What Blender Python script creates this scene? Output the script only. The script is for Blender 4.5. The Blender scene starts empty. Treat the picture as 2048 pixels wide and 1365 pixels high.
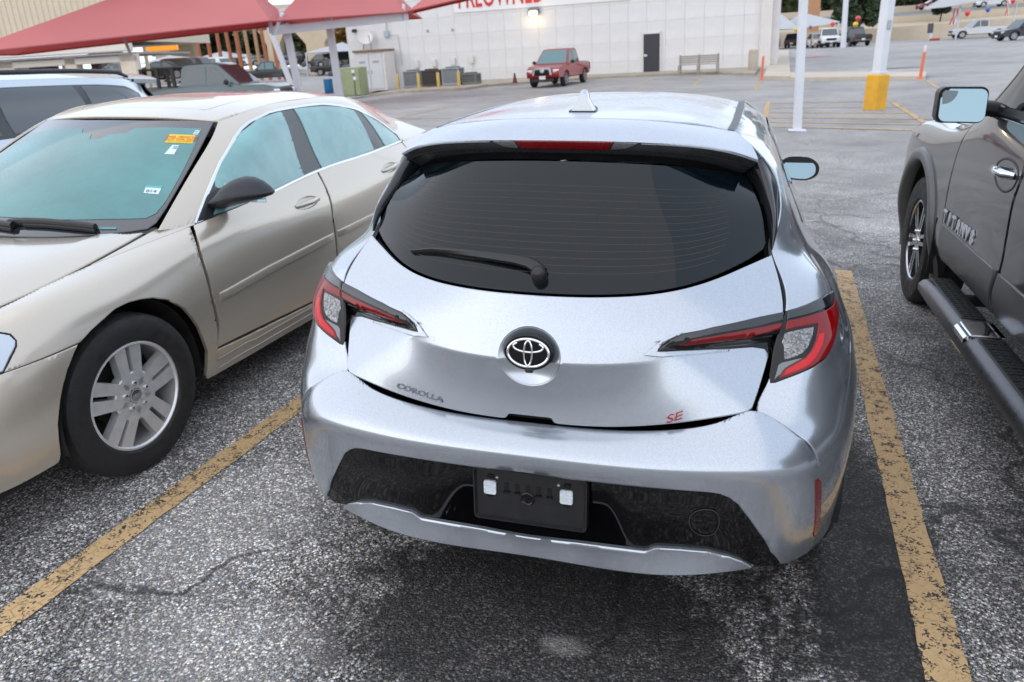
import bpy, math, random
import numpy as np
from mathutils import Vector, Matrix, kdtree
from mathutils.geometry import delaunay_2d_cdt

SC = bpy.context.scene
COL = SC.collection
rnd = random.Random(7)
PI = math.pi

# ------------------------------------------------------------------ camera
F_PX, PITCH, YAW, ROLL = 1586.6, math.radians(20.130), math.radians(-16.146), math.radians(-0.963)
CAM = Vector((0.4996, -1.8799, 1.6346))
fw = Vector((math.sin(YAW)*math.cos(PITCH), math.cos(YAW)*math.cos(PITCH), -math.sin(PITCH)))
rt = Vector((math.cos(YAW), -math.sin(YAW), 0)); up = rt.cross(fw)
cr, sr = math.cos(ROLL), math.sin(ROLL)
R2, U2 = cr*rt+sr*up, -sr*rt+cr*up
cd = bpy.data.cameras.new('camera'); cam = bpy.data.objects.new('camera', cd); COL.objects.link(cam)
cam.matrix_world = Matrix(((R2.x, U2.x, -fw.x, CAM.x), (R2.y, U2.y, -fw.y, CAM.y), (R2.z, U2.z, -fw.z, CAM.z), (0, 0, 0, 1)))
cd.sensor_width = 36; cd.lens = F_PX/2048*36; cd.clip_end = 3000; cd.clip_start = .05
cd.dof.use_dof = True; cd.dof.focus_distance = 2.05; cd.dof.aperture_fstop = 6.3
SC.camera = cam

# ------------------------------------------------------------------ sky, sun, exposure
SUN_EL, SUN_AZ = math.radians(24), math.radians(215)      # azimuth from +Y clockwise: low, behind the camera to the left
W = bpy.data.worlds.new('World'); SC.world = W; W.use_nodes = True
nt = W.node_tree; bg = nt.nodes['Background']
sky = nt.nodes.new('ShaderNodeTexSky'); sky.sky_type = 'NISHITA'; sky.sun_disc = False
sky.sun_elevation = SUN_EL; sky.sun_rotation = SUN_AZ; sky.dust_density = 0.4; sky.air_density = 1.0; sky.ozone_density = 1.0
hs = nt.nodes.new('ShaderNodeHueSaturation'); hs.inputs['Saturation'].default_value = .42
nt.links.new(sky.outputs[0], hs.inputs['Color'])
# thin even overcast over the clear sky: a pale veil
mx = nt.nodes.new('ShaderNodeMix'); mx.data_type = 'RGBA'; mx.inputs['Factor'].default_value = .72
nt.links.new(hs.outputs[0], mx.inputs['A']); mx.inputs['B'].default_value = (4.9, 5.6, 6.7, 1)
nt.links.new(mx.outputs['Result'], bg.inputs[0]); bg.inputs[1].default_value = .15
sl = bpy.data.lights.new('sun', 'SUN'); sl.energy = 0.7; sl.angle = math.radians(150); sl.color = (1, .80, .58)
sun = bpy.data.objects.new('sun', sl); COL.objects.link(sun)
sd = Vector((math.sin(SUN_AZ)*math.cos(SUN_EL), math.cos(SUN_AZ)*math.cos(SUN_EL), math.sin(SUN_EL)))
sun.rotation_euler = sd.to_track_quat('Z', 'Y').to_euler()
SC.view_settings.view_transform = 'Standard'; SC.view_settings.look = 'None'
SC.view_settings.exposure = 0.78; SC.view_settings.gamma = 1
try: SC.cycles.max_bounces = 6; SC.cycles.transparent_max_bounces = 6; SC.cycles.caustics_reflective = False; SC.cycles.caustics_refractive = False
except Exception: pass

# ------------------------------------------------------------------ the lie of the land: the lot rises gently to the right further off
VX, VY = math.sin(YAW), math.cos(YAW)
TILT = .040
def sstep(a, b, x):
    t = np.clip((np.asarray(x, float)-a)/(b-a), 0, 1); return t*t*(3-2*t)
def gz(x, y):
    dx, dy = np.asarray(x, float)-CAM.x, np.asarray(y, float)-CAM.y
    d = dx*VX+dy*VY; lat = dx*VY-dy*VX
    dip = -.34*sstep(31, 41, d)*(1-sstep(56, 70, d))*(1-sstep(-10, -2.5, lat))       # a shallow swale in front of the far building
    return TILT*lat*sstep(5, 15, d)+dip
def pix(px, py, d):
    """the point at distance d from the camera (along the level view direction) that the photograph shows at px, py"""
    v = fw+R2*((px-1024)/F_PX)-U2*((py-682.5)/F_PX); k = d/(v.x*VX+v.y*VY); return CAM+v*k
def gnd(px, py, dz=0.0):
    """the point of the lot seen at px, py"""
    v = fw+R2*((px-1024)/F_PX)-U2*((py-682.5)/F_PX); ts = np.concatenate([np.linspace(.5, 70, 1400), np.linspace(70, 900, 3000)])
    X = np.array([CAM.x+v.x*ts, CAM.y+v.y*ts, CAM.z+v.z*ts]); f = X[2]-gz(X[0], X[1])-dz; i = int(np.argmax(f < 0))
    t = ts[i-1]+(ts[i]-ts[i-1])*f[i-1]/(f[i-1]-f[i]); return CAM+v*float(t)
def dep(p): return (p[0]-CAM.x)*VX+(p[1]-CAM.y)*VY
def tilt_at(x, y):
    d = (x-CAM.x)*VX+(y-CAM.y)*VY
    return Matrix.Rotation(-math.atan(TILT)*float(sstep(5, 15, d)), 4, Vector((VX, VY, 0)))
def frame(x, y, heading, dz=0.0):
    """matrix for a thing standing on the lot at x, y; heading turns its +Y axis clockwise from world +Y"""
    return Matrix.Translation((x, y, float(gz(x, y))+dz)) @ tilt_at(x, y) @ Matrix.Rotation(-heading, 4, 'Z')

# ------------------------------------------------------------------ materials
MATS = {}
def lin(c):
    return tuple((v/12.92 if v <= .04045 else ((v+.055)/1.055)**2.4) for v in c)
def mat(name, col=(.5, .5, .5), rough=.5, metal=0.0, coat=0.0, spec=.5, emit=None, noise=None, bump=None, trans=0.0, alpha=1.0, ior=1.5):
    """plain principled with a little procedural variation: noise=(scale, amount), bump=(scale, strength)"""
    if name in MATS: return MATS[name]
    m = bpy.data.materials.new(name); m.use_nodes = True; t = m.node_tree; p = t.nodes['Principled BSDF']
    p.inputs['Base Color'].default_value = (*col, 1); p.inputs['Roughness'].default_value = rough; p.inputs['Metallic'].default_value = metal
    p.inputs['Coat Weight'].default_value = coat; p.inputs['Coat Roughness'].default_value = .03; p.inputs['Specular IOR Level'].default_value = spec
    p.inputs['IOR'].default_value = ior; p.inputs['Transmission Weight'].default_value = trans; p.inputs['Alpha'].default_value = alpha
    if emit: p.inputs['Emission Color'].default_value = (*emit[0], 1); p.inputs['Emission Strength'].default_value = emit[1]
    if noise or bump:
        g = t.nodes.new('ShaderNodeTexCoord')
    if noise:
        n = t.nodes.new('ShaderNodeTexNoise'); n.inputs['Scale'].default_value = noise[0]; n.inputs['Detail'].default_value = 5; n.inputs['Roughness'].default_value = .65
        t.links.new(g.outputs['Object'], n.inputs['Vector'])
        r = t.nodes.new('ShaderNodeMapRange'); r.inputs[1].default_value = .3; r.inputs[2].default_value = .7
        r.inputs[3].default_value = 1-noise[1]; r.inputs[4].default_value = 1+noise[1]
        t.links.new(n.outputs[0], r.inputs[0])
        v = t.nodes.new('ShaderNodeVectorMath'); v.operation = 'SCALE'; v.inputs[0].default_value = col
        t.links.new(r.outputs[0], v.inputs['Scale']); t.links.new(v.outputs[0], p.inputs['Base Color'])
        rr = t.nodes.new('ShaderNodeMath'); rr.operation = 'MULTIPLY'; rr.inputs[1].default_value = rough
        t.links.new(r.outputs[0], rr.inputs[0]); t.links.new(rr.outputs[0], p.inputs['Roughness'])
    if bump:
        n2 = t.nodes.new('ShaderNodeTexNoise'); n2.inputs['Scale'].default_value = bump[0]; n2.inputs['Detail'].default_value = 4
        t.links.new(g.outputs['Object'], n2.inputs['Vector'])
        b = t.nodes.new('ShaderNodeBump'); b.inputs['Strength'].default_value = bump[1]; b.inputs['Distance'].default_value = .002
        t.links.new(n2.outputs[0], b.inputs['Height']); t.links.new(b.outputs[0], p.inputs['Normal'])
    MATS[name] = m; return m

def paint(name, col, metal=.75, rough=.32, coat=1.0, flake=.12, dust=.12):
    """metallic car paint: flake sparkle under a clear coat, a film of dust that varies"""
    if name in MATS: return MATS[name]
    m = mat(name, col, rough, metal, coat); t = m.node_tree; p = t.nodes['Principled BSDF']
    g = t.nodes.new('ShaderNodeTexCoord')
    vo = t.nodes.new('ShaderNodeTexVoronoi'); vo.inputs['Scale'].default_value = 900
    t.links.new(g.outputs['Object'], vo.inputs['Vector'])
    n = t.nodes.new('ShaderNodeTexNoise'); n.inputs['Scale'].default_value = 3.5; n.inputs['Detail'].default_value = 6
    t.links.new(g.outputs['Object'], n.inputs['Vector'])
    hsv = t.nodes.new('ShaderNodeSeparateColor'); t.links.new(vo.outputs['Color'], hsv.inputs[0])
    r = t.nodes.new('ShaderNodeMapRange'); r.inputs[3].default_value = 1-flake; r.inputs[4].default_value = 1+flake
    t.links.new(hsv.outputs[0], r.inputs[0])
    v = t.nodes.new('ShaderNodeVectorMath'); v.operation = 'SCALE'; v.inputs[0].default_value = col
    t.links.new(r.outputs[0], v.inputs['Scale']); t.links.new(v.outputs[0], p.inputs['Base Color'])
    r2 = t.nodes.new('ShaderNodeMapRange'); r2.inputs[1].default_value = .35; r2.inputs[2].default_value = .75
    r2.inputs[3].default_value = .02; r2.inputs[4].default_value = .02+dust
    t.links.new(n.outputs[0], r2.inputs[0]); t.links.new(r2.outputs[0], p.inputs['Coat Roughness'])
    MATS[name] = m; return m

BLACK_GLOSS = mat('gloss_black', (.004, .004, .0045), .05, spec=.4)
BLACK_PLAS = mat('black_plastic', (.012, .012, .013), .42, noise=(30, .2))
GREY_PLAS = mat('grey_plastic', (.035, .037, .040), .35, noise=(30, .15))
RUBBER = mat('tyre_rubber', (.016, .015, .0145), .72, noise=(25, .35))
DARK = mat('dark_void', (.004, .004, .004), .9)
TINT = mat('tinted_glass', (.002, .005, .007), .03, spec=.38)
CHROME = mat('chrome', (.75, .76, .78), .08, 1.0)
ALU = mat('alloy', (.72, .71, .70), .36, .55, noise=(20, .10))

# ------------------------------------------------------------------ object helpers
def tag(o, label=None, cat=None, group=None, kind=None):
    if label: o['label'] = label
    if cat: o['category'] = cat
    if group: o['group'] = group
    if kind: o['kind'] = kind
    return o
def thing(name, label, cat, M=None, group=None):
    o = bpy.data.objects.new(name, None); COL.objects.link(o); o.empty_display_size = .3
    if M is not None: o.matrix_world = M
    return tag(o, label, cat, group)
def mesh_obj(name, V, F, m, parent=None, nrm=None, smooth=True, sharp=None, mi=None):
    me = bpy.data.meshes.new(name); me.from_pydata([tuple(map(float, v)) for v in V], [], [tuple(map(int, f)) for f in F])
    for mm in (m if isinstance(m, (list, tuple)) else [m]): me.materials.append(mm)
    if smooth: me.polygons.foreach_set('use_smooth', [True]*len(me.polygons))
    if mi is not None: me.polygons.foreach_set('material_index', mi)
    if sharp is not None: me.set_sharp_from_angle(angle=math.radians(sharp))
    if nrm is not None: me.normals_split_custom_set_from_vertices([tuple(map(float, n)) for n in nrm])
    me.update()
    o = bpy.data.objects.new(name, me); COL.objects.link(o)
    if parent is not None: o.parent = parent
    return o
def part_empty(name, parent, M=None):
    o = bpy.data.objects.new(name, None); COL.objects.link(o); o.parent = parent; o.empty_display_size = .1
    if M is not None: o.matrix_local = M
    return o
def kids(o): return [c for c in bpy.data.objects if c.parent == o]
def copy_tree(o, parent=None):
    c = o.copy(); COL.objects.link(c); c.parent = parent
    if parent is not None: c.matrix_parent_inverse = o.matrix_parent_inverse.copy()
    for ch in o.children: copy_tree(ch, c)
    return c

class MB:
    """collects geometry into ONE mesh"""
    def __init__(s): s.V = []; s.F = []; s.mi = []
    def add(s, V, F, mi=0):
        b = len(s.V); s.V += [tuple(map(float, v)) for v in V]; s.F += [tuple(int(i)+b for i in f) for f in F]; s.mi += [mi]*len(F); return s
    def box(s, c, size, M=None, bev=0.0, mi=0):
        x, y, z = [k/2 for k in size]; b = min(bev, x*.9, y*.9, z*.9)
        if b <= 0:
            V = [(sx*x, sy*y, sz*z) for sx in (-1, 1) for sy in (-1, 1) for sz in (-1, 1)]
            F = [(0, 1, 3, 2), (4, 6, 7, 5), (0, 4, 5, 1), (2, 3, 7, 6), (0, 2, 6, 4), (1, 5, 7, 3)]
        else:
            V = []; idx = {}
            for sx in (-1, 1):
                for sy in (-1, 1):
                    for sz in (-1, 1):
                        for a in range(3):
                            q = [sx*(x-b), sy*(y-b), sz*(z-b)]; q[a] += (sx, sy, sz)[a]*b
                            idx[(sx, sy, sz, a)] = len(V); V.append(tuple(q))
            F = []
            for a in range(3):
                o = [k for k in range(3) if k != a]
                for sg in (-1, 1):
                    f = []
                    for p, q in ((-1, -1), (1, -1), (1, 1), (-1, 1)):
                        k = [0, 0, 0]; k[a] = sg; k[o[0]] = p; k[o[1]] = q; f.append(idx[(*k, a)])
                    F.append(f if (sg > 0) == (a != 1) else f[::-1])
            for a in range(3):
                o = [k for k in range(3) if k != a]
                for p in (-1, 1):
                    for q in (-1, 1):
                        f = []
                        for sg, ax in ((-1, o[0]), (1, o[0]), (1, o[1]), (-1, o[1])):
                            k = [0, 0, 0]; k[a] = sg; k[o[0]] = p; k[o[1]] = q; f.append(idx[(*k, ax)])
                        F.append(f)
            for sx in (-1, 1):
                for sy in (-1, 1):
                    for sz in (-1, 1): F.append([idx[(sx, sy, sz, a)] for a in range(3)])
            F = orient(V, F)
        c = Vector(c); V = [((M @ Vector(v)) if M is not None else Vector(v))+c for v in V]
        return s.add(V, F, mi)
    def tube(s, path, r, n=8, cap=True, mi=0, flat=1.0):
        path = [Vector(p) for p in path]; N = len(path)
        rs = r if isinstance(r, (list, tuple)) else [r]*N
        V = []; prev = None
        for i, p in enumerate(path):
            t = (path[min(i+1, N-1)]-path[max(i-1, 0)]).normalized()
            if prev is None: a = t.orthogonal().normalized()
            else: a = (prev-t*prev.dot(t)).normalized()
            prev = a; b = t.cross(a)
            for k in range(n):
                th = 2*PI*k/n; V.append(p+(a*math.cos(th)+b*math.sin(th)*flat)*rs[i])
        F = [(i*n+k, i*n+(k+1) % n, (i+1)*n+(k+1) % n, (i+1)*n+k) for i in range(N-1) for k in range(n)]
        if cap: F += [tuple(range(n))[::-1], tuple((N-1)*n+k for k in range(n))]
        return s.add(V, F, mi)
    def lathe(s, prof, n=32, M=None, mi=0, arc=None):
        """prof: (radius, height) about local Z"""
        V = []; m = len(prof)
        for k in range(n):
            th = 2*PI*k/n; V += [(r*math.cos(th), r*math.sin(th), h) for r, h in prof]
        F = [(k*m+i, ((k+1) % n)*m+i, ((k+1) % n)*m+i+1, k*m+i+1) for k in range(n) for i in range(m-1)]
        V = [(M @ Vector(v)) if M is not None else v for v in V]
        return s.add(V, F, mi)
    def prism(s, poly, a, b, M=None, mi=0):
        """poly in local XY, extruded from z=a to z=b"""
        n = len(poly); V = [(x, y, a) for x, y in poly]+[(x, y, b) for x, y in poly]
        area = sum(poly[i][0]*poly[(i+1) % n][1]-poly[(i+1) % n][0]*poly[i][1] for i in range(n))
        F = [tuple(range(n))[::-1], tuple(range(n, 2*n))]+[(i, (i+1) % n, n+(i+1) % n, n+i) for i in range(n)]
        if (area < 0) != (b < a): F = [f[::-1] for f in F]
        V = [(M @ Vector(v)) if M is not None else v for v in V]
        return s.add(V, F, mi)
    def quad(s, *p, mi=0): return s.add(p, [tuple(range(len(p)))], mi)
    def build(s, name, m, parent=None, sharp=35, smooth=True):
        return mesh_obj(name, s.V, s.F, m, parent, smooth=smooth, sharp=sharp, mi=s.mi if isinstance(m, (list, tuple)) else None)
def orient(V, F):
    c = sum((Vector(v) for v in V), Vector())/len(V); out = []
    for f in F:
        p = [Vector(V[i]) for i in f]; n = (p[1]-p[0]).cross(p[2]-p[0]); m = sum(p, Vector())/len(p)
        out.append(tuple(f) if n.dot(m-c) > 0 else tuple(f)[::-1])
    return out
def loft(rows, closed=False, capa=False, capb=False):
    """rows: list of equal-length point lists -> V, F"""
    n = len(rows[0]); V = [p for r in rows for p in r]; F = []
    for i in range(len(rows)-1):
        for k in range(n if closed else n-1):
            F.append((i*n+k, i*n+(k+1) % n, (i+1)*n+(k+1) % n, (i+1)*n+k))
    if capa: F.append(tuple(range(n))[::-1])
    if capb: F.append(tuple((len(rows)-1)*n+k for k in range(n)))
    return V, F
def axes(x, y, z, o):
    return Matrix(((x[0], y[0], z[0], o[0]), (x[1], y[1], z[1], o[1]), (x[2], y[2], z[2], o[2]), (0, 0, 0, 1)))
def text(name, body, size, m, M, parent=None, extrude=.001, align='CENTER', sx=1.0, bevel=0.0, shear=0.0, valign='BOTTOM_BASELINE', space=1.0, bold=0.0):
    c = bpy.data.curves.new(name, 'FONT'); c.body = body; c.size = size; c.extrude = extrude; c.align_x = align; c.align_y = valign
    c.bevel_depth = bevel; c.shear = shear; c.space_character = space; c.resolution_u = 3; c.offset = bold
    c.materials.append(m); t = bpy.data.objects.new(name, c); COL.objects.link(t)
    me = bpy.data.meshes.new_from_object(t); me.name = name; bpy.data.objects.remove(t); bpy.data.curves.remove(c)
    o = bpy.data.objects.new(name, me); COL.objects.link(o)
    if parent is not None: o.parent = parent
    o.matrix_local = M @ Matrix.Diagonal((sx, 1, 1, 1)); return o
# ------------------------------------------------------------------ ground
def asphalt_mat():
    m = bpy.data.materials.new('asphalt'); m.use_nodes = True; t = m.node_tree; p = t.nodes['Principled BSDF']; L = t.links.new; N = t.nodes.new
    g = N('ShaderNodeNewGeometry')
    def noise(sc, det=4, ro=.6, src=None):
        n = N('ShaderNodeTexNoise'); n.inputs['Scale'].default_value = sc; n.inputs['Detail'].default_value = det; n.inputs['Roughness'].default_value = ro; L(src or g.outputs['Position'], n.inputs['Vector']); return n.outputs[0]
    def ramp(src, a, b, lo, hi):
        r = N('ShaderNodeMapRange'); r.inputs[1].default_value = a; r.inputs[2].default_value = b; r.inputs[3].default_value = lo; r.inputs[4].default_value = hi; L(src, r.inputs[0]); return r.outputs[0]
    def math_(op, a, b):
        q = N('ShaderNodeMath'); q.operation = op
        for i, k in enumerate((a, b)):
            if isinstance(k, (int, float)): q.inputs[i].default_value = k
            else: L(k, q.inputs[i])
        return q.outputs[0]
    def vor(sc, out='Color'):
        v = N('ShaderNodeTexVoronoi'); v.inputs['Scale'].default_value = sc; L(g.outputs['Position'], v.inputs['Vector']); return v.outputs[out], v.outputs['Distance']
    c1, d1 = vor(125); c2, d2 = vor(260)
    s1 = N('ShaderNodeSeparateColor'); L(c1, s1.inputs[0]); s2 = N('ShaderNodeSeparateColor'); L(c2, s2.inputs[0])
    # stones: a few pale, most mid, tar between them
    pale = ramp(s1.outputs[0], .52, .98, 0, 1); pale = math_('POWER', pale, 1.5)
    fine = ramp(s2.outputs[1], .3, 1.0, 0, 1)
    tarry = ramp(d1, .25, .75, 1, 0.35)
    base = math_('ADD', math_('MULTIPLY', pale, .95), math_('MULTIPLY', fine, .60))
    base = math_('MULTIPLY', base, tarry)
    big = noise(.55, 5, .62); mid = noise(2.6, 6, .68)
    wear = math_('ADD', math_('MULTIPLY', big, .55), math_('MULTIPLY', mid, .45))
    wearr = ramp(wear, .36, .60, .30, 1.25)
    base = math_('MULTIPLY', base, wearr)
    # dark oil patch and seal-coat blotches; the long ellipse paints shade under the hatchback
    sx = N('ShaderNodeSeparateXYZ'); L(g.outputs['Position'], sx.inputs[0])
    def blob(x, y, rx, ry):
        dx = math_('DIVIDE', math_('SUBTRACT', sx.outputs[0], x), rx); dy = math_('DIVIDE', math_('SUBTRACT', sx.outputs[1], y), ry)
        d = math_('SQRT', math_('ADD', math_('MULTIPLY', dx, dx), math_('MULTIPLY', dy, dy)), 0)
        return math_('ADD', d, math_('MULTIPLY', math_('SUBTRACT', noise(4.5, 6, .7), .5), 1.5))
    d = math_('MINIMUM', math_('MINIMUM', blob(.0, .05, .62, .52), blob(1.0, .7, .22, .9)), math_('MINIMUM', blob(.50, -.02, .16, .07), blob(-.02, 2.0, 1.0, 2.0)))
    stain_shade = ramp(d, .80, 1.12, .14, 1.0)
    base = math_('MULTIPLY', base, stain_shade)
    pl = math_('MINIMUM', math_('MINIMUM', blob(.11, -.05, .085, .045), blob(-1.25, .25, .35, .5)), math_('MINIMUM', blob(1.9, 6.3, .7, .5), blob(-.9, -.3, .35, .25))); plr = ramp(pl, .55, 1.15, .12, 0.0)
    base = math_('ADD', base, plr)
    # hairline cracks that wander across the old surface
    wv = N('ShaderNodeTexVoronoi'); wv.feature = 'DISTANCE_TO_EDGE'; wv.inputs['Scale'].default_value = .55
    wn = N('ShaderNodeTexNoise'); wn.inputs['Scale'].default_value = 2.4; wn.inputs['Detail'].default_value = 6; L(g.outputs['Position'], wn.inputs['Vector'])
    wa = N('ShaderNodeVectorMath'); wa.operation = 'MULTIPLY_ADD'; L(wn.outputs[1], wa.inputs[0]); wa.inputs[1].default_value = (.5, .5, .5); L(g.outputs['Position'], wa.inputs[2]); L(wa.outputs[0], wv.inputs['Vector'])
    crk = ramp(wv.outputs['Distance'], .003, .010, .25, 1.0); base = math_('MULTIPLY', base, math_('MAXIMUM', crk, ramp(noise(.35, 2), .45, .55, 0, 1)))
    # further off the stones merge and the lot is paler
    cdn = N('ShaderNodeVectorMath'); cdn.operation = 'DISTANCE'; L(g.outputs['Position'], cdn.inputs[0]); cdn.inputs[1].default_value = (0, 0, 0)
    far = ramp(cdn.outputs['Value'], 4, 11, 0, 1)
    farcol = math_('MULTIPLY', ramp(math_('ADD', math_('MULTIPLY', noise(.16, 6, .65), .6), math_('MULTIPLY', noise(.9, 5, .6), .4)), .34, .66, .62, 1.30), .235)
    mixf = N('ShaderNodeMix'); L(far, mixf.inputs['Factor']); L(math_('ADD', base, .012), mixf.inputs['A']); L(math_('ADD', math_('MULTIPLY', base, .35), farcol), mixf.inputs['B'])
    # colour: neutral with a warm/cool drift
    cc = N('ShaderNodeCombineColor'); hue = s1.outputs[2]
    L(math_('MULTIPLY', mixf.outputs[0], ramp(hue, 0, 1, .98, 1.14)), cc.inputs[0]); L(mixf.outputs[0], cc.inputs[1]); L(math_('MULTIPLY', mixf.outputs[0], ramp(hue, 0, 1, 1.04, .86)), cc.inputs[2])
    L(cc.outputs[0], p.inputs['Base Color'])
    p.inputs['Roughness'].default_value = .62; p.inputs['Specular IOR Level'].default_value = .42
    b = N('ShaderNodeBump'); b.inputs['Distance'].default_value = .006; b.inputs['Strength'].default_value = .8
    L(math_('ADD', math_('MULTIPLY', d1, -1.0), math_('MULTIPLY', d2, -.5)), b.inputs['Height']); L(b.outputs[0], p.inputs['Normal'])
    return m, base
ASPHALT, _ = asphalt_mat()
def paint_line_mat(name, col, worn=.5):
    m = bpy.data.materials.new(name); m.use_nodes = True; t = m.node_tree; p = t.nodes['Principled BSDF']; L = t.links.new; N = t.nodes.new
    g = N('ShaderNodeNewGeometry')
    n = N('ShaderNodeTexNoise'); n.inputs['Scale'].default_value = 16; n.inputs['Detail'].default_value = 7; n.inputs['Roughness'].default_value = .72; L(g.outputs['Position'], n.inputs['Vector'])
    n3 = N('ShaderNodeTexNoise'); n3.inputs['Scale'].default_value = 2.2; n3.inputs['Detail'].default_value = 3; L(g.outputs['Position'], n3.inputs['Vector'])
    v = N('ShaderNodeTexVoronoi'); v.feature = 'DISTANCE_TO_EDGE'; v.inputs['Scale'].default_value = 24
    ad = N('ShaderNodeVectorMath'); ad.operation = 'MULTIPLY_ADD'; L(n.outputs[1], ad.inputs[0]); ad.inputs[1].default_value = (.04, .04, .04); L(g.outputs['Position'], ad.inputs[2]); L(ad.outputs[0], v.inputs['Vector'])
    v2 = N('ShaderNodeTexVoronoi'); v2.inputs['Scale'].default_value = 150; L(g.outputs['Position'], v2.inputs['Vector'])
    def ramp(src, a, b, lo, hi):
        r = N('ShaderNodeMapRange'); r.inputs[1].default_value = a; r.inputs[2].default_value = b; r.inputs[3].default_value = lo; r.inputs[4].default_value = hi; L(src, r.inputs[0]); return r.outputs[0]
    def math_(op, a, b):
        q = N('ShaderNodeMath'); q.operation = op
        for i, k in enumerate((a, b)):
            if isinstance(k, (int, float)): q.inputs[i].default_value = k
            else: L(k, q.inputs[i])
        return q.outputs[0]
    crack = math_('MULTIPLY', ramp(v.outputs['Distance'], .0, .055, 1, 0), ramp(n3.outputs[0], .42, .62, 0, 1))
    s2 = N('ShaderNodeSeparateColor'); L(v2.outputs['Color'], s2.inputs[0])
    hole = ramp(math_('ADD', n.outputs[0], math_('MULTIPLY', s2.outputs[0], .22)), .70-worn*.12, .76-worn*.12, 0, 1)
    w = math_('MAXIMUM', hole, crack)
    mx = N('ShaderNodeMix'); mx.data_type = 'RGBA'; L(w, mx.inputs['Factor'])
    sc = N('ShaderNodeVectorMath'); sc.operation = 'SCALE'; sc.inputs[0].default_value = col; L(ramp(n.outputs[0], .3, .7, .86, 1.12), sc.inputs['Scale'])
    L(sc.outputs[0], mx.inputs['A']); mx.inputs['B'].default_value = (.035, .033, .032, 1)
    L(mx.outputs['Result'], p.inputs['Base Color']); p.inputs['Roughness'].default_value = .7
    b = N('ShaderNodeBump'); b.inputs['Distance'].default_value = .003; b.inputs['Strength'].default_value = .6
    L(math_('SUBTRACT', math_('MULTIPLY', v2.outputs['Distance'], -.5), w), b.inputs['Height']); L(b.outputs[0], p.inputs['Normal'])
    return m
LINE_YEL = paint_line_mat('worn_yellow_paint', (.62, .41, .20), .35)
def sheet(name, pts_grid, m, dz=0.0, kind='structure', parent=None):
    """grid of (x, y) rows laid on the lot"""
    V = []; n = len(pts_grid[0])
    for r in pts_grid:
        for x, y in r: V.append((x, y, float(gz(x, y))+dz))
    F = [(j*n+i, j*n+i+1, (j+1)*n+i+1, (j+1)*n+i) for j in range(len(pts_grid)-1) for i in range(n-1)]
    a, b, c = Vector(V[F[0][0]]), Vector(V[F[0][1]]), Vector(V[F[0][3]])
    if (b-a).cross(c-a).z < 0: F = [f[::-1] for f in F]
    o = mesh_obj(name, V, F, m, parent)
    if kind: o['kind'] = kind
    return o
gx = np.concatenate([np.linspace(-420, -40, 20), np.linspace(-38, 38, 39), np.linspace(40, 420, 20)])
gy = np.concatenate([np.linspace(-420, -40, 20), np.linspace(-38, 60, 50), np.linspace(64, 420, 24)])
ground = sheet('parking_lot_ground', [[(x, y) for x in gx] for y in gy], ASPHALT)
def strip(name, a, b, w, m, label=None, cat=None, group=None, n=24, jitter=.004, dz=.004, kind='structure'):
    a, b = np.array(a, float), np.array(b, float); d = b-a; ln = np.linalg.norm(d); d /= ln; s = np.array((d[1], -d[0])); n = max(2, min(220, int(ln/.06)))
    rows = []
    for k in (0, 1):
        row = []
        for i in range(n+1):
            p = a+d*ln*i/n+s*(k-.5)*w+s*rnd.uniform(-jitter, jitter); row.append((p[0], p[1]))
        rows.append(row)
    o = sheet(name, rows, m, dz, kind)
    if label: tag(o, label, cat, group)
    return o
ST = math.radians(2.06); sdv = np.array((math.sin(ST), math.cos(ST)))
def on_line(x0, y0, y): return (x0+(y-y0)*math.tan(ST), y)
strip('bay_line', on_line(-1.583, -.40, -2.2), on_line(-1.583, -.40, 4.4), .112, LINE_YEL)
strip('bay_line', on_line(1.187, 1.0, -2.6), on_line(1.187, 1.0, 4.50), .118, LINE_YEL)
strip('bay_line', on_line(-1.583-2.76, -.40, -2.2), on_line(-1.583-2.76, -.40, 4.4), .112, LINE_YEL)
def _inside(P, loops):
    x, y = P[:, 0], P[:, 1]; c = np.zeros(len(P), bool)
    for L in loops:
        L = np.asarray(L); a = L; b = np.roll(L, -1, 0)
        for (x0, y0), (x1, y1) in zip(a, b):
            if y0 == y1: continue
            k = ((y0 > y) != (y1 > y)) & (x < (x1-x0)*(y-y0)/(y1-y0)+x0); c ^= k
    return c
CARC = np.array((0, 1.6, .6))
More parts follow.
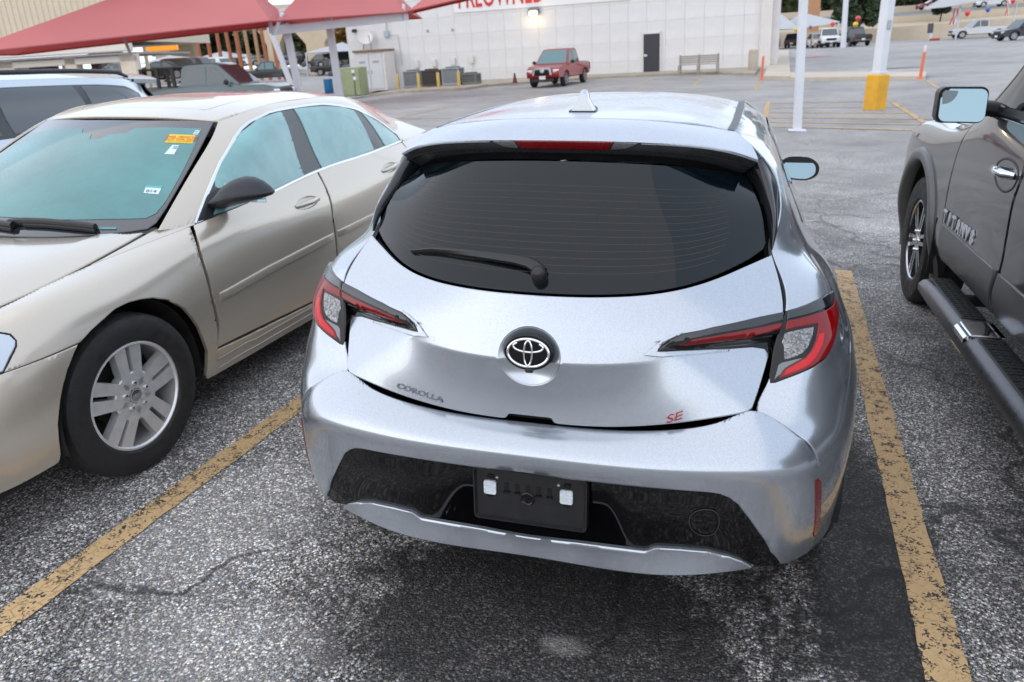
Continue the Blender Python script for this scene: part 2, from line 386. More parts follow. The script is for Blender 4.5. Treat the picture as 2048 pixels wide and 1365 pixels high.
def panel(net, poly, holes=(), h=.014, r=.004, skirt=.012, off=0.0, center=CARC, roll=None, disp=None):
    """a sheet of the net's surface cut to a (u, v) outline, with rounded edges turned in. -> V, F, normals"""
    roll = r if roll is None else roll
    loops = [np.array(poly, float)]+[np.array(q, float) for q in holes]
    dense = []; fine = []
    for L in loops:
        o = []
        for a, b in zip(L, np.roll(L, -1, 0)):
            pa = net.S(*np.linspace(a, b, 7).T); ln = np.linalg.norm(np.diff(pa, axis=0), axis=1).sum(); n = max(1, int(math.ceil(ln/(h*.8))))
            o.append(a+(b-a)*np.linspace(0, 1, n, endpoint=False)[:, None])
        o = np.concatenate(o); dense.append(o)
        f = np.concatenate([a+(b-a)*np.linspace(0, 1, 5, endpoint=False)[:, None] for a, b in zip(o, np.roll(o, -1, 0))])
        fine.append(net.S(*f.T))
    allb = np.concatenate(dense); B3 = np.concatenate(fine)
    kd = kdtree.KDTree(len(B3))
    for i, p in enumerate(B3): kd.insert(p, i)
    kd.balance()
    umin, vmin = loops[0].min(0); umax, vmax = loops[0].max(0)
    uu, vv = np.meshgrid(np.linspace(umin, umax, 12), np.linspace(vmin, vmax, 12)); su, sv = net.D(uu.ravel(), vv.ravel())
    mu, mv = np.linalg.norm(su, axis=1).mean(), np.linalg.norm(sv, axis=1).mean()
    # interior grid, rows following the creases
    cuts = [vmin]+[c for c in net.cuts if vmin < c < vmax]+[vmax]; vs = []
    for a, b in zip(cuts[:-1], cuts[1:]): vs += list(np.linspace(a, b, max(2, int((b-a)*mv/h)+1)))[:-1]
    vs.append(vmax); G = []
    nu = max(2, int((umax-umin)*mu/h)+1)
    for i, v in enumerate(vs):
        us = np.linspace(umin, umax, nu)+(.5*(umax-umin)/nu if i % 2 else 0); G.append(np.stack([us, np.full(nu, v)], 1))
    G = np.concatenate(G); G = G[_inside(G, loops)]
    def dist(uv): 
        p = net.S(*uv.T); q = [kd.find(x) for x in p]; return p, np.array([t[2] for t in q]), np.array([t[0] for t in q])
    if len(G):
        _, d, _ = dist(G); G = G[d > max(h*.45, r*1.5)]
    rings = []
    if r > 0:
        for L, o in zip(loops, dense):
            su, sv = net.D(*o.T); N = np.cross(su, sv); N /= np.linalg.norm(N, axis=1)[:, None]
            p = net.S(*o.T); T = np.roll(p, -1, 0)-np.roll(p, 1, 0); T /= np.maximum(np.linalg.norm(T, axis=1), 1e-9)[:, None]
            I = np.cross(N, T)
            aa, bb, ab = (su*su).sum(1), (sv*sv).sum(1), (su*sv).sum(1); det = aa*bb-ab*ab+1e-12
            for w in (.3, 1.0):
                for sg in (1, -1):
                    q = I*sg*r*w; ra, rb = (su*q).sum(1), (sv*q).sum(1)
                    uv = o+np.stack([(bb*ra-ab*rb)/det, (aa*rb-ab*ra)/det], 1)
                    uv = uv[_inside(uv, loops)]
                    if len(uv):
                        _, d, _ = dist(uv); rings.append(uv[d > r*w*.8])
    pts = np.concatenate([allb]+rings+([G] if len(G) else []))
    edges = []; b0 = 0
    for o in dense: edges += [(b0+i, b0+(i+1) % len(o)) for i in range(len(o))]; b0 += len(o)
    sc = np.array((mu, mv))
    cv, ce, cf, ov, oe, of = delaunay_2d_cdt([Vector(p) for p in pts*sc], edges, [], 0, 1e-6)
    uv = np.array([tuple(v) for v in cv])/sc; F = np.array([f for f in cf if len(f) == 3])
    F = F[_inside(uv[F].mean(1), loops)]
    used = np.unique(F); rm = -np.ones(len(uv), int); rm[used] = np.arange(len(used)); F = rm[F]; uv = uv[used]
    p, d, q = dist(uv); N = net.N(*uv.T)
    c = np.array(center)
    if ((p-c)*N).sum() < 0: N = -N
    if roll > 0:
        out = q-p; out -= N*(out*N).sum(1)[:, None]; ln = np.linalg.norm(out, axis=1); out /= np.maximum(ln, 1e-9)[:, None]
        t = np.clip((roll-d)/roll, 0, 1); drop = roll-np.sqrt(np.maximum(roll*roll-(roll*t)**2, 0))
        onb = ln < 1e-7
        nn = N*np.sqrt(np.maximum(1-(t*.95)**2, .05))[:, None]+out*(t*.95)[:, None]; nn[onb] = N[onb]
    else: drop = np.zeros(len(p)); nn = N.copy()
    V = p+N*(off-drop)[:, None]
    if disp is not None: V = V+disp(p)
    # winding
    a, b, cc = V[F[:, 0]], V[F[:, 1]], V[F[:, 2]]; s = (np.cross(b-a, cc-a)*N[F[:, 0]]).sum(1); F[s < 0] = F[s < 0][:, ::-1]
    V = list(V); nn = list(nn); F = [tuple(f) for f in F]
    if skirt > 0:
        cnt = {}
        for f in F:
            for i in range(3): cnt[(f[i], f[(i+1) % 3])] = 1
        be = [(i, j) for (i, j) in cnt if (j, i) not in cnt]; m = {}
        for i, j in be:
            for k in (i, j):
                if k not in m:
                    m[k] = len(V); V.append(V[k]); V.append(V[k]-N[k]*skirt); nn += [N[k], N[k]]
            tn = np.cross(V[j]-V[i], N[i]); tn = tn/max(np.linalg.norm(tn), 1e-9)
            for k in (i, j): nn[m[k]] = tn; nn[m[k]+1] = tn
            F.append((m[i], m[i]+1, m[j]+1, m[j]))
    return np.array(V), F, np.array(nn)
def panel_obj(name, m, parent, net, poly, mirror=False, **kw):
    V, F, n = panel(net, poly, **kw)
    if mirror: V = V*[-1, 1, 1]; n = n*[-1, 1, 1]; F = [tuple(f)[::-1] for f in F]
    return mesh_obj(name, V, F, m, parent, nrm=n)
def surf_grid(net, u0, u1, v0, v1, nu, nv, off=0.0, center=CARC):
    U, V = np.meshgrid(np.linspace(u0, u1, nu), np.linspace(v0, v1, nv)); P = net.S(U.ravel(), V.ravel()); N = net.N(U.ravel(), V.ravel())
    if ((P-np.array(center))*N).sum() < 0: N = -N; fl = True
    else: fl = False
    P = P+N*off; F = [(j*nu+i, j*nu+i+1, (j+1)*nu+i+1, (j+1)*nu+i) for j in range(nv-1) for i in range(nu-1)]
    a = P[F[0][1]]-P[F[0][0]]; b = P[F[0][3]]-P[F[0][0]]
    if np.dot(np.cross(a, b), N[0]) < 0: F = [f[::-1] for f in F]
    return P, F
def ribbon(net, uv, w, off=.001, flatn=None):
    """thin strip of width w laid on the surface along a (u, v) path"""
    uv = np.array(uv, float); p = net.S(*uv.T); N = net.N(*uv.T)
    if ((p-CARC)*N).sum() < 0: N = -N
    T = np.gradient(p, axis=0); T /= np.linalg.norm(T, axis=1)[:, None]; B = np.cross(N, T)
    n = len(p); V = np.concatenate([p+B*w/2+N*off*.2, p+N*off, p-B*w/2+N*off*.2])
    F = [(n+i, n+i+1, i+1, i) for i in range(n-1)]+[(2*n+i, 2*n+i+1, n+i+1, n+i) for i in range(n-1)]
    a = V[F[0][1]]-V[F[0][0]]; b = V[F[0][3]]-V[F[0][0]]
    if np.dot(np.cross(a, b), N[0]) < 0: F = [f[::-1] for f in F]
    return V, F
def arc_uv(poly, n=6):
    """Catmull-Rom smoothing of an outline"""
    P = np.array(poly, float); out = []
    m = len(P)
    for i in range(m):
        a, b, c, d = P[(i-1) % m], P[i], P[(i+1) % m], P[(i+2) % m]
        for t in np.linspace(0, 1, n, endpoint=False):
            out.append(.5*((2*b)+(c-a)*t+(2*a-5*b+4*c-d)*t*t+(-a+3*b-3*c+d)*t**3))
    return np.array(out)
#<nets>
def _spl(t, Y):
    """natural cubic spline second derivatives; Y (n, ...)"""
    n = len(t); M = np.zeros_like(Y)
    if n < 3: return M
    h = np.diff(t); A = np.eye(n); B = np.zeros_like(Y)
    for i in range(1, n-1):
        A[i, i-1] = h[i-1]; A[i, i] = 2*(h[i-1]+h[i]); A[i, i+1] = h[i]
        B[i] = 6*((Y[i+1]-Y[i])/h[i] - (Y[i]-Y[i-1])/h[i-1])
    return np.linalg.solve(A, B.reshape(n, -1)).reshape(Y.shape)

def _sev(t, Y, M, x):
    """evaluate at x (k,), Y (n, m) -> (k, m)"""
    i = np.clip(np.searchsorted(t, x, side='right')-1, 0, len(t)-2)
    h = (t[i+1]-t[i])[:, None]; a = (t[i+1]-x)[:, None]/h; b = (x-t[i])[:, None]/h
    return a*Y[i] + b*Y[i+1] + ((a**3-a)*M[i] + (b**3-b)*M[i+1])*h*h/6

class Net:
    """smooth surface through a grid of control points: rows (v) by stations (u)"""
    def __init__(s, rows, vcrease=(), sym=False, ucrease=(), mod=None):
        K = np.array(rows, float); s.nr, s.nc = K.shape[:2]; s.mod = mod; s.sym = sym
        d = np.linalg.norm(np.diff(K, axis=1), axis=2).mean(0); tu = np.concatenate([[0], np.cumsum(d)])
        d = np.linalg.norm(np.diff(K, axis=0), axis=2).mean(1); tv = np.concatenate([[0], np.cumsum(d)])
        s.tu, s.tv = tu, tv
        s.useg = []
        cuts = [0]+sorted(ucrease)+[s.nc-1]
        Kc = K.transpose(1, 0, 2).reshape(s.nc, -1)
        for a, b in zip(cuts[:-1], cuts[1:]):
            t = tu[a:b+1]; Y = Kc[a:b+1]
            if sym and a == 0:
                m = K[:, 1:b+1][:, ::-1].copy(); m[..., 0] *= -1
                Y = np.concatenate([m.transpose(1, 0, 2).reshape(b, -1), Y]); t = np.concatenate([-t[1:][::-1], t])
            s.useg.append((a, b, t, Y, _spl(t, Y)))
        s.cuts = [0]+sorted(vcrease)+[s.nr-1]
    def _base(s, u, v):
        sg = np.where(u < 0, -1.0, 1.0) if s.sym else np.ones_like(u)
        ua = np.abs(u) if s.sym else u
        x = np.interp(ua, np.arange(s.nc), s.tu)
        x = x + np.where(ua > s.nc-1, (ua-s.nc+1)*(s.tu[-1]-s.tu[-2]), 0) + (0 if s.sym else np.where(ua < 0, ua*(s.tu[1]-s.tu[0]), 0))
        C = np.zeros((len(u), s.nr*3))
        for a, b, t, Y, M in s.useg:
            lo = s.tu[a] if a else -1e9; hi = s.tu[b] if b < s.nc-1 else 1e9
            k = (x >= lo) & (x <= hi)
            if k.any(): C[k] = _sev(t, Y, M, x[k])
        C = C.reshape(len(u), s.nr, 3)
        y = np.interp(v, np.arange(s.nr), s.tv)
        y = y + np.where(v > s.nr-1, (v-s.nr+1)*(s.tv[-1]-s.tv[-2]), 0) + np.where(v < 0, v*(s.tv[1]-s.tv[0]), 0)
        R = np.zeros((len(u), 3))
        for a, b in zip(s.cuts[:-1], s.cuts[1:]):
            lo = s.tv[a] if a else -1e9; hi = s.tv[b] if b < s.nr-1 else 1e9
            k = np.where((y >= lo) & (y <= hi))[0]
            if not len(k): continue
            t = s.tv[a:b+1]; n = b-a+1
            Y = C[k][:, a:b+1].transpose(1, 0, 2)          # n,k,3
            M = _spl(t, Y)
            yy = y[k]; i = np.clip(np.searchsorted(t, yy, side='right')-1, 0, n-2); j = np.arange(len(k))
            h = (t[i+1]-t[i])[:, None]; A = (t[i+1]-yy)[:, None]/h; B = (yy-t[i])[:, None]/h
            R[k] = A*Y[i, j]+B*Y[i+1, j]+((A**3-A)*M[i, j]+(B**3-B)*M[i+1, j])*h*h/6
        R[:, 0] *= sg
        return R
    def S(s, u, v):
        u = np.atleast_1d(np.asarray(u, float)); v = np.atleast_1d(np.asarray(v, float)); u, v = np.broadcast_arrays(u, v)
        R = s._base(u, v)
        return s.mod(R) if s.mod else R
    def D(s, u, v, e=2e-3):
        return (s.S(u+e, v)-s.S(u-e, v))/(2*e), (s.S(u, v+e)-s.S(u, v-e))/(2*e)
    def N(s, u, v):
        a, b = s.D(u, v); n = np.cross(a, b); return n/np.maximum(np.linalg.norm(n, axis=1), 1e-12)[:, None]
    def locate(s, pts, u0=None, u1=None):
        pts = np.array(pts, float); g = 60
        lo = u0 if u0 is not None else (-(s.nc-1) if s.sym else 0); hi = u1 if u1 is not None else s.nc-1
        U, V = np.meshgrid(np.linspace(lo, hi, 2*g), np.linspace(0, s.nr-1, g)); U = U.ravel(); V = V.ravel()
        Q = s.S(U, V); out = []
        i = np.array([((Q-p)**2).sum(1).argmin() for p in pts]); u = U[i].copy(); v = V[i].copy()
        for _ in range(12):
            r = pts-s.S(u, v); a, b = s.D(u, v)
            aa = (a*a).sum(1); bb = (b*b).sum(1); ab = (a*b).sum(1); ra = (r*a).sum(1); rb = (r*b).sum(1)
            det = aa*bb-ab*ab+1e-12; du = (bb*ra-ab*rb)/det; dv = (aa*rb-ab*ra)/det
            u = u+np.clip(du, -.3, .3); v = v+np.clip(dv, -.3, .3)
        return np.stack([u, v], 1)

def smax(a, b, k):
    d = (a-b)/k
    return np.where(d > 1, a, np.where(d < -1, b, np.maximum(a, b)*0+ (a+b)/2+k*(d*d+1)/4*1.0))

# ---- silver hatchback, rear skin (car frame: x right, y forward from the rear bumper, z up) ----
_A, _B, _C = np.array((.395, .022, .822)), np.array((.612, .182, .866)), np.array((.578, .072, .751))
_pn = np.cross(_B-_A, _C-_A)
def scallop(R):
    x = np.abs(R[:, 0]); yp = _A[1] - (_pn[0]*(x-_A[0]) + _pn[2]*(R[:, 2]-_A[2]))/_pn[1]
    w = np.clip((R[:, 2]-.70)/.03, 0, 1)*np.clip((.93-R[:, 2])/.03, 0, 1)*np.clip((x-.30)/.06, 0, 1)
    y = smax(R[:, 1], yp, .006)
    R = R.copy(); R[:, 1] += (y-R[:, 1])*w
    # dish round the badge
    q = ((R[:, 0])/.082)**2+((R[:, 2]-.871)/.078)**2
    k = q < 1
    R[k, 1] += .022*(1-q[k])
    return R
HATCH = Net([
 [(0, .003, .688), (.2, .006, .693), (.4, .022, .721), (.577, .066, .754)],
 [(0, .012, .775), (.2, .017, .779), (.402, .040, .800), (.594, .105, .802)],
 [(0, .000, .862), (.2, .014, .866), (.402, .068, .884), (.617, .178, .884)],
 [(0, .022, .945), (.2, .037, .948), (.398, .084, .951), (.639, .212, .972)],
 [(0, .052, 1.031), (.2, .074, 1.033), (.4, .163, 1.050), (.598, .366, 1.106)]], vcrease=[2], sym=True, mod=scallop)
GLASS = Net([
 [(0, .056, 1.034), (.2, .078, 1.036), (.4, .167, 1.053), (.589, .366, 1.110)],
 [(0, .207, 1.185), (.2, .222, 1.184), (.395, .292, 1.182), (.566, .452, 1.207)],
 [(0, .385, 1.335), (.19, .394, 1.331), (.375, .445, 1.316), (.513, .565, 1.282)]], sym=True)
SPOIL = Net([
 [(0, .560, 1.4390), (.225, .562, 1.4335), (.40, .585, 1.4150), (.470, .612, 1.4030)],
 [(0, .480, 1.4220), (.250, .485, 1.4160), (.44, .515, 1.3920), (.520, .555, 1.3710)],
 [(0, .406, 1.3900), (.270, .414, 1.3855), (.47, .448, 1.3620), (.546, .502, 1.3320)]], sym=True)
SPFACE = Net([
 [(0, .407, 1.3885), (.270, .415, 1.3840), (.47, .449, 1.3605), (.545, .503, 1.3305)],
 [(0, .418, 1.368), (.260, .426, 1.364), (.45, .468, 1.338), (.525, .525, 1.308)],
 [(0, .436, 1.350), (.250, .444, 1.346), (.43, .492, 1.318), (.505, .560, 1.285)]], sym=True)
BUMP = Net([
 [(0, -.026, .272), (.3, -.018, .265), (.50, .000, .286), (.64, .045, .300), (.700, .075, .300), (.765, .150, .300)],
 [(0, -.026, .337), (.3, -.018, .339), (.50, .001, .343), (.64, .030, .355), (.715, .070, .360), (.780, .150, .360)],
 [(0, -.056, .470), (.3, -.048, .470), (.50, -.026, .472), (.64, .012, .474), (.722, .056, .476), (.779, .130, .470)],
 [(0, -.066, .565), (.3, -.060, .565), (.50, -.040, .566), (.64, -.004, .568), (.718, .044, .566), (.772, .113, .550)],
 [(0, -.074, .618), (.3, -.068, .620), (.50, -.046, .628), (.64, -.006, .634), (.712, .045, .628), (.757, .097, .605)],
 [(0, -.050, .652), (.3, -.042, .656), (.50, -.014, .676), (.61, .022, .690), (.680, .058, .683), (.730, .088, .655)],
 [(0, .014, .681), (.3, .020, .690), (.50, .044, .729), (.585, .074, .754), (.640, .087, .728), (.700, .086, .690)],
 ], sym=True)
SIDE = Net([
 [(.765, .150, .30), (.805, .24, .29), (.850, .40, .27), (.865, .80, .24), (.850, 1.3, .20), (.84, 2.0, .20), (.84, 2.7, .20)],
 [(.779, .140, .42), (.820, .235, .42), (.866, .40, .41), (.892, .80, .40), (.872, 1.3, .36), (.865, 2.0, .36), (.865, 2.7, .37)],
 [(.772, .112, .54), (.822, .215, .54), (.875, .40, .535), (.898, .80, .52), (.876, 1.3, .50), (.868, 2.0, .50), (.87, 2.7, .51)],
 [(.752, .094, .62), (.808, .185, .625), (.874, .40, .62), (.898, .80, .61), (.868, 1.3, .60), (.860, 2.0, .60), (.86, 2.7, .61)],
 [(.700, .087, .69), (.778, .168, .70), (.864, .40, .70), (.890, .80, .69), (.855, 1.3, .69), (.848, 2.0, .69), (.85, 2.7, .69)],
 [(.594, .100, .738), (.732, .158, .765), (.848, .40, .77), (.876, .80, .76), (.840, 1.3, .76), (.832, 2.0, .76), (.835, 2.7, .76)],
 [(.612, .142, .81), (.728, .185, .83), (.830, .42, .84), (.857, .80, .83), (.825, 1.3, .83), (.815, 2.0, .83), (.815, 2.7, .83)],
 [(.624, .180, .89), (.746, .232, .892), (.806, .44, .90), (.836, .80, .89), (.806, 1.3, .885), (.795, 2.0, .88), (.795, 2.7, .87)],
 [(.642, .222, .978), (.748, .300, .962), (.774, .48, .966), (.808, .80, .943), (.783, 1.3, .935), (.776, 2.0, .925), (.775, 2.7, .905)],
 [(.630, .294, 1.046), (.718, .372, 1.030), (.740, .53, 1.024), (.772, .83, .990), (.755, 1.3, .975), (.752, 2.0, .965), (.75, 2.75, .935)],
 [(.599, .372, 1.108), (.658, .430, 1.085), (.693, .58, 1.080), (.728, .86, 1.045), (.734, 1.3, 1.03), (.736, 2.0, 1.02), (.73, 2.75, .985)],
 [(.608, .415, 1.160), (.642, .470, 1.145), (.670, .62, 1.140), (.698, .88, 1.105), (.704, 1.3, 1.09), (.708, 2.0, 1.08), (.70, 2.68, 1.04)],
 [(.604, .573, 1.263), (.618, .620, 1.255), (.630, .74, 1.250), (.643, .93, 1.225), (.646, 1.3, 1.22), (.646, 2.0, 1.21), (.64, 2.50, 1.18)],
 [(.552, .560, 1.340), (.572, .640, 1.338), (.582, .77, 1.338), (.588, .95, 1.336), (.590, 1.3, 1.34), (.590, 2.0, 1.33), (.58, 2.30, 1.29)],
 [(.472, .614, 1.402), (.476, .700, 1.405), (.481, .82, 1.409), (.486, 1.0, 1.414), (.490, 1.3, 1.418), (.490, 1.9, 1.412), (.48, 2.20, 1.385)]])
ROOF = Net([
 [(0, .566, 1.4395), (.225, .568, 1.4340), (.40, .591, 1.4155), (.450, .610, 1.4060)],
 [(0, .800, 1.4540), (.225, .800, 1.4480), (.40, .800, 1.4250), (.458, .800, 1.4110)],
 [(0, 1.20, 1.4620), (.24, 1.20, 1.4560), (.42, 1.20, 1.4310), (.464, 1.20, 1.4170)],
 [(0, 1.70, 1.4580), (.24, 1.70, 1.4520), (.42, 1.70, 1.4270), (.466, 1.70, 1.4160)],
 [(0, 2.30, 1.4050), (.24, 2.28, 1.4000), (.42, 2.22, 1.3850), (.458, 2.19, 1.3780)]], sym=True)
#</nets>
# ------------------------------------------------------------------ the silver hatchback in the middle
SILVER = paint('silver_paint', (.44, .475, .525), metal=.78, rough=.23, flake=.12, dust=.06)
DEWY = paint('silver_paint_dewy', (.46, .50, .56), metal=.45, rough=.45, flake=.16, dust=.5)
car = thing('hatchback_car', 'silver five-door hatchback seen from behind in the middle bay, dark rear window', 'car')
def both(poly): return list(poly)
def msym(poly):      # right half (u >= 0, first and last on the axis) -> whole outline
    return list(poly)+[(-u, v) for u, v in poly[::-1] if abs(u) > 1e-6]
# dark shell behind the panel gaps
mb = MB()
for net, a in ((BUMP, (-5, 5, 3.6, 6)), (HATCH, (-3, 3, 0, 4)), (SPOIL, (-3, 3, 0, 2)), (ROOF, (-3, 3, 0, 4))):
    P, F = surf_grid(net, *a, 41, 21, off=-.03); mb.add(P, F)
for sg in (1, -1):
    P, F = surf_grid(SIDE, 0, 6, 4, 14, 31, 31, off=-.03); mb.add(P*[sg, 1, 1], F)
mb.build('inner_shell', DARK, car)
mb = MB(); mb.box((0, 2.2, .24), (1.5, 3.9, .12), bev=.02); mb.box((0, .30, .42), (1.3, .16, .30), bev=.03)
mb.box((0, 2.1, .9), (1.2, 2.6, .06)); mb.build('underbody', DARK, car)

INS_TOP = [(0, 3.0), (.468, 2.968), (1.355, 2.974), (1.903, 2.962), (2.10, 2.91), (2.26, 2.80), (2.44, 2.58), (2.693, 1.984), (2.993, 1.395), (3.786, .159)]
LIP_TOP = [(0, .99), (.455, 1.022), (1.14, 1.006), (1.19, 1.03), (1.252, 1.092), (1.311, 1.125), (1.62, 1.145), (1.962, 1.125), (2.349, .98), (2.60, .62), (2.80, .12)]
bump_poly = msym([(0, 6), (1.0, 6), (2.0, 6), (3, 6), (4, 6), (5, 6), (5, 5), (5, 4), (5, 3), (5, 2), (5, 1), (5, 0), (4.4, 0.02), (3.79, .10)]+INS_TOP[::-1][1:])
panel_obj('bumper_cover', SILVER, car, BUMP, bump_poly, r=.005, skirt=.03, h=.016)
lip_poly = msym([(0, 0), (.6, 0), (1.2, 0), (1.9, 0), (2.5, 0), (2.80, .06)]+LIP_TOP[::-1])
panel_obj('bumper_lip', SILVER, car, BUMP, lip_poly, r=.004, skirt=.010, h=.009)
def ins_disp(p):
    x = np.abs(p[:, 0]); k = .013+.075*(1-sstep(.20, .30, x))*sstep(.332, .358, p[:, 2])
    return np.stack([0*k, k, 0*k], 1)
ins_poly = msym([(0, 3.25), (1.4, 3.25), (2.0, 3.2), (2.5, 2.75), (3.0, 1.8), (3.9, .16), (3.5, -.02), (3.1, -.05), (2.86, .05), (2.64, .45), (2.36, .75), (1.96, .80), (1.5, .60), (1.2, .12), (0, .12)])
ins = panel_obj('diffuser_insert', BLACK_GLOSS, car, BUMP, ins_poly, r=.0, skirt=.0, h=.011, disp=ins_disp)
# tow-eye cover ring
uvr = [(1.915+.21*math.cos(a), 1.92+.40*math.sin(a)) for a in np.linspace(0, 2*PI, 40)]
V, F = ribbon(BUMP, uvr, .003, off=.001); V = V+ins_disp(V)+np.array((0, -.002, 0)); mesh_obj('tow_cover', V, F, mat('satin_black', (.03, .03, .033), .3), ins)

# licence plate bracket
pb = MB(); W2, z0, z1 = .166, .366, .535
def rrect(w, h, r, n=5, cx=0, cz=0):
    o = []
    for sx, sz, a0 in ((1, 1, 0), (-1, 1, 90), (-1, -1, 180), (1, -1, 270)):
        for k in range(n+1):
            a = math.radians(a0+90*k/n); o.append((cx+sx*(w/2-r)+r*math.cos(a), cz+sz*(h/2-r)+r*math.sin(a)))
    return o
Mp = axes((1, 0, 0), (0, 0, 1), (0, -1, 0), (0, .012, 0))
zc = (z0+z1)/2
rows = [rrect(2*W2, z1-z0, .014, cz=zc), rrect(2*W2-.004, z1-z0-.004, .013, cz=zc), rrect(2*W2-.012, z1-z0-.012, .010, cz=zc), rrect(2*W2-.020, z1-z0-.020, .008, cz=zc)]
hs_ = [0, .022, .022, .013]
V, F = loft([[(x, z, h) for x, z in r] for r, h in zip(rows, hs_)], closed=True, capb=True)
pb.add([Mp @ Vector(v) for v in V], F)
bracket = pb.build('plate_bracket', BLACK_PLAS, car, sharp=40)
FOAM = mat('white_foam', (.62, .66, .70), .75, noise=(120, .25))
for cx in (-.1155, .1055):
    m2 = MB(); m2.prism(rrect(.036, .043, .006, cx=cx, cz=.471), .010, .019, Mp); m2.build('foam_pad', FOAM, bracket)
    m2 = MB(); m2.prism(rrect(.016, .010, .002, cx=cx, cz=.444), .010, .0165, Mp); m2.build('clip', BLACK_GLOSS, bracket); m2 = MB(); m2.prism(rrect(.018, .012, .002, cx=cx+.002, cz=.506), .010, .018, Mp); m2.build('clip', BLACK_GLOSS, bracket); m2 = MB(); m2.lathe([(0, .019), (.004, .0185), (.005, .012)], 10, Mp @ Matrix.Translation((cx+.022*(-1 if cx > 0 else 1), .506, 0))); m2.build('screw', CHROME, bracket)
for k in range(5):
    cx = -.067+k*.031; z = .478
    m2 = MB(); m2.prism(rrect(.014, .026, .002, cx=cx, cz=z), .0131, .0136, Mp); m2.build('slot', DARK, bracket)
    m2 = MB(); m2.prism(rrect(.019, .006, .002, cx=cx, cz=z-.016), .012, .0175, Mp); m2.build('slot_lip', BLACK_GLOSS, bracket)
m2 = MB(); m2.lathe([(.019, .012), (.0205, .0165), (.0175, .018), (.015, .0165), (.013, .0132), (0, .0132)], 24, Mp @ Matrix.Translation((-.006, .452-.004, 0))); m2.build('boss', BLACK_GLOSS, bracket)

# tailgate
hp = msym([(0, .165), (.26, .165), (.30, .15), (.345, .02), (.40, 0.0), (1.0, 0), (2, 0), (2.7, 0), (2.93, .02), (2.985, .10), (2.985, 1), (2.985, 2), (2.985, 3), (2.985, 3.95), (2.6, 3.975), (2, 3.985), (1, 3.99), (0, 3.99)])
HATCH.mod = None; tgt = np.array([(.082*math.cos(a), .01, .871+.078*math.sin(a)) for a in np.linspace(0, 2*PI, 72, endpoint=False)])
for _ in range(4): dish_uv = HATCH.locate(tgt, -1.2, 1.2); tgt[:, 1] = HATCH.S(*dish_uv.T)[:, 1]
HATCH.mod = scallop; dc_ = dish_uv.mean(0)
tailgate = panel_obj('tailgate', SILVER, car, HATCH, hp, holes=[[tuple((q-dc_)*1.02+dc_) for q in dish_uv]], r=.0035, skirt=.006, h=.0075)
panel_obj('badge_dish', SILVER, tailgate, HATCH, [tuple((q-dc_)*.996+dc_) for q in dish_uv], r=0, skirt=.004, off=-.0008, h=.005)

# rear window with its black side fins
gp = msym([(0, .02), (1, .02), (2, .02), (2.75, .02), (2.93, .06), (2.97, .16), (2.97, 1.0), (2.97, 2.0), (2, 2), (1, 2), (0, 2)])
glass = panel_obj('rear_window', TINT, car, GLASS, gp, r=.003, skirt=.01, h=.03)
HEAT = mat('heater_wire', (.040, .026, .018), .5)
for k in range(13):
    v = .30+k*.108; um = 2.45-.25*max(0, (.75-v))**2*4
    V, F = ribbon(GLASS, [(u, v) for u in np.linspace(-um, um, 50)], .0016, off=.0006); mesh_obj('heater_line', V, F, HEAT, glass)
FIN = Net([[(.594, .366, 1.108), (.585, .410, 1.158), (.566, .480, 1.212), (.534, .545, 1.262), (.508, .580, 1.288)],
           [(.598, .360, 1.109), (.600, .392, 1.160), (.590, .468, 1.220), (.566, .520, 1.280), (.536, .545, 1.318)],
           [(.600, .372, 1.108), (.609, .414, 1.158), (.606, .500, 1.216), (.598, .575, 1.270), (.556, .560, 1.334)]])
for sg in (1, -1):
    P, F = surf_grid(FIN, 0, 4, 0, 2, 40, 12); 
    mesh_obj('window_fin', P*[sg, 1, 1], F if sg > 0 else [f[::-1] for f in F], mat('fin_black', (.012, .012, .014), .16, coat=.4), car)

# spoiler
sp = msym([(0, .02), (1, .02), (2, .02), (2.5, .03), (3, .03), (3, 1), (3, 2), (2, 2), (1, 2), (0, 2)])
spo = panel_obj('spoiler', DEWY, car, SPOIL, sp, r=.004, skirt=.004, h=.02)
SPF = mat('spoiler_shaded_silver', (.055, .057, .062), .28, .3, coat=.3, noise=(14, .12))  # silver rear face: its shade and dark reflection put into the colour
spf = panel_obj('spoiler_face', SPF, car, SPFACE, msym([(0, 0), (1, 0), (2, 0), (3, 0), (3, 1), (3, 2), (2, 2), (1, 2), (0, 2)]), r=.0, skirt=.0, h=.02, off=.0)
P, F = surf_grid(SPFACE, -3, 3, 2, 3.2, 41, 4, off=-.0)
P[:, 1] += .0; mesh_obj('spoiler_underside', P, [f for f in F], BLACK_PLAS, car)
REDLENS = mat('red_lens', (.20, .002, .003), .06, spec=.5, noise=(160, .14))
REDDARK = mat('red_lens_deep', (.10, .003, .004), .10, coat=1.0)
REDHOT = mat('red_lens_light', (.55, .003, .008), .12, spec=.5, noise=(90, .12))
panel_obj('brake_light', mat('brake_red', (.17, .004, .006), .2, coat=1.0, noise=(120, .3)), car, SPFACE, msym([(0, .03), (.545, .03), (.50, 1.18), (0, 1.18)]), r=.002, skirt=.008, off=.004, h=.01)
for sg in (1, -1):
    panel_obj('brake_light_trim', mat('trim_silver', (.42, .43, .44), .25, .8), spf, SPFACE, [(.56, .05), (.80, .10), (.70, .9), (.53, 1.2)], mirror=sg < 0, r=.001, skirt=.005, off=.003, h=.01)

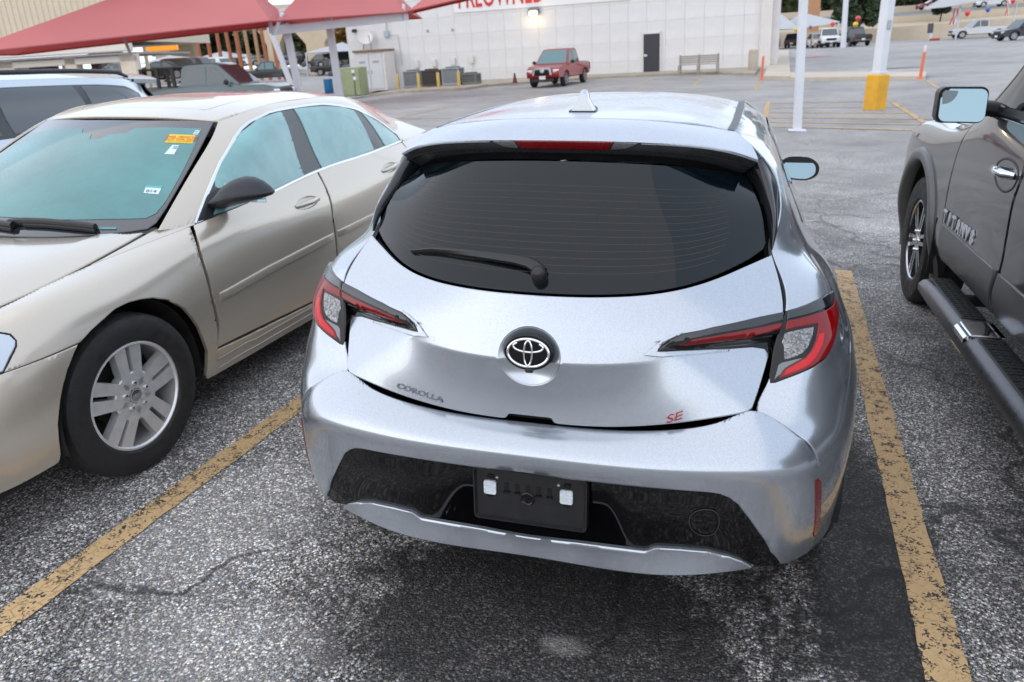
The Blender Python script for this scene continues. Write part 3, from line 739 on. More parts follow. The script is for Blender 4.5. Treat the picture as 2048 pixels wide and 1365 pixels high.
# roof
roofp = msym([(0, .0), (.6, .0), (1, .0), (1.5, .05), (1.75, .10), (2.1, .08), (2.5, .0), (3, .0), (3, 1), (3, 2), (3, 3), (3, 4), (0, 4)])
panel_obj('roof_panel', DEWY, car, ROOF, roofp, r=.004, skirt=.015, h=.03)
for sg in (1, -1):
    ys = np.linspace(.612, 2.15, 24); a = ROOF.S(np.full(60, 3.), np.linspace(0, 4, 60)); b = SIDE.S(np.linspace(0, 6, 60), np.full(60, 14.))
    ia = np.array([np.interp(ys, a[:, 1], a[:, k]) for k in range(3)]).T; ib = np.array([np.interp(ys, b[:, 1], b[:, k]) for k in range(3)]).T
    m2 = (ia+ib)/2+[0, 0, .001]; ia = ia-[.002, 0, .003]; ib = ib+[.002, 0, -.003]
    V, F = loft([list(ia*[sg, 1, 1]), list(m2*[sg, 1, 1]), list(ib*[sg, 1, 1])]); F = [f if sg < 0 else f[::-1] for f in F]
    mesh_obj('roof_strip', V, F, mat('strip_grey', (.05, .055, .06), .45), car)
# antenna fin
rows = []
for t in np.linspace(0, 1, 9):
    y = .690+.165*t; w = .038*math.sin(PI*min(1, .35+.65*(1-t)))**.5*(1-.55*t**2)+.002
    h = .068*(1-t)**.8*min(1, .6+6*t) if t < 1 else .001
    h = [.060, .069, .066, .058, .047, .035, .022, .011, .001][int(round(t*8))]; w = [.040, .041, .040, .037, .033, .027, .020, .012, .002][int(round(t*8))]
    ww = [.012, .012, .011, .010, .009, .007, .005, .003, .001][int(round(t*8))]
    z0_ = float(ROOF.S([0], [np.interp(y, [.566, .8, 1.2], [0, 1, 2])])[0, 2])-.003
    rows.append([(-w, y, z0_), (-w*.82, y, z0_+h*.16), (-ww*1.4, y, z0_+h*.62), (-ww*.8, y+.004, z0_+h*.93), (0, y+.006, z0_+h), (ww*.8, y+.004, z0_+h*.93), (ww*1.4, y, z0_+h*.62), (w*.82, y, z0_+h*.16), (w, y, z0_)])
V, F = loft(rows, capa=True); F = orient(V, F)
af = mesh_obj('antenna_fin', V, F, SILVER, car, sharp=60)
mb = MB(); mb.add([(x*1.06, (y-.76)*1.04+.758, z-.001) for x, y, z in [rows[i][0] for i in range(9)]+[rows[i][-1] for i in range(8, -1, -1)]]+[(x*1.06, (y-.76)*1.04+.758, z+.006) for x, y, z in [rows[i][0] for i in range(9)]+[rows[i][-1] for i in range(8, -1, -1)]], [tuple(range(18, 36))]+[(i, (i+1) % 18, 18+(i+1) % 18, 18+i) for i in range(18)]); mb.build('gasket', BLACK_PLAS, af)

# body sides
def arch_uv(net, yc, zc, r, a0, a1, n=22):
    th = np.radians(np.linspace(a0, a1, n)); return net.locate([(.89, yc-r*math.cos(t), zc+r*math.sin(t)) for t in th], 1.0, 6.0)
AR = arch_uv(SIDE, .79, .315, .362, -8, 188)
q_lo = [tuple(p) for p in AR]
k0 = max(0.0, AR[0][1]); 
quarter = [(-.02, 0), (.5, 0), (1, 0), (1.5, 0), (AR[0][0], 0)]+q_lo+[(AR[-1][0], 0), (3.9, 0), (3.9, 2), (3.88, 5), (3.80, 8), (3.74, 11), (3.70, 14)]+[(u, 14) for u in (3, 2, 1, .5, 0)]+[(0, v) for v in (13, 12, 11, 10, 9, 8, 7, 6, 5.3)]+[(-.02, v) for v in (5, 4, 3, 2, 1)]
WIN = [(3.05, 10.6), (3.6, 10.35), (5.85, 10.25), (5.75, 12.9), (3.7, 13.1), (3.3, 12.4)]
for sg in (1, -1):
    qp = panel_obj('quarter_panel', SILVER, car, SIDE, quarter, mirror=sg < 0, r=.003, skirt=.012, h=.020)
    rd = panel_obj('rear_door', SILVER, car, SIDE, [(3.92, .3), (5.05, .3), (5.0, 10.2), (3.76, 10.2), (3.83, 8), (3.90, 5)], mirror=sg < 0, r=.004, skirt=.012, h=.045)
    fd = panel_obj('front_door', SILVER, car, SIDE, [(5.08, .3), (6, .3), (6, 10.2), (5.03, 10.2)], mirror=sg < 0, r=.004, skirt=.012, h=.045)
    panel_obj('roof_rail', SILVER, car, SIDE, [(3.70, 13.1), (6, 13.1), (6, 14), (3.70, 14)], mirror=sg < 0, r=.002, skirt=.0, h=.05)
    panel_obj('rocker_panel', BLACK_PLAS, car, SIDE, [(3.92, 0), (6, 0), (6, .28), (3.92, .28)], mirror=sg < 0, r=.002, skirt=.0, h=.05)
    panel_obj('side_window', TINT, car, SIDE, [(3.0, 10.7), (3.5, 10.3), (6, 10.22), (6, 13.0), (3.75, 13.05), (3.3, 12.5)], mirror=sg < 0, r=.002, skirt=.0, h=.05, off=.003)
# wheel-arch liners, front clip, windscreen
FRONT = Net([[(.84, 2.7, .20), (.85, 3.43, .20), (.83, 3.90, .20), (.66, 4.20, .22), (.35, 4.30, .23), (0, 4.32, .23)],
             [(.868, 2.7, .45), (.885, 3.43, .45), (.86, 3.92, .44), (.70, 4.23, .42), (.38, 4.34, .42), (0, 4.37, .42)],
             [(.855, 2.7, .68), (.885, 3.43, .68), (.85, 3.90, .64), (.69, 4.18, .60), (.38, 4.30, .60), (0, 4.34, .60)],
             [(.775, 2.7, .90), (.79, 3.43, .86), (.74, 3.90, .79), (.62, 4.10, .74), (.35, 4.24, .72), (0, 4.28, .72)]])
AF = arch_uv(FRONT, 3.43, .315, .362, -8, 188)
HOOD = Net([[(0, 3.05, 1.03), (.4, 3.03, 1.02), (.73, 2.85, .96)], [(0, 3.5, .95), (.4, 3.5, .94), (.78, 3.45, .86)], [(0, 4.0, .84), (.4, 3.97, .83), (.73, 3.90, .79)], [(0, 4.28, .72), (.35, 4.24, .72), (.62, 4.10, .74)]], sym=True)
WSC = Net([[(0, 2.30, 1.405), (.24, 2.28, 1.40), (.47, 2.19, 1.378)], [(0, 2.70, 1.235), (.33, 2.68, 1.22), (.62, 2.52, 1.17)], [(0, 3.07, 1.03), (.4, 3.05, 1.02), (.72, 2.80, .965)]], sym=True)
for sg in (1, -1):
    panel_obj('front_fender', SILVER, car, FRONT, [(0, 0), (max(.02, AF[0][0]), 0)]+[tuple(p) for p in AF]+[(AF[-1][0], 0), (5, 0), (5, 3), (0, 3)], mirror=sg < 0, r=.003, skirt=.01, h=.04)
panel_obj('hood', SILVER, car, HOOD, msym([(0, 0), (1, 0), (2, 0), (2, 1), (2, 2), (2, 3), (1, 3), (0, 3)]), r=.004, skirt=.01, h=.05)
panel_obj('windshield', TINT, car, WSC, msym([(0, 0), (1, 0), (2, 0), (2, 1), (2, 2), (1, 2), (0, 2)]), r=.003, skirt=.0, h=.05)

# wheels -----------------------------------------------------------
def tyre_profile(R, w, rimr):
    return [(rimr-.004, -w*.40), (rimr+.010, -w*.46), (rimr+(R-rimr)*.45, -w*.50), (R-.028, -w*.475), (R-.010, -w*.42), (R-.002, -w*.34), (R, -w*.20), (R-.006, -w*.19), (R-.006, -w*.17), (R, -w*.16), (R, -w*.02), (R-.006, -w*.012), (R-.006, w*.012), (R, w*.02), (R, w*.16), (R-.006, w*.17), (R-.006, w*.19), (R, w*.20), (R-.002, w*.34), (R-.010, w*.42), (R-.028, w*.475), (rimr+(R-rimr)*.45, w*.50), (rimr+.010, w*.46), (rimr-.004, w*.40)]
def wheel(parent, c, hub=.070, R=.315, w=.225, rimr=.222, style=5, steer=0.0, side=1, rimmat=None, lugs=5, rot=0.0, bar=(.006, .012, .034, .042), depth=.012, lugr=.046):
    """wheel with its outer face towards side*X; local Z of the lathe = axle"""
    e = part_empty('wheel', parent, Matrix.Translation(c) @ Matrix.Rotation(steer, 4, 'Z') @ Matrix.Rotation(side*PI/2, 4, 'Y'))
    mb = MB(); mb.lathe(tyre_profile(R, w, rimr), 64); mb.build('tyre', RUBBER, e, sharp=30)
    mb = MB(); o = w*.43
    mb.lathe([(rimr-.002, o-.012), (rimr, o), (rimr-.008, o+.002), (rimr-.014, o-.006), (rimr-.02, -w*.35), (rimr-.002, -w*.42)], 48)
    n = style
    for k in range(n):
        M = Matrix.Rotation(2*PI*k/n+PI/2+rot, 4, 'Z')
        for dx in (-1, 1):
            a0, a1 = .030, rimr-.010
            poly = [(a0, dx*bar[0]), (a1, dx*bar[1]), (a1, dx*bar[3]), (a0+.01, dx*bar[2])]
            mb.prism(poly if dx > 0 else poly[::-1], o-.045, o-depth, M)
    mb.lathe([(hub, o-.05), (hub, o-depth-.004), (hub-.006, o-depth-.0005), (.050, o-depth-.0005), (.030, o-.012), (.028, o-.006), (.0, o-.004)], 40)
    mb.build('rim', rimmat or ALU, e, sharp=30)
    mb = MB(); mb.lathe([(.14, o-.10), (.14, o-.09), (0, o-.09)], 32); mb.lathe([(rimr-.015, o-.13), (0, o-.13)], 32); mb.build('brake_disc', mat('brake_iron', (.035, .028, .024), .6, .4, noise=(30, .3)), e)
    for k in range(lugs):
        a = 2*PI*k/lugs+PI/2+rot+(PI/lugs if rot == 0 else 0)
        mb = MB(); mb.lathe([(.0115, o-.022), (.0115, o-.004), (.008, o+.003), (0, o+.004)], 10, Matrix.Translation((lugr*math.cos(a), lugr*math.sin(a), 0))); mb.build('lug_nut', CHROME, e)
    return e
def liner(name, parent, c, r, w, side):
    mb = MB(); n = 20; V = []
    for k in range(n+1):
        a = math.radians(-12+204*k/n)
        for x in (0, -w): V.append((c[0]+side*x, c[1]-r*math.cos(a), c[2]+r*math.sin(a)))
    F = [(2*i, 2*i+1, 2*i+3, 2*i+2) for i in range(n)]
    mb.add(V, F); b = len(mb.V)
    inner = [(c[0]-side*w, c[1]-r*math.cos(math.radians(-12+204*k/n)), c[2]+r*math.sin(math.radians(-12+204*k/n))) for k in range(n+1)]
    mb.add(inner, [tuple(range(n+1))]); mb.build(name, mat('liner_black', (.012, .0115, .011), .8, noise=(12, .4)), parent)
DRIM = mat('dark_alloy', (.10, .10, .105), .3, .8)
for sg in (1, -1):
    wheel(car, (sg*.775, .79, .315), rimmat=DRIM, side=sg); wheel(car, (sg*.775, 3.43, .315), rimmat=DRIM, side=sg)
    liner('arch_liner', car, (sg*.875, .79, .315), .368, .30, sg); liner('arch_liner', car, (sg*.86, 3.43, .315), .368, .30, sg)

# tail lamps -------------------------------------------------------
OL_OUT = [(-.012, 8.02), (.274, 8.15), (.65, 8.333), (1.07, 8.482), (1.36, 8.47), (1.52, 8.33), (1.60, 8.08), (1.50, 7.80), (1.36, 7.60), (1.26, 7.327), (1.204, 6.989), (1.165, 6.663), (1.082, 6.389), (.908, 6.225), (.632, 6.106), (.367, 6.001), (.158, 5.917), (.05, 5.93), (-.03, 6.2), (-.04, 6.798), (-.04, 7.146), (-.04, 7.453), (-.03, 7.718)]
OL_GARN = [(.0, 8.0), (.274, 8.14), (.648, 8.323), (1.067, 8.468), (1.34, 8.455), (1.47, 8.34), (1.36, 8.24), (1.171, 8.14), (.917, 8.068), (.562, 7.943), (.294, 7.85), (.03, 7.764)]
OL_RED = [(.04, 7.738), (.297, 7.822), (.563, 7.92), (.91, 8.014), (1.196, 8.1), (1.40, 8.22), (1.49, 8.27), (1.565, 8.08), (1.46, 7.82), (1.32, 7.60), (1.22, 7.337), (1.17, 7.0), (1.13, 6.704), (1.045, 6.46), (.882, 6.295), (.616, 6.182), (.351, 6.074), (.196, 6.044), (.195, 6.163), (.253, 6.334), (.42, 6.487), (.609, 6.643), (.676, 6.837), (.726, 7.156), (.725, 7.442), (.719, 7.666), (.333, 7.571), (.06, 7.487)]
OL_HOT = [(.25, 6.12), (.50, 6.22), (.75, 6.36), (.86, 6.62), (.92, 7.0), (.92, 7.35), (.76, 7.35), (.755, 7.15), (.70, 6.82), (.62, 6.62), (.44, 6.46), (.28, 6.32)]
OL_CLEAR = [(.072, 7.399), (.195, 7.456), (.39, 7.521), (.629, 7.571), (.632, 7.309), (.599, 6.978), (.514, 6.797), (.371, 6.688), (.189, 6.641), (.132, 7.034), (.071, 7.146)]
OL_GREY = [(.15, 6.547), (.414, 6.618), (.57, 6.644), (.43, 6.52), (.248, 6.361), (.186, 6.165), (.10, 6.032), (.10, 6.477)]
IL_OUT = [(1.632, 2.339), (1.684, 2.542), (1.761, 2.717), (1.948, 2.943), (2.275, 3.029), (2.742, 3.064), (2.975, 3.058), (2.978, 2.523), (2.978, 2.021), (2.975, 1.77), (2.95, 1.873), (2.90, 1.975), (2.743, 2.045), (2.472, 2.062), (2.122, 2.16)]
IL_GARN = [(1.645, 2.358), (1.694, 2.527), (1.77, 2.702), (1.948, 2.919), (2.275, 3.015), (2.743, 3.052), (2.975, 3.048), (2.975, 2.867), (2.753, 2.824), (2.28, 2.788), (2.038, 2.705), (1.873, 2.552), (1.759, 2.448)]
IL_RED = [(1.882, 2.529), (2.054, 2.687), (2.44, 2.76), (2.97, 2.804), (2.975, 2.636), (2.612, 2.53), (2.202, 2.497), (1.985, 2.463)]
IL_CLEAR = [(2.18, 2.223), (2.253, 2.379), (2.368, 2.45), (2.913, 2.476), (2.932, 2.211), (2.646, 2.109), (2.328, 2.143)]
IL_SURR = [(1.47, 2.235), (1.57, 2.47), (1.685, 2.72), (1.836, 2.935), (1.947, 3.01), (1.948, 2.943), (1.761, 2.717), (1.684, 2.542), (1.632, 2.339), (2.122, 2.16), (2.472, 2.062), (2.473, 1.985), (2.124, 2.02), (1.681, 2.13)]
def clear_mat():
    m = mat('clear_lens', (.30, .32, .35), .10, .4, coat=1.0); t = m.node_tree; p = t.nodes['Principled BSDF']
    g = t.nodes.new('ShaderNodeTexCoord'); w = t.nodes.new('ShaderNodeTexVoronoi'); w.inputs['Scale'].default_value = 190; w.distance = 'CHEBYCHEV'
    t.links.new(g.outputs['Object'], w.inputs['Vector'])
    s = t.nodes.new('ShaderNodeSeparateColor'); t.links.new(w.outputs['Color'], s.inputs[0])
    r = t.nodes.new('ShaderNodeMapRange'); r.inputs[3].default_value = .06; r.inputs[4].default_value = .34; t.links.new(s.outputs[0], r.inputs[0])
    t.links.new(r.outputs[0], p.inputs['Base Color'])
    b = t.nodes.new('ShaderNodeBump'); b.inputs['Strength'].default_value = .9; b.inputs['Distance'].default_value = .004; t.links.new(s.outputs[1], b.inputs['Height']); t.links.new(b.outputs[0], p.inputs['Normal'])
    return m
CLEAR = clear_mat(); CLEAR_DK = mat('smoked_lens', (.03, .032, .034), .05, .3, coat=1.0, noise=(150, .5))
GARN = mat('lamp_garnish', (.014, .016, .020), .12, .2, coat=.8)
for sg in (1, -1):
    k = dict(mirror=sg < 0, h=.010)
    ol = panel_obj('tail_lamp', BLACK_GLOSS, car, SIDE, OL_OUT, r=.004, skirt=.03, off=.004, **k)
    panel_obj('garnish', GARN, ol, SIDE, OL_GARN, r=.004, skirt=.006, off=.009, **k)
    panel_obj('red_lens', REDLENS, ol, SIDE, OL_RED, r=.003, skirt=.004, off=.0075, **k)
    panel_obj('light_guide', REDHOT, ol, SIDE, OL_HOT, r=.002, skirt=.003, off=.0085, **k)
    panel_obj('reverse_lens', CLEAR, ol, SIDE, OL_CLEAR, r=.002, skirt=.004, off=.0065, **k)
    panel_obj('lower_trim', mat('lamp_grey', (.16, .17, .18), .2, .7, coat=.5), ol, SIDE, OL_GREY, r=.002, skirt=.004, off=.0062, **k)
    il = panel_obj('tailgate_lamp', BLACK_GLOSS, car, HATCH, IL_OUT, r=.004, skirt=.02, off=.004, **k)
    panel_obj('garnish', GARN, il, HATCH, IL_GARN, r=.003, skirt=.006, off=.009, **k)
    panel_obj('red_lens', REDLENS, il, HATCH, IL_RED, r=.002, skirt=.004, off=.0068, **k)
    panel_obj('reverse_lens', CLEAR_DK, il, HATCH, IL_CLEAR, r=.002, skirt=.004, off=.0065, **k)
    panel_obj('lamp_surround', SILVER, car, HATCH, IL_SURR, r=.003, skirt=.006, off=.006, **k)
    rp = [(4.50, 3.20), (4.70, 3.30), (4.90, 3.10), (4.97, 1.9), (4.97, 1.15), (4.86, 1.02), (4.74, 1.15), (4.62, 2.0)]
    rf = panel_obj('reflector', mat('reflector_red', (.16, .004, .005), .2, coat=1.0, noise=(220, .2)), car, BUMP, rp, r=.003, skirt=.006, off=.003, **k)

# badge ------------------------------------------------------------
eM = axes((1, 0, 0), (0, .10, .995), (0, -.995, .10), (0, -.003, .889))
mb = MB()
mb.lathe([(.0665, -.016), (.0665, -.002), (.064, .0), (0, .0)], 48, eM @ Matrix.Diagonal((1, .72, 1, 1))); emb = mb.build('badge', BLACK_GLOSS, car)
def ell_ring(mb, cx, cy, a, b, w, z, t0=0, t1=360, n=64, hgt=.004):
    """oval ring with a rounded section; w = band width, narrower at the top and bottom"""
    th = np.radians(np.linspace(t0, t1, n+1)); rows = []
    for q in th:
        c, s = math.cos(q), math.sin(q); ww = w*(1 if a > b else 1)
        nrm = Vector((c/a, s/b, 0)).normalized(); p = Vector((cx+a*c, cy+b*s, z))
        rows.append([p+nrm*ww*dx+Vector((0, 0, dz)) for dx, dz in ((-.5, 0), (-.36, hgt*.7), (0, hgt), (.36, hgt*.7), (.5, 0))])
    V, F = loft(rows); mb.add([eM @ Vector(v) for v in V], F)
mb = MB(); ell_ring(mb, 0, 0, .0555, .0375, .0085, .001); mb.build('badge_oval', CHROME, emb)
mb = MB(); ell_ring(mb, 0, -.0005, .0110, .0335, .0062, .002); mb.build('badge_upright', CHROME, emb)
mb = MB(); ell_ring(mb, 0, .0165, .0400, .0140, .0068, .0015, 138, 402); mb.build('badge_crossbar', CHROME, emb)
mb = MB(); mb.box(eM @ Vector((.004, -.047, .003)), (.022, .010, .012), bev=.003); mb.lathe([(.0045, .0), (.0045, .006), (.003, .0065), (0, .0055)], 14, eM @ Matrix.Translation((.004, -.047, .007))); mb.build('camera', BLACK_PLAS, emb)
def text_on(name, net, uv, body, size, m, parent, sx=1, lift=.001, extrude=.0012, shear=0, du=.15, bevel=0, space=1.0, dvu=0.0, bold=0.0):
    p = net.S(*uv)[0]; a = net.S(uv[0]+du, uv[1]+dvu)[0]-net.S(uv[0]-du, uv[1]-dvu)[0]; n = net.N(*uv)[0]
    if np.dot(p-CARC, n) < 0: n = -n
    x = a/np.linalg.norm(a); n = n-x*np.dot(n, x); n /= np.linalg.norm(n); y = np.cross(n, x)
    return text(name, body, size, m, axes(x, y, n, p+n*lift), parent, extrude=extrude, sx=sx, shear=shear, bevel=bevel, space=space, bold=bold)
LETTER = mat('letter_chrome', (.30, .32, .35), .16, 1.0)  # chrome darkened so the colour carries the letters' shadow outline
text_on('model_lettering', HATCH, (-1.60, .215), 'COROLLA', .0215, LETTER, car, sx=1.42, du=.3, dvu=-.018, extrude=.0022, space=1.06, bold=.0006)
se = text_on('trim_lettering', HATCH, (1.905, .09), 'SE', .030, LETTER, car, sx=1.55, shear=.28, du=.15, dvu=.075, extrude=.0015, bevel=.0010)
text_on('red_fill', HATCH, (1.905, .098), 'SE', .0285, mat('badge_red', (.42, .01, .015), .15, .2, coat=1), car, sx=1.58, shear=.28, du=.15, dvu=.075, extrude=.0042, bevel=.0001, lift=.0012)

# rear wiper -------------------------------------------------------
WP = [(.095, .26), (-.013, .331), (-.132, .381), (-.298, .413), (-.663, .44), (-1.122, .45), (-1.572, .417), (-1.97, .281)]
p = GLASS.S(*np.array(WP).T); N = GLASS.N(*np.array(WP).T)
if (N*(p-CARC)).sum() < 0: N = -N
hgt_ = np.array((.030, .034, .032, .030, .026, .022, .018, .008)); wid = np.array((.030, .034, .030, .028, .024, .019, .013, .009))
c = p+N*(hgt_[:, None]*.55); rows = []
for i in range(len(c)):
    T = c[min(i+1, len(c)-1)]-c[max(i-1, 0)]; T /= np.linalg.norm(T); B = np.cross(N[i], T); w = wid[i]/2
    rows.append([c[i]+B*w*dx+N[i]*dz for dx, dz in ((-1, -.010), (-.95, .002), (-.55, .010), (.2, .011), (.9, .006), (1, -.004), (.85, -.010))])
V, F = loft(rows, closed=True, capa=True, capb=True); F = orient(V, F) if False else F
wip = mesh_obj('rear_wiper', V, F, BLACK_PLAS, car, sharp=40)
mb = MB(); mb.tube([p[i]+N[i]*.006 for i in range(4, 8)], [.004, .005, .005, .003], 8); mb.build('wiper_blade', RUBBER, wip)
q0 = GLASS.S(.045, .22)[0]; n0 = N[0]; x0 = np.cross((0, 0, 1.), n0); x0 /= np.linalg.norm(x0); Mw = axes(x0, np.cross(n0, x0), n0, q0)
mb = MB(); mb.lathe([(.021, 0), (.021, .022), (.019, .032), (.012, .039), (0, .041)], 24, Mw); mb.build('wiper_cap', BLACK_PLAS, wip)

# door mirrors -----------------------------------------------------
for sg in (1, -1):
    mb = MB(); c = Vector((sg*.79, 2.585, 1.034)); rows = []
    def out(s):      # rounded mirror outline (outer end lower, tapered)
        o = []
        for k in range(24):
            a = 2*PI*k/24; cx, cz = math.cos(a), math.sin(a)
            x = .098*math.copysign(abs(cx)**.7, cx); z = (.062 if cx < .3 else .062-.016*(cx-.3))*math.copysign(abs(cz)**.8, cz)-.006*cx
            o.append((x*s, z*s))
        return o
    for yy, s in ((-.035, .90), (-.036, .98), (-.025, 1.0), (.03, .93), (.07, .72), (.095, .35), (.10, .05)):
        rows.append([(c.x+sg*x, c.y+yy, c.z+z) for x, z in out(s)])
    V, F = loft(rows, closed=True, capb=True); F = orient(V, F)
    mm = mesh_obj('door_mirror', V, F, mat('mirror_shell', (.03, .032, .036), .25, coat=.5), car, sharp=50)
    V = [(c.x+sg*x, c.y-.0365, c.z+z) for x, z in out(.985)]; mb.add(V, orient([*V, (c.x, c.y+.1, c.z)], [tuple(range(24))])); mb.build('mirror_bezel', BLACK_PLAS, mm)
    mb = MB(); V = [(c.x+sg*x, c.y-.046+.02*z/.06, c.z+z) for x, z in out(.80)]; mb.add(V, orient([*V, (c.x, c.y+.1, c.z)], [tuple(range(24))])); mb.build('mirror_glass', mat('mirror', (.22, .31, .35), .015, 1.0), mm)
    mb = MB(); mb.box((sg*.70, 2.60, .985), (.10, .06, .04), bev=.012); mb.build('mirror_arm', BLACK_PLAS, mm)
#<nets2>
# ---- champagne saloon, nose towards the camera; local frame: X towards the hatchback, Y from the front axle to the tail, Z up ----
SB = Net([
 [(0, -.93, .19), (.40, -.90, .19), (.70, -.78, .20), (.84, -.55, .21), (.875, -.30, .21), (.88, 0, .20), (.880, .50, .20), (.875, 1.6, .19), (.870, 2.8, .20), (.83, 3.4, .25), (.70, 3.80, .30), (0, 3.95, .30)],
 [(0, -1.00, .36), (.42, -.96, .36), (.74, -.80, .36), (.875, -.55, .35), (.905, -.30, .34), (.915, 0, .33), (.908, .50, .33), (.905, 1.6, .32), (.900, 2.8, .33), (.86, 3.45, .36), (.72, 3.88, .40), (0, 4.03, .40)],
 [(0, -1.02, .52), (.42, -.98, .52), (.74, -.79, .51), (.885, -.54, .50), (.925, -.30, .49), (.938, 0, .48), (.924, .50, .48), (.922, 1.6, .48), (.915, 2.8, .49), (.87, 3.45, .52), (.72, 3.90, .55), (0, 4.04, .55)],
 [(0, -.99, .64), (.42, -.94, .64), (.73, -.75, .63), (.880, -.50, .63), (.922, -.28, .62), (.938, 0, .62), (.926, .50, .61), (.925, 1.6, .62), (.915, 2.8, .63), (.865, 3.45, .66), (.72, 3.88, .70), (0, 4.02, .70)],
 [(0, -.95, .71), (.41, -.90, .71), (.71, -.70, .71), (.845, -.46, .72), (.890, -.26, .735), (.908, 0, .745), (.915, .50, .745), (.918, 1.6, .76), (.908, 2.8, .78), (.85, 3.45, .82), (.71, 3.87, .86), (0, 4.00, .86)],
 [(0, -.90, .75), (.40, -.85, .75), (.68, -.64, .76), (.785, -.42, .785), (.825, -.24, .81), (.845, .02, .825), (.880, .52, .855), (.892, 1.6, .87), (.885, 2.8, .90), (.825, 3.45, .94), (.69, 3.84, .98), (0, 3.97, .98)],
 [(0, -.84, .775), (.38, -.79, .775), (.62, -.58, .785), (.695, -.38, .80), (.705, -.18, .825), (.715, .08, .852), (.800, .60, .905), (.825, 1.6, .985), (.820, 2.75, 1.020), (.755, 3.45, 1.03), (.64, 3.80, 1.04), (0, 3.93, 1.04)]])
SG = Net([
 [(.735, .470, .912), (.803, .66, .910), (.825, 1.62, .986), (.826, 2.30, 1.008), (.812, 2.90, 1.022), (.780, 3.25, 1.025), (.72, 3.75, 1.035)],
 [(.655, .860, 1.112), (.735, 1.02, 1.12), (.757, 1.66, 1.160), (.757, 2.30, 1.170), (.732, 2.86, 1.155), (.690, 3.16, 1.12), (.64, 3.62, 1.09)],
 [(.600, 1.140, 1.255), (.655, 1.31, 1.285), (.670, 1.72, 1.335), (.664, 2.30, 1.338), (.642, 2.76, 1.292), (.610, 3.02, 1.225), (.565, 3.50, 1.145)],
 [(.556, 1.260, 1.312), (.588, 1.40, 1.338), (.604, 1.74, 1.372), (.598, 2.30, 1.374), (.572, 2.72, 1.345), (.545, 2.97, 1.300), (.505, 3.42, 1.19)]])
SROOF = Net([
 [(0, 1.19, 1.338), (.30, 1.21, 1.332), (.556, 1.262, 1.313)],
 [(0, 1.42, 1.378), (.32, 1.42, 1.372), (.588, 1.402, 1.339)],
 [(0, 1.74, 1.405), (.33, 1.74, 1.400), (.604, 1.742, 1.373)],
 [(0, 2.30, 1.408), (.33, 2.30, 1.403), (.598, 2.302, 1.375)],
 [(0, 2.80, 1.382), (.32, 2.78, 1.377), (.572, 2.722, 1.346)],
 [(0, 3.05, 1.345), (.31, 3.04, 1.340), (.545, 2.972, 1.301)]], sym=True)
SWS = Net([
 [(0, .265, .895), (.36, .305, .898), (.715, .462, .914)],
 [(0, .720, 1.128), (.34, .760, 1.122), (.642, .862, 1.108)],
 [(0, 1.185, 1.337), (.30, 1.205, 1.331), (.553, 1.260, 1.312)]], sym=True)
SHOOD = Net([
 [(0, .25, .898), (.34, .29, .900), (.58, .375, .905), (.700, .47, .908)],
 [(0, -.10, .883), (.34, -.10, .882), (.57, -.06, .868), (.706, .08, .852)],
 [(0, -.45, .845), (.34, -.45, .842), (.56, -.42, .825), (.694, -.30, .808)],
 [(0, -.84, .772), (.32, -.82, .770), (.50, -.74, .772), (.630, -.58, .782)]], sym=True)
SBACK = Net([
 [(0, 3.06, 1.340), (.31, 3.05, 1.335), (.545, 2.975, 1.298)], [(0, 3.40, 1.20), (.33, 3.38, 1.19), (.60, 3.28, 1.16)], [(0, 3.66, 1.06), (.35, 3.64, 1.055), (.66, 3.54, 1.04)]], sym=True)
STRUNK = Net([
 [(0, 3.64, 1.058), (.35, 3.62, 1.054), (.70, 3.50, 1.032)], [(0, 3.80, 1.062), (.35, 3.78, 1.058), (.66, 3.70, 1.040)], [(0, 3.935, 1.045), (.35, 3.91, 1.043), (.63, 3.80, 1.040)]], sym=True)
#</nets2>
CHAMP = paint('champagne_paint', (.58, .515, .425), metal=.50, rough=.26, flake=.06, dust=.10)
sed = thing('sedan', 'champagne four-door sedan parked nose out on the left, yellow notice in its windshield', 'car', Matrix.Translation((-2.70, .557, 0)))
SCN = np.array((0, 1.6, .6))
def sp_(name, m, par, net, poly, mirror=False, **k):
    k.setdefault('center', SCN); return panel_obj(name, m, par, net, poly, mirror=mirror, **k)
ARCHF = [(5.888, .20), (5.902, 1.167), (5.794, 2.091), (5.72, 2.55), (5.639, 2.943), (5.477, 3.429), (5.311, 3.68), (5.18, 3.78), (5.054, 3.828), (4.82, 3.80), (4.587, 3.666), (4.32, 3.50), (4.099, 3.283)]
ARCHF2 = [(3.95, 2.99), (3.816, 2.656), (3.72, 2.25), (3.657, 1.875), (3.58, 1.335), (3.575, .9), (3.594, .454), (3.573, .2)]
fender = [(4.075, 3.29), (3.654, 3.245), (3.245, 3.182), (2.85, 3.115), (2.80, 4.0), (2.74, 5.0), (2.70, 5.96), (3.2, 5.98), (4, 5.985), (5, 5.985), (6.0, 5.985), (6.003, 5.0), (6.00, 4.27), (6.008, 3.07), (6.027, 1.76), (6.02, .25)]+ARCHF
bumper = [(0, 0), (1, 0), (2, 0), (3, .1), (3.573, .2)]+ARCHF2[::-1][1:]+[(4.06, 3.26), (3.654, 3.215), (3.245, 3.152), (2.836, 3.09), (2.4, 3.05), (1.6, 3.05), (0, 3.05)]
rearw = SB.locate([(.9, 2.807-.36*math.cos(t), .33+.36*math.sin(t)) for t in np.radians(np.linspace(-12, 192, 18))], 7, 10)
quarter = [(8.42, .05)]+[(rearw[0][0], 0)]+[tuple(q) for q in rearw]+[(rearw[-1][0], 0), (10, 0), (11, 0), (11, 6), (10, 6), (9, 5.99), (8.42, 5.985)]
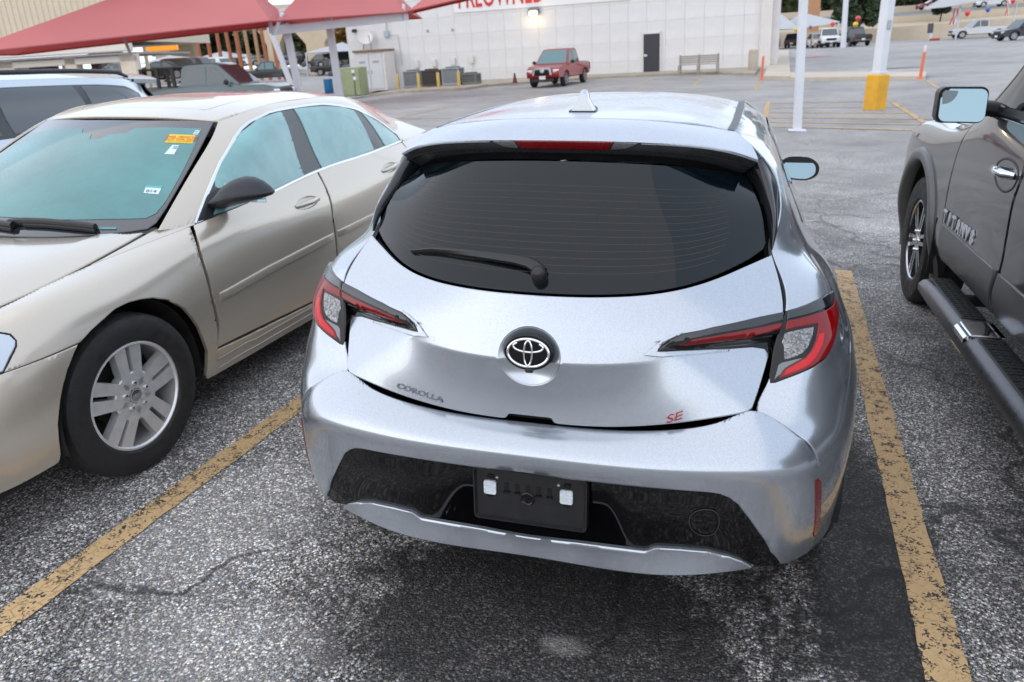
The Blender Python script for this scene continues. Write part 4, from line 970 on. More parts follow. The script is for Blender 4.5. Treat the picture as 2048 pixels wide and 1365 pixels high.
W_BAND = [(.946, -.01), (.837, .539), (.764, 1.102), (.857, 1.708), (1.161, 2.102), (1.567, 2.213), (2.071, 2.083), (2.779, 1.994), (3.503, 1.714), (4.235, 1.137), (4.512, .44), (4.42, .02), (3.459, -.0), (2.181, -.03), (1.6, -.0)]
W_F = [(1.067, .53), (.86, .75), (.772, .95), (.800, 1.40), (1.017, 1.80), (1.262, 2.04), (1.891, 1.98), (1.956, 1.027), (1.975, .03), (1.59, .05), (1.10, .05)]
W_R = [(2.204, 1.97), (2.754, 1.90), (3.218, 1.77), (3.42, 1.63), (3.437, .886), (3.404, .07), (2.9, .03), (2.238, .02), (2.24, 1.033)]
W_Q = [(3.619, 1.56), (3.9, 1.27), (4.121, 1.02), (4.33, .55), (4.37, .12), (4.189, .05), (3.718, .06), (3.69, .957)]
FOG = mat('fogged_glass', (.20, .40, .395), .20, coat=.6, spec=.6, noise=(5, .16), bump=(260, .10))
def teal_mat():
    m = mat('windshield_teal', (.035, .19, .19), .08, coat=.4, spec=.6, noise=(3.2, .22)); t = m.node_tree; p = t.nodes['Principled BSDF']; L = t.links.new
    g = t.nodes.new('ShaderNodeTexCoord'); v = t.nodes.new('ShaderNodeTexVoronoi'); v.inputs['Scale'].default_value = 75; L(g.outputs['Object'], v.inputs['Vector'])
    s = t.nodes.new('ShaderNodeSeparateColor'); L(v.outputs['Color'], s.inputs[0])
    n = t.nodes.new('ShaderNodeTexNoise'); n.inputs['Scale'].default_value = 4; L(g.outputs['Object'], n.inputs['Vector'])
    r = t.nodes.new('ShaderNodeMapRange'); r.inputs[1].default_value = .02; r.inputs[2].default_value = .22; r.inputs[3].default_value = 1; r.inputs[4].default_value = 0; L(v.outputs['Distance'], r.inputs[0])
    k = t.nodes.new('ShaderNodeMath'); k.operation = 'GREATER_THAN'; k.inputs[1].default_value = .62; L(s.outputs[0], k.inputs[0])
    k2 = t.nodes.new('ShaderNodeMath'); k2.operation = 'MULTIPLY'; L(r.outputs[0], k2.inputs[0]); L(k.outputs[0], k2.inputs[1])
    k3 = t.nodes.new('ShaderNodeMath'); k3.operation = 'MULTIPLY'; L(k2.outputs[0], k3.inputs[0]); L(n.outputs[0], k3.inputs[1])
    b = t.nodes.new('ShaderNodeBump'); b.inputs['Strength'].default_value = .7; b.inputs['Distance'].default_value = .004; L(k3.outputs[0], b.inputs['Height']); L(b.outputs[0], p.inputs['Normal']); L(b.outputs[0], p.inputs['Coat Normal'])
    return m
TEAL = teal_mat()
FRIT = mat('glass_frit', (.010, .013, .020), .06, coat=1.0, noise=(40, .3))
PILLAR = mat('pillar_grey', (.032, .036, .038), .30, coat=.3, noise=(10, .25))
mb = MB(); mb.box((0, 1.4, .30), (1.55, 4.3, .2), bev=.05); mb.box((0, 2.0, .62), (1.3, 2.4, .4), bev=.1); mb.box((0, 2.2, .95), (1.0, 1.0, .3), bev=.1); mb.build('underbody', DARK, sed)
for sg in (1, -1):
    k = dict(mirror=sg < 0); hh = .022 if sg > 0 else .06
    sp_('front_fender', CHAMP, sed, SB, fender, r=.004, skirt=.014, h=hh, **k)
    sp_('quarter_panel', CHAMP, sed, SB, quarter, r=.004, skirt=.012, h=.05, **k)
    rk = sp_('rocker_panel', CHAMP, sed, SB, [(5.91, .12), (5.92, 1.12), (6.27, .93), (6.92, .74), (8.40, .62), (8.40, -.05), (6.94, -.06), (6.28, .02)], r=.006, skirt=.02, h=.03, **k)
    for v_, w_ in ((.30, .010), (.62, .012)):
        V, F = ribbon(SB, [(u, v_*(1.0 if u > 6.3 else 1.12)) for u in np.linspace(6.02, 8.3, 40)], w_, off=.007); V = V*[sg, 1, 1]; mesh_obj('sill_rib', V, F if sg > 0 else [f[::-1] for f in F], CHAMP, rk)
    d1 = [(6.022, 1.14), (6.045, 1.76), (6.026, 3.07), (6.018, 4.27), (6.021, 5.0), (6.02, 5.97), (7.132, 5.97), (7.10, 4.96), (7.083, 3.63), (7.086, 2.2), (7.09, .78)]
    d2 = [(7.106, .77), (7.102, 2.2), (7.098, 3.63), (7.116, 4.96), (7.148, 5.97), (8.40, 5.97), (8.40, .66)]
    for dn, dp, hu in (('front_door', d1, 6.893), ('rear_door', d2, 7.85)):
        he = [(hu+.105*math.cos(a), 4.90+.27*math.sin(a)) for a in np.linspace(0, 2*PI, 28, endpoint=False)] if dn == 'front_door' else [(hu+.098*math.cos(a), 5.02+.24*math.sin(a)) for a in np.linspace(0, 2*PI, 28, endpoint=False)]
        dr = sp_(dn, CHAMP, sed, SB, dp, holes=[he], r=.004, skirt=.012, h=.03 if sg > 0 else .07, **k)
        hc = SB.S(hu, he[0][1])[0]
        def bowl(p, hc=hc, hu=hu, he=he):
            q = ((p[:, 1]-hc[1])/.115)**2+((p[:, 2]-hc[2])/.034)**2
            d = -.024*np.clip(1-q, 0, 1); return np.stack([d, 0*d, 0*d], 1)
        sp_('handle_recess', CHAMP, dr, SB, he, r=0, skirt=0, h=.012, off=-.003, disp=bowl, **k)
        mb = MB(); a0 = SB.S(hu-.115, he[0][1]-.02)[0]; a1 = SB.S(hu+.115, he[0][1]+.03)[0]; mid = (a0+a1)/2
        pts = [Vector(a0+[-.004, 0, 0]), Vector(a0*.86+a1*.14+[.016, 0, .002]), Vector(mid+[.023, 0, .003]), Vector(a0*.14+a1*.86+[.016, 0, .002]), Vector(a1+[-.004, 0, 0])]
        mb.tube([Vector((v.x*sg, v.y, v.z)) for v in pts], [.010, .0135, .0145, .0135, .010], 10); mb.build('door_handle', CHAMP, dr, sharp=60)
        us = (6.07, 7.075) if dn == 'front_door' else (7.112, 8.36)
        uu = np.linspace(*us, 30); vv = np.interp(uu, [6.062, 6.438, 7.079, 7.445, 8.4], [2.80, 2.955, 3.04, 3.09, 3.10]); p = SB.S(uu, vv); rows = []
        for i, q in enumerate(p):
            e = .35 if i in (0, len(p)-1) else 1
            rows.append([(sg*(q[0]+dx*e-.001), q[1], q[2]+dz) for dx, dz in ((0, -.020), (.010, -.017), (.0135, 0), (.010, .017), (0, .020))])
        V, F = loft(rows, capa=True, capb=True); mesh_obj('door_moulding', V, F if sg < 0 else [f[::-1] for f in F], CHAMP, dr, sharp=50)
    sf = sp_('side_frame', CHAMP, sed, SG, [(0, 0), (.5, -.02), (.93, -.02)]+W_BAND[:11]+[(4.53, -.0), (5, 0), (6, 0), (6, 1.5), (6, 3), (5, 3), (4, 3), (3, 3), (2, 3), (1, 3), (0, 3), (0, 2), (0, 1)], r=.003, skirt=.008, h=.03, **k)
    wb = sp_('window_frame', PILLAR, sed, SG, W_BAND, r=.002, skirt=.0, h=.04, off=-.002, **k)
    for nm, pl in (('front_window', W_F), ('rear_window', W_R), ('quarter_window', W_Q)):
        sp_(nm, FOG, wb, SG, pl, r=.003, skirt=.006, h=.035, off=.003, **k)
    dn_ = np.concatenate([np.array(a)+(np.array(b)-np.array(a))*np.linspace(0, 1, 8, endpoint=False)[:, None] for a, b in zip(W_BAND, W_BAND[1:]+W_BAND[:1])])
    V, F = ribbon(SG, np.concatenate([dn_, dn_[:1]]), .016, off=.006); V = V*[sg, 1, 1]
    mesh_obj('window_trim', V, F if sg > 0 else [f[::-1] for f in F], CHROME, wb)
    sail = sp_('mirror_sail', mat('sail_black', (.014, .016, .018), .45, noise=(60, .2)), wb, SG, [(.935, .02), (.84, .45), (1.06, .56), (1.10, .06), (1.5, .03)], r=.002, skirt=.004, h=.03, off=.005, **k)
    # mirror housing, seen from its front
    ol = [(.745, .960), (.775, .985), (.823, 1.020), (.862, 1.062), (.91, 1.087), (.955, 1.098), (1.00, 1.095), (1.045, 1.078), (1.080, 1.052), (1.100, 1.030), (1.085, 1.014), (1.03, .996), (.952, .976), (.88, .957), (.82, .943), (.77, .942)]
    cx, cz = .93, 1.01; rows = []
    for yy, s_, sh in ((.735, .12, .02), (.742, .45, .02), (.765, .74, .012), (.80, .93, .004), (.835, 1.0, 0), (.862, .985, 0), (.866, .90, 0)):
        rows.append([(sg*(cx-sh+(x-cx)*s_), yy, cz+(z-cz)*s_) for x, z in ol])
    V, F = loft(rows, closed=True, capa=True, capb=True); F = orient(V, F)
    dm = mesh_obj('door_mirror', V, F, mat('mirror_navy', (.014, .016, .022), .40, noise=(90, .15), bump=(700, .25)), sed, sharp=50)
    mb = MB(); mb.box((sg*.93, .868, 1.015), (.22, .003, .085), bev=.001); mb.build('mirror_glass', mat('mirror', (.22, .31, .35), .015, 1.0), dm)
# front end, hood, screen, roof, tail
fb = sp_('bumper_cover', CHAMP, sed, SB, bumper, r=.004, skirt=.016, h=.03); sp_('bumper_cover', CHAMP, sed, SB, bumper, mirror=True, r=.004, skirt=.016, h=.06)
air = MB(); air.box((0, -.60, .17), (1.5, .5, .05), bev=.015); air.build('air_dam', BLACK_PLAS, sed)
HEADL = [(1.75, 4.9), (2.3, 5.0), (2.72, 4.78), (2.899, 4.501), (3.01, 4.316), (3.066, 4.042), (3.048, 3.887), (2.949, 3.576), (2.862, 3.16), (2.4, 3.10), (1.75, 3.10)]
for sg in (1, -1):
    hl = sp_('headlight', mat('headlight_lens', (.55, .60, .66), .05, .35, coat=1.0), sed, SB, HEADL, mirror=sg < 0, r=.005, skirt=.02, off=.004, h=.02)
    sp_('headlight_bezel', BLACK_GLOSS, hl, SB, [(1.7, 4.95), (2.3, 5.06), (2.74, 4.84), (2.92, 4.56), (3.04, 4.36), (3.095, 4.05), (3.075, 3.85), (2.97, 3.52), (2.87, 3.10), (2.4, 3.06), (1.7, 3.06)], mirror=sg < 0, r=.002, skirt=.01, off=.001, h=.03)
sp_('grille', mat('grille_black', (.02, .02, .02), .4), sed, SB, [(0, 3.1), (1.7, 3.1), (1.7, 4.9), (0, 4.9)], r=.003, skirt=0, h=.05); sp_('grille', mat('grille_black', (.02, .02, .02), .4), sed, SB, [(0, 3.1), (1.7, 3.1), (1.7, 4.9), (0, 4.9)], mirror=True, r=.003, skirt=0, h=.05)
def crown(p):
    x = np.abs(p[:, 0]); d = .009*sstep(.50, .54, x)*(1-sstep(.58, .64, x)); return np.stack([0*d, 0*d, d], 1)
sp_('hood', CHAMP, sed, SHOOD, msym([(0, .02), (1, .02), (2, .02), (2.82, .03), (2.88, .3), (2.93, 1), (2.95, 2), (2.97, 3), (2, 3), (1, 3), (0, 3)]), r=.005, skirt=.012, h=.02, disp=crown)
P, F = surf_grid(Net([[(0, .22, .885), (.36, .26, .888), (.70, .44, .898)], [(0, .30, .902), (.36, .34, .905), (.715, .49, .918)]], sym=True), -2, 2, 0, 1, 30, 3, center=SCN); mesh_obj('cowl', P, F, BLACK_PLAS, sed)
for sg in (1, -1):
    ua = np.linspace(0, 1.0, 16); A_ = SHOOD.S(np.full(16, 3.0), ua)[::-1]; ys_ = np.linspace(A_[0, 1], .60, 16); bt = SB.S(np.linspace(4.5, 6.2, 200), np.full(200, 5.97)); B_ = np.stack([np.interp(ys_, bt[:, 1], bt[:, k]) for k in range(3)], 1)
    A_ = A_+[.006, 0, -.002]; A_ = np.concatenate([A_, [[.722, .475, .915], [.738, .50, .914]]]); B_ = np.concatenate([B_, [B_[-1]+[0, .03, .002], B_[-1]+[0, .05, .003]]])
    V, F = loft([list(A_*[sg, 1, 1]), list(((A_+B_)/2+[0, 0, .002])*[sg, 1, 1]), list(B_*[sg, 1, 1])]); F = [f if sg < 0 else f[::-1] for f in F]; mesh_obj('fender_top', V, F, CHAMP, sed)
WSF = [(0, 1.93), (.625, 1.93), (1.315, 1.962), (1.92, 1.99), (1.945, 1.444), (1.965, .793), (1.985, .34), (1.98, .12), (1.93, .03), (1.74, .01), (1, .01), (0, .02)]
ws = sp_('windshield', FRIT, sed, SWS, msym(WSF), r=.003, skirt=.004, h=.03)
WSI = [(-1.83, 1.70), (-1.543, 1.702), (-.953, 1.739), (-.415, 1.744), (-.33, 1.66), (-.115, 1.642), (-.03, 1.536), (.133, 1.531), (.245, 1.63), (.5, 1.672), (.577, 1.766), (1.079, 1.805), (1.78, 1.82), (1.85, 1.4), (1.90, .925), (1.93, .469), (1.91, .27), (1.83, .20), (1.387, .23), (.6, .25), (0, .26), (-.6, .25), (-1.387, .23), (-1.83, .20), (-1.91, .27), (-1.93, .469), (-1.90, .925), (-1.85, 1.4)]
wi = sp_('windshield_pane', TEAL, ws, SWS, WSI, r=0, skirt=0, h=.03, off=.0015)
def on_ws(name, poly, m, off=.003): return sp_(name, m, wi, SWS, poly, r=0, skirt=0, h=.02, off=off)
YEL = mat('notice_yellow', (.80, .56, .03), .5); WHITE_ST = mat('sticker_white', (.62, .72, .74), .5)
on_ws('notice_sticker', [(1.279, 1.67), (1.742, 1.681), (1.774, 1.521), (1.303, 1.511)], YEL)
on_ws('label_sticker', [(1.46, 1.471), (1.576, 1.476), (1.60, 1.301), (1.44, 1.299)], WHITE_ST); on_ws('label_print', [(1.505, 1.455), (1.57, 1.458), (1.575, 1.40), (1.51, 1.40)], mat('sticker_blue', (.25, .36, .42), .5), .004)
on_ws('lot_sticker', [(1.532, .748), (1.756, .73), (1.777, .595), (1.571, .625)], WHITE_ST)
on_ws('lot_band', [(1.532, .748), (1.756, .73), (1.762, .700), (1.541, .718)], mat('sticker_teal', (.08, .42, .44), .5), .004)
on_ws('number_plate_sticker', [(1.361, .115), (1.571, .09), (1.59, .055), (1.396, .075)], mat('vin_teal', (.10, .26, .28), .5))
for vv_ in (1.775, 1.745, 1.715): on_ws('barcode_sticker', [(1.68, vv_), (1.775, vv_), (1.775, vv_-.02), (1.68, vv_-.02)], WHITE_ST)
def ws_text(body, uv, size, m, uv2, sx=1):
    p = SWS.S(*uv)[0]; x = SWS.S(*uv2)[0]-p; x /= np.linalg.norm(x); n = SWS.N(*uv)[0]; n = n if n[2] > 0 else -n; n -= x*np.dot(n, x); n /= np.linalg.norm(n)
    text('lettering', body, size, m, axes(x, np.cross(n, x), n, p+n*.0048), wi, extrude=.0002, sx=sx)
RED_INK = mat('ink_red', (.62, .03, .01), .5); INK = mat('ink_dark', (.02, .05, .08), .5)
ws_text('THIS VEHICLE', (1.525, 1.61), .026, RED_INK, (1.64, 1.613), 1.0); ws_text('NOT FOR SALE', (1.533, 1.565), .023, RED_INK, (1.64, 1.568), 1.0)
ws_text('UNTIL PROCESSED', (1.538, 1.535), .012, RED_INK, (1.64, 1.538), 1.2)
ws_text('014', (1.66, .63), .028, INK, (1.75, .62), 1.15)
# wipers
def sweep_wiper(uv, wid, hgt):
    p = SWS.S(*np.array(uv).T); N = SWS.N(*np.array(uv).T); N[N[:, 2] < 0] *= -1; rows = []
    for i in range(len(p)):
        T = p[min(i+1, len(p)-1)]-p[max(i-1, 0)]; T /= np.linalg.norm(T); B = np.cross(N[i], T); w = wid[i]/2; h = hgt[i]
        rows.append([p[i]+B*w*dx+N[i]*(h*dz+.004) for dx, dz in ((-1, 0), (-.9, .7), (-.4, 1), (.4, 1), (.9, .6), (1, 0))])
    return loft(rows, closed=True, capa=True, capb=True)
for uvw in ([(1.36, .075), (1.2, .115), (1.043, .14), (.85, .165), (.658, .182), (.39, .185), (.189, .165), (.08, .105)], [(.28, .12), (.0, .145), (-.3, .165), (-.6, .175), (-.9, .17), (-1.2, .14)]):
    n = len(uvw); V, F = sweep_wiper(uvw, [.030]+[.034]*(n-3)+[.030, .016], [.028]+[.026]*(n-2)+[.012]); w_ = mesh_obj('wiper', V, F, BLACK_PLAS, sed, sharp=40)
    V, F = sweep_wiper([(u+.02, v-.045) for u, v in uvw[:-2]], [.012]*(n-2), [.014]*(n-2)); mesh_obj('wiper_arm', V, F, BLACK_PLAS, w_, sharp=40)
rp_ = msym([(0, .02), (1, .02), (1.98, .02), (1.985, 1), (1.985, 2), (1.985, 3), (1.985, 4), (1.98, 4.98), (1, 4.98), (0, 4.98)])
sun_open = [(-1.25, .80), (0, .80), (1.25, .80), (1.33, .95), (1.33, 2.6), (0, 2.62), (-1.33, 2.6), (-1.33, .95)]
rf_ = sp_('roof_panel', CHAMP, sed, SROOF, rp_, holes=[sun_open], r=.006, skirt=.008, h=.035)
sp_('sunroof', CHAMP, rf_, SROOF, [(u*.985, .82+(v-.80)*.985) for u, v in sun_open], r=.005, skirt=.006, h=.04, off=-.001)
sp_('back_window', FRIT, sed, SBACK, msym([(0, .03), (1, .03), (1.96, .03), (1.96, 1), (1.96, 2), (1, 2), (0, 2)]), r=.003, skirt=0, h=.05)
sp_('trunk_lid', CHAMP, sed, STRUNK, msym([(0, .03), (1, .03), (1.98, .03), (1.98, 1), (1.98, 2), (1, 2), (0, 2)]), r=.004, skirt=.01, h=.05)
for sg in (1, -1):
    for yy in (0, 2.807):
        st_ = -.096 if (yy == 0) else 0
        e = wheel(sed, (sg*.806, yy, .335), hub=.104, R=.338, w=.225, rimr=.226, style=5, steer=st_, side=sg, rot=PI/2, bar=(.008, .010, .046, .068), depth=.006, lugr=.055)
        mb = MB(); mb.lathe([(.034, .083), (.032, .089), (.022, .092), (0, .0925)], 24); mb.build('centre_cap', mat('cap_silver', (.45, .47, .48), .22, .9), e)
        mb = MB(); mb.prism([(-.016, -.005), (-.006, -.005), (-.006, -.007), (.006, -.007), (.006, -.005), (.016, -.005), (.016, .005), (.006, .005), (.006, .007), (-.006, .007), (-.006, .005), (-.016, .005)], .092, .0945, Matrix.Rotation(PI/2, 4, 'Z')); mb.build('cap_emblem', CHROME, e)
        liner('arch_liner', sed, (sg*.905, yy, .335), .395 if yy == 0 else .37, .32, sg)
#<nets3>
# ---- dark full-size pickup on the right; local frame: X outwards, Y forward from the front axle, Z up ----
TB = Net([
 [(.80, .92, .50), (.94, .78, .46), (.985, .48, .45), (.995, 0, .45), (.985, -.50, .44), (.975, -.90, .45), (.975, -1.9, .46), (.97, -2.9, .48)],
 [(.82, .95, .60), (.965, .78, .58), (1.012, .48, .57), (1.020, 0, .57), (1.012, -.50, .56), (1.010, -.90, .56), (1.010, -1.9, .57), (1.00, -2.9, .58)],
 [(.83, .96, .72), (.975, .77, .72), (1.020, .48, .72), (1.025, 0, .72), (1.012, -.50, .71), (1.000, -.90, .70), (1.000, -1.9, .70), (.99, -2.9, .70)],
 [(.83, .95, .90), (.97, .76, .90), (1.018, .48, .91), (1.022, 0, .92), (1.010, -.50, .92), (1.003, -.90, .92), (1.003, -1.9, .93), (.99, -2.9, .93)],
 [(.82, .93, 1.02), (.955, .74, 1.03), (1.000, .48, 1.05), (1.006, 0, 1.06), (1.002, -.50, 1.07), (1.000, -.90, 1.08), (1.000, -1.9, 1.09), (.985, -2.9, 1.09)],
 [(.79, .89, 1.08), (.915, .70, 1.10), (.955, .45, 1.12), (.962, 0, 1.13), (.972, -.50, 1.15), (.985, -.90, 1.18), (.985, -1.9, 1.20), (.97, -2.9, 1.20)],
 [(.72, .85, 1.11), (.83, .66, 1.135), (.865, .42, 1.155), (.872, 0, 1.165), (.885, -.50, 1.19), (.945, -.90, 1.265), (.945, -1.9, 1.285), (.93, -2.9, 1.285)]])
TG = Net([
 [(.885, -.52, 1.19), (.925, -.72, 1.225), (.945, -1.0, 1.270), (.945, -1.9, 1.287), (.93, -2.9, 1.287)],
 [(.800, -.88, 1.46), (.84, -1.02, 1.48), (.865, -1.2, 1.52), (.865, -1.9, 1.54), (.85, -2.85, 1.54)],
 [(.700, -1.25, 1.75), (.735, -1.36, 1.77), (.755, -1.5, 1.80), (.76, -1.9, 1.81), (.745, -2.75, 1.80)],
 [(.640, -1.30, 1.79), (.66, -1.42, 1.83), (.68, -1.55, 1.86), (.68, -1.9, 1.88), (.66, -2.75, 1.86)]])
#</nets3>
TRUCKP = paint('truck_paint', (.017, .0155, .015), metal=.35, rough=.28, flake=.15, dust=.06)
CLAD = mat('cladding_grey', (.105, .105, .105), .42, .25, noise=(14, .15), coat=.2)
trk = thing('pickup_truck', 'dark brown full-size pickup on the right with chrome step and door mirror', 'truck', Matrix.Translation((2.64, 3.87, 0)))
def tp(name, m, par, net, poly, side=1, **k):
    k.setdefault('center', np.array((0, -1, .9))); return panel_obj(name, m, par, net, poly, mirror=side > 0, **k)
TA = TB.locate([(1.0, -.535*math.cos(t), .40+.535*math.sin(t)) for t in np.radians(np.linspace(190, -10, 26))], 0, 7)   # front to rear
SEAM = [(4.665, .10), (4.625, 1.0), (4.612, 1.71), (4.545, 2.33), (4.56, 2.6), (4.635, 3.215), (4.738, 4.207), (4.80, 4.9), (4.85, 5.95)]
tfend = [(0, .02), (max(.2, TA[0][0]), .02)]+[tuple(q) for q in TA]+[(TA[-1][0], .05)]+[(u-.012, v) for u, v in SEAM]+[(4, 6), (3, 6), (2, 6), (1, 6), (0, 6)]
mb = MB(); mb.box((0, -1.2, .62), (1.7, 4.2, .3), bev=.05); mb.box((0, -1.6, 1.0), (1.7, 2.6, .6), bev=.1); mb.box((0, .4, .9), (1.5, .9, .4), bev=.1); mb.build('underbody', DARK, trk)
for s in (1, -1):
    hh = .03 if s > 0 else .09
    tp('front_fender', TRUCKP, trk, TB, tfend, s, r=.005, skirt=.012, h=hh)
    fd = tp('front_door', TRUCKP, trk, TB, [(u+.012, v) for u, v in SEAM]+[(5.2, 5.97), (5.99, 5.97), (5.99, 5), (6.0, 4.067), (5.967, 3.338), (5.954, 2.449), (5.967, 1.913), (5.95, .1)], s, r=.005, skirt=.012, h=hh)
    rd = tp('rear_door', TRUCKP, trk, TB, [(6.02, 5.97), (7, 5.97), (7, .1), (5.972, .1), (5.989, 1.913), (5.976, 2.449), (5.989, 3.338), (6.022, 4.067)], s, r=.005, skirt=.012, h=hh)
    tp('door_cladding', CLAD, fd, TB, [(4.69, .12), (4.66, 1.0), (4.65, 1.75), (5.2, 1.78), (5.94, 1.80), (5.94, .12)], s, r=.006, skirt=.004, h=.05, off=.009)
    tp('door_cladding', CLAD, rd, TB, [(5.985, .12), (5.99, 1.80), (6.5, 1.80), (7, 1.80), (7, .12)], s, r=.006, skirt=.004, h=.05, off=.009)
    # wheel-arch flare
    th_ = np.radians(np.linspace(196, -14, 34)); pr_ = ((.072, -.004), (.066, .016), (.035, .026), (.004, .024), (-.010, .012), (-.012, -.05))
    q2 = np.array([(1.0, -(.535+d_)*math.cos(t), .40+(.535+d_)*math.sin(t)) for t in th_ for d_, _ in pr_]); qx = TB.S(*TB.locate(q2, 0, 7).T)[:, 0]
    rows = [[(-s*(qx[i*6+j]+pr_[j][1]), q2[i*6+j][1], q2[i*6+j][2]) for j in range(6)] for i in range(34)]
    V, F = loft(rows); F = [f if s < 0 else f[::-1] for f in F]; mesh_obj('wheel_flare', V, F, CLAD, trk, sharp=60)
    mb = MB(); mb.box((-s*.965, -.60, .50), (.10, .022, .36), Matrix.Rotation(.12, 3, 'X'), bev=.008); mb.build('mud_flap', BLACK_PLAS, trk)
    # handle
    hm = TB.S(5.80, 3.98)[0]; mb = MB()
    mb.tube([(-s*(hm[0]-.004), hm[1]+.115, hm[2]), (-s*(hm[0]+.030), hm[1]+.085, hm[2]+.003), (-s*(hm[0]+.038), hm[1], hm[2]+.004), (-s*(hm[0]+.030), hm[1]-.085, hm[2]+.003), (-s*(hm[0]-.004), hm[1]-.115, hm[2])], [.016, .020, .021, .020, .016], 10)
    mb.build('door_handle', CHROME, fd, sharp=60)
    uvr = [(5.80+.165*math.cos(a), 3.99+.50*math.sin(a)) for a in np.linspace(0, 2*PI, 40)]
    V, F = ribbon(TB, uvr, .012, off=.004); V = V*[-s, 1, 1]; mesh_obj('handle_bezel', V, F if s < 0 else [f[::-1] for f in F], BLACK_PLAS, fd)
    # cab
    tp('cab_frame', TRUCKP, trk, TG, [(0, 0), (4, 0), (4, 3), (0, 3)], s, r=0, skirt=0, h=.08, off=-.004)
    wf = tp('window_frame', BLACK_PLAS, trk, TG, [(.12, .03), (4, .03), (4, 1.95), (3, 1.97), (1.1, 1.9), (.8, 1.5)], s, r=.004, skirt=.004, h=.05, off=.004)
    tp('side_window', TINT, wf, TG, [(1.15, .20), (3.0, .16), (3.0, 1.8), (2.2, 1.82), (1.35, 1.7)], s, r=.003, skirt=.004, h=.05, off=.008)
    # step bar
    mb = MB(); rows = []
    for y in np.linspace(-1.05, -3.4, 12):
        e = .75 if y > -1.06 else 1; rows.append([(-s*(1.02+dx*1.0), y, .37+dz*e) for dx, dz in ((-.03, .050), (.075, .055), (.105, .045), (.125, .018), (.125, -.022), (.10, -.05), (.0, -.055), (-.03, -.02))])
    V, F = loft(rows, closed=True, capa=True); F = orient(V, F) if False else (F if s < 0 else [f[::-1] for f in F]); stp = mesh_obj('side_step', V, F, mat('step_grey', (.10, .10, .105), .30, .6, noise=(20, .2)), trk, sharp=40)
    for y0, y1 in ((-1.09, -1.80), (-2.10, -3.3)):
        mb = MB(); mb.box((-s*1.045, (y0+y1)/2, .4265), (.105, abs(y1-y0), .006), bev=.002); padm = mb.build('step_pad', BLACK_PLAS, stp)
        n = int(abs(y1-y0)/.035)
        mb = MB()
        for i in range(n):
            for dx in (-.03, 0, .03): mb.box((-s*(1.045+dx), y0-.02-i*.035, .4305), (.022, .012, .004), Matrix.Rotation(.5 if i % 2 else -.5, 3, 'Z'))
        o = mb.build('step_tread', BLACK_PLAS, stp); o['kind'] = 'stuff'
    mb = MB(); mb.box((-s*1.128, -1.97, .375), (.03, .20, .10), bev=.012); mb.box((-s*1.05, -1.97, .428), (.14, .20, .012), bev=.004); mb.build('step_badge_plate', CHROME, stp)
    for y in (-1.4, -2.4):
        mb = MB(); mb.box((-s*.93, y, .40), (.25, .06, .05), bev=.01); mb.build('step_bracket', DARK, stp)
    # mirror
    mx0, mx1, mz0, mz1, my = 1.015, 1.235, 1.262, 1.432, -1.22
    ol = rrect(mx1-mx0, mz1-mz0, .035, 6, (mx0+mx1)/2, (mz0+mz1)/2); ol = [(x, z+(.012 if x < (mx0+mx1)/2 and z < 1.30 else 0)*0) for x, z in ol]; cx, cz = (mx0+mx1)/2, (mz0+mz1)/2; rows = []
    for yy, k in ((my-.030, .94), (my-.032, 1.0), (my+.02, 1.03), (my+.07, .98), (my+.12, .80), (my+.15, .5), (my+.155, .1)):
        rows.append([(-s*(cx+(x-cx)*k), yy, cz+(z-cz)*k) for x, z in ol])
    V, F = loft(rows, closed=True, capa=True, capb=True); F = orient(V, F); dm = mesh_obj('door_mirror', V, F, BLACK_PLAS, trk, sharp=50)
    MIR = mat('mirror', (.22, .31, .35), .015, 1.0)
    V = [(-s*(cx+(x-cx)*.90), my-.050+.13*(z-cz)*.90+.16*(x-cx)*.9, cz+(z-cz)*.90) for x, z in ol]; mesh_obj('mirror_glass', V, orient([*V, (-s*cx, my+.3, cz)], [tuple(range(len(V)))]), MIR, dm)
    sp = [(mx1-.02-.062*math.cos(a)*(1 if True else 0), mz1-.018-.062*math.sin(a)) for a in np.linspace(0, PI/2, 9)]+[(mx1-.014, mz1-.014)]
    V = [(-s*x, my-.0525+.13*(z-cz)+.16*(x-cx), z) for x, z in sp]; mesh_obj('spotter_mirror', V, orient([*V, (-s*cx, my+.3, cz)], [tuple(range(len(V)))]), mat('spotter', (.10, .12, .13), .02, 1.0), dm)
    mb = MB(); mb.tube([(-s*1.04, my+.05, 1.33), (-s*.97, my+.06, 1.325), (-s*.90, my+.07, 1.30)], [.045, .042, .05], 10, flat=.8); mb.box((-s*.925, my+.06, 1.305), (.04, .26, .10), bev=.02); mb.build('mirror_arm', BLACK_PLAS, dm)
    e = wheel(trk, (-s*.865, 0, .40), R=.42, w=.275, rimr=.265, style=6, side=-s, rot=.2, bar=(.008, .018, .030, .044), depth=.010, lugr=.07, lugs=6, rimmat=mat('machined_rim', (.55, .55, .56), .18, 1.0, noise=(30, .15)))
    liner('arch_liner', trk, (-s*.98, 0, .40), .54, .42, -s)
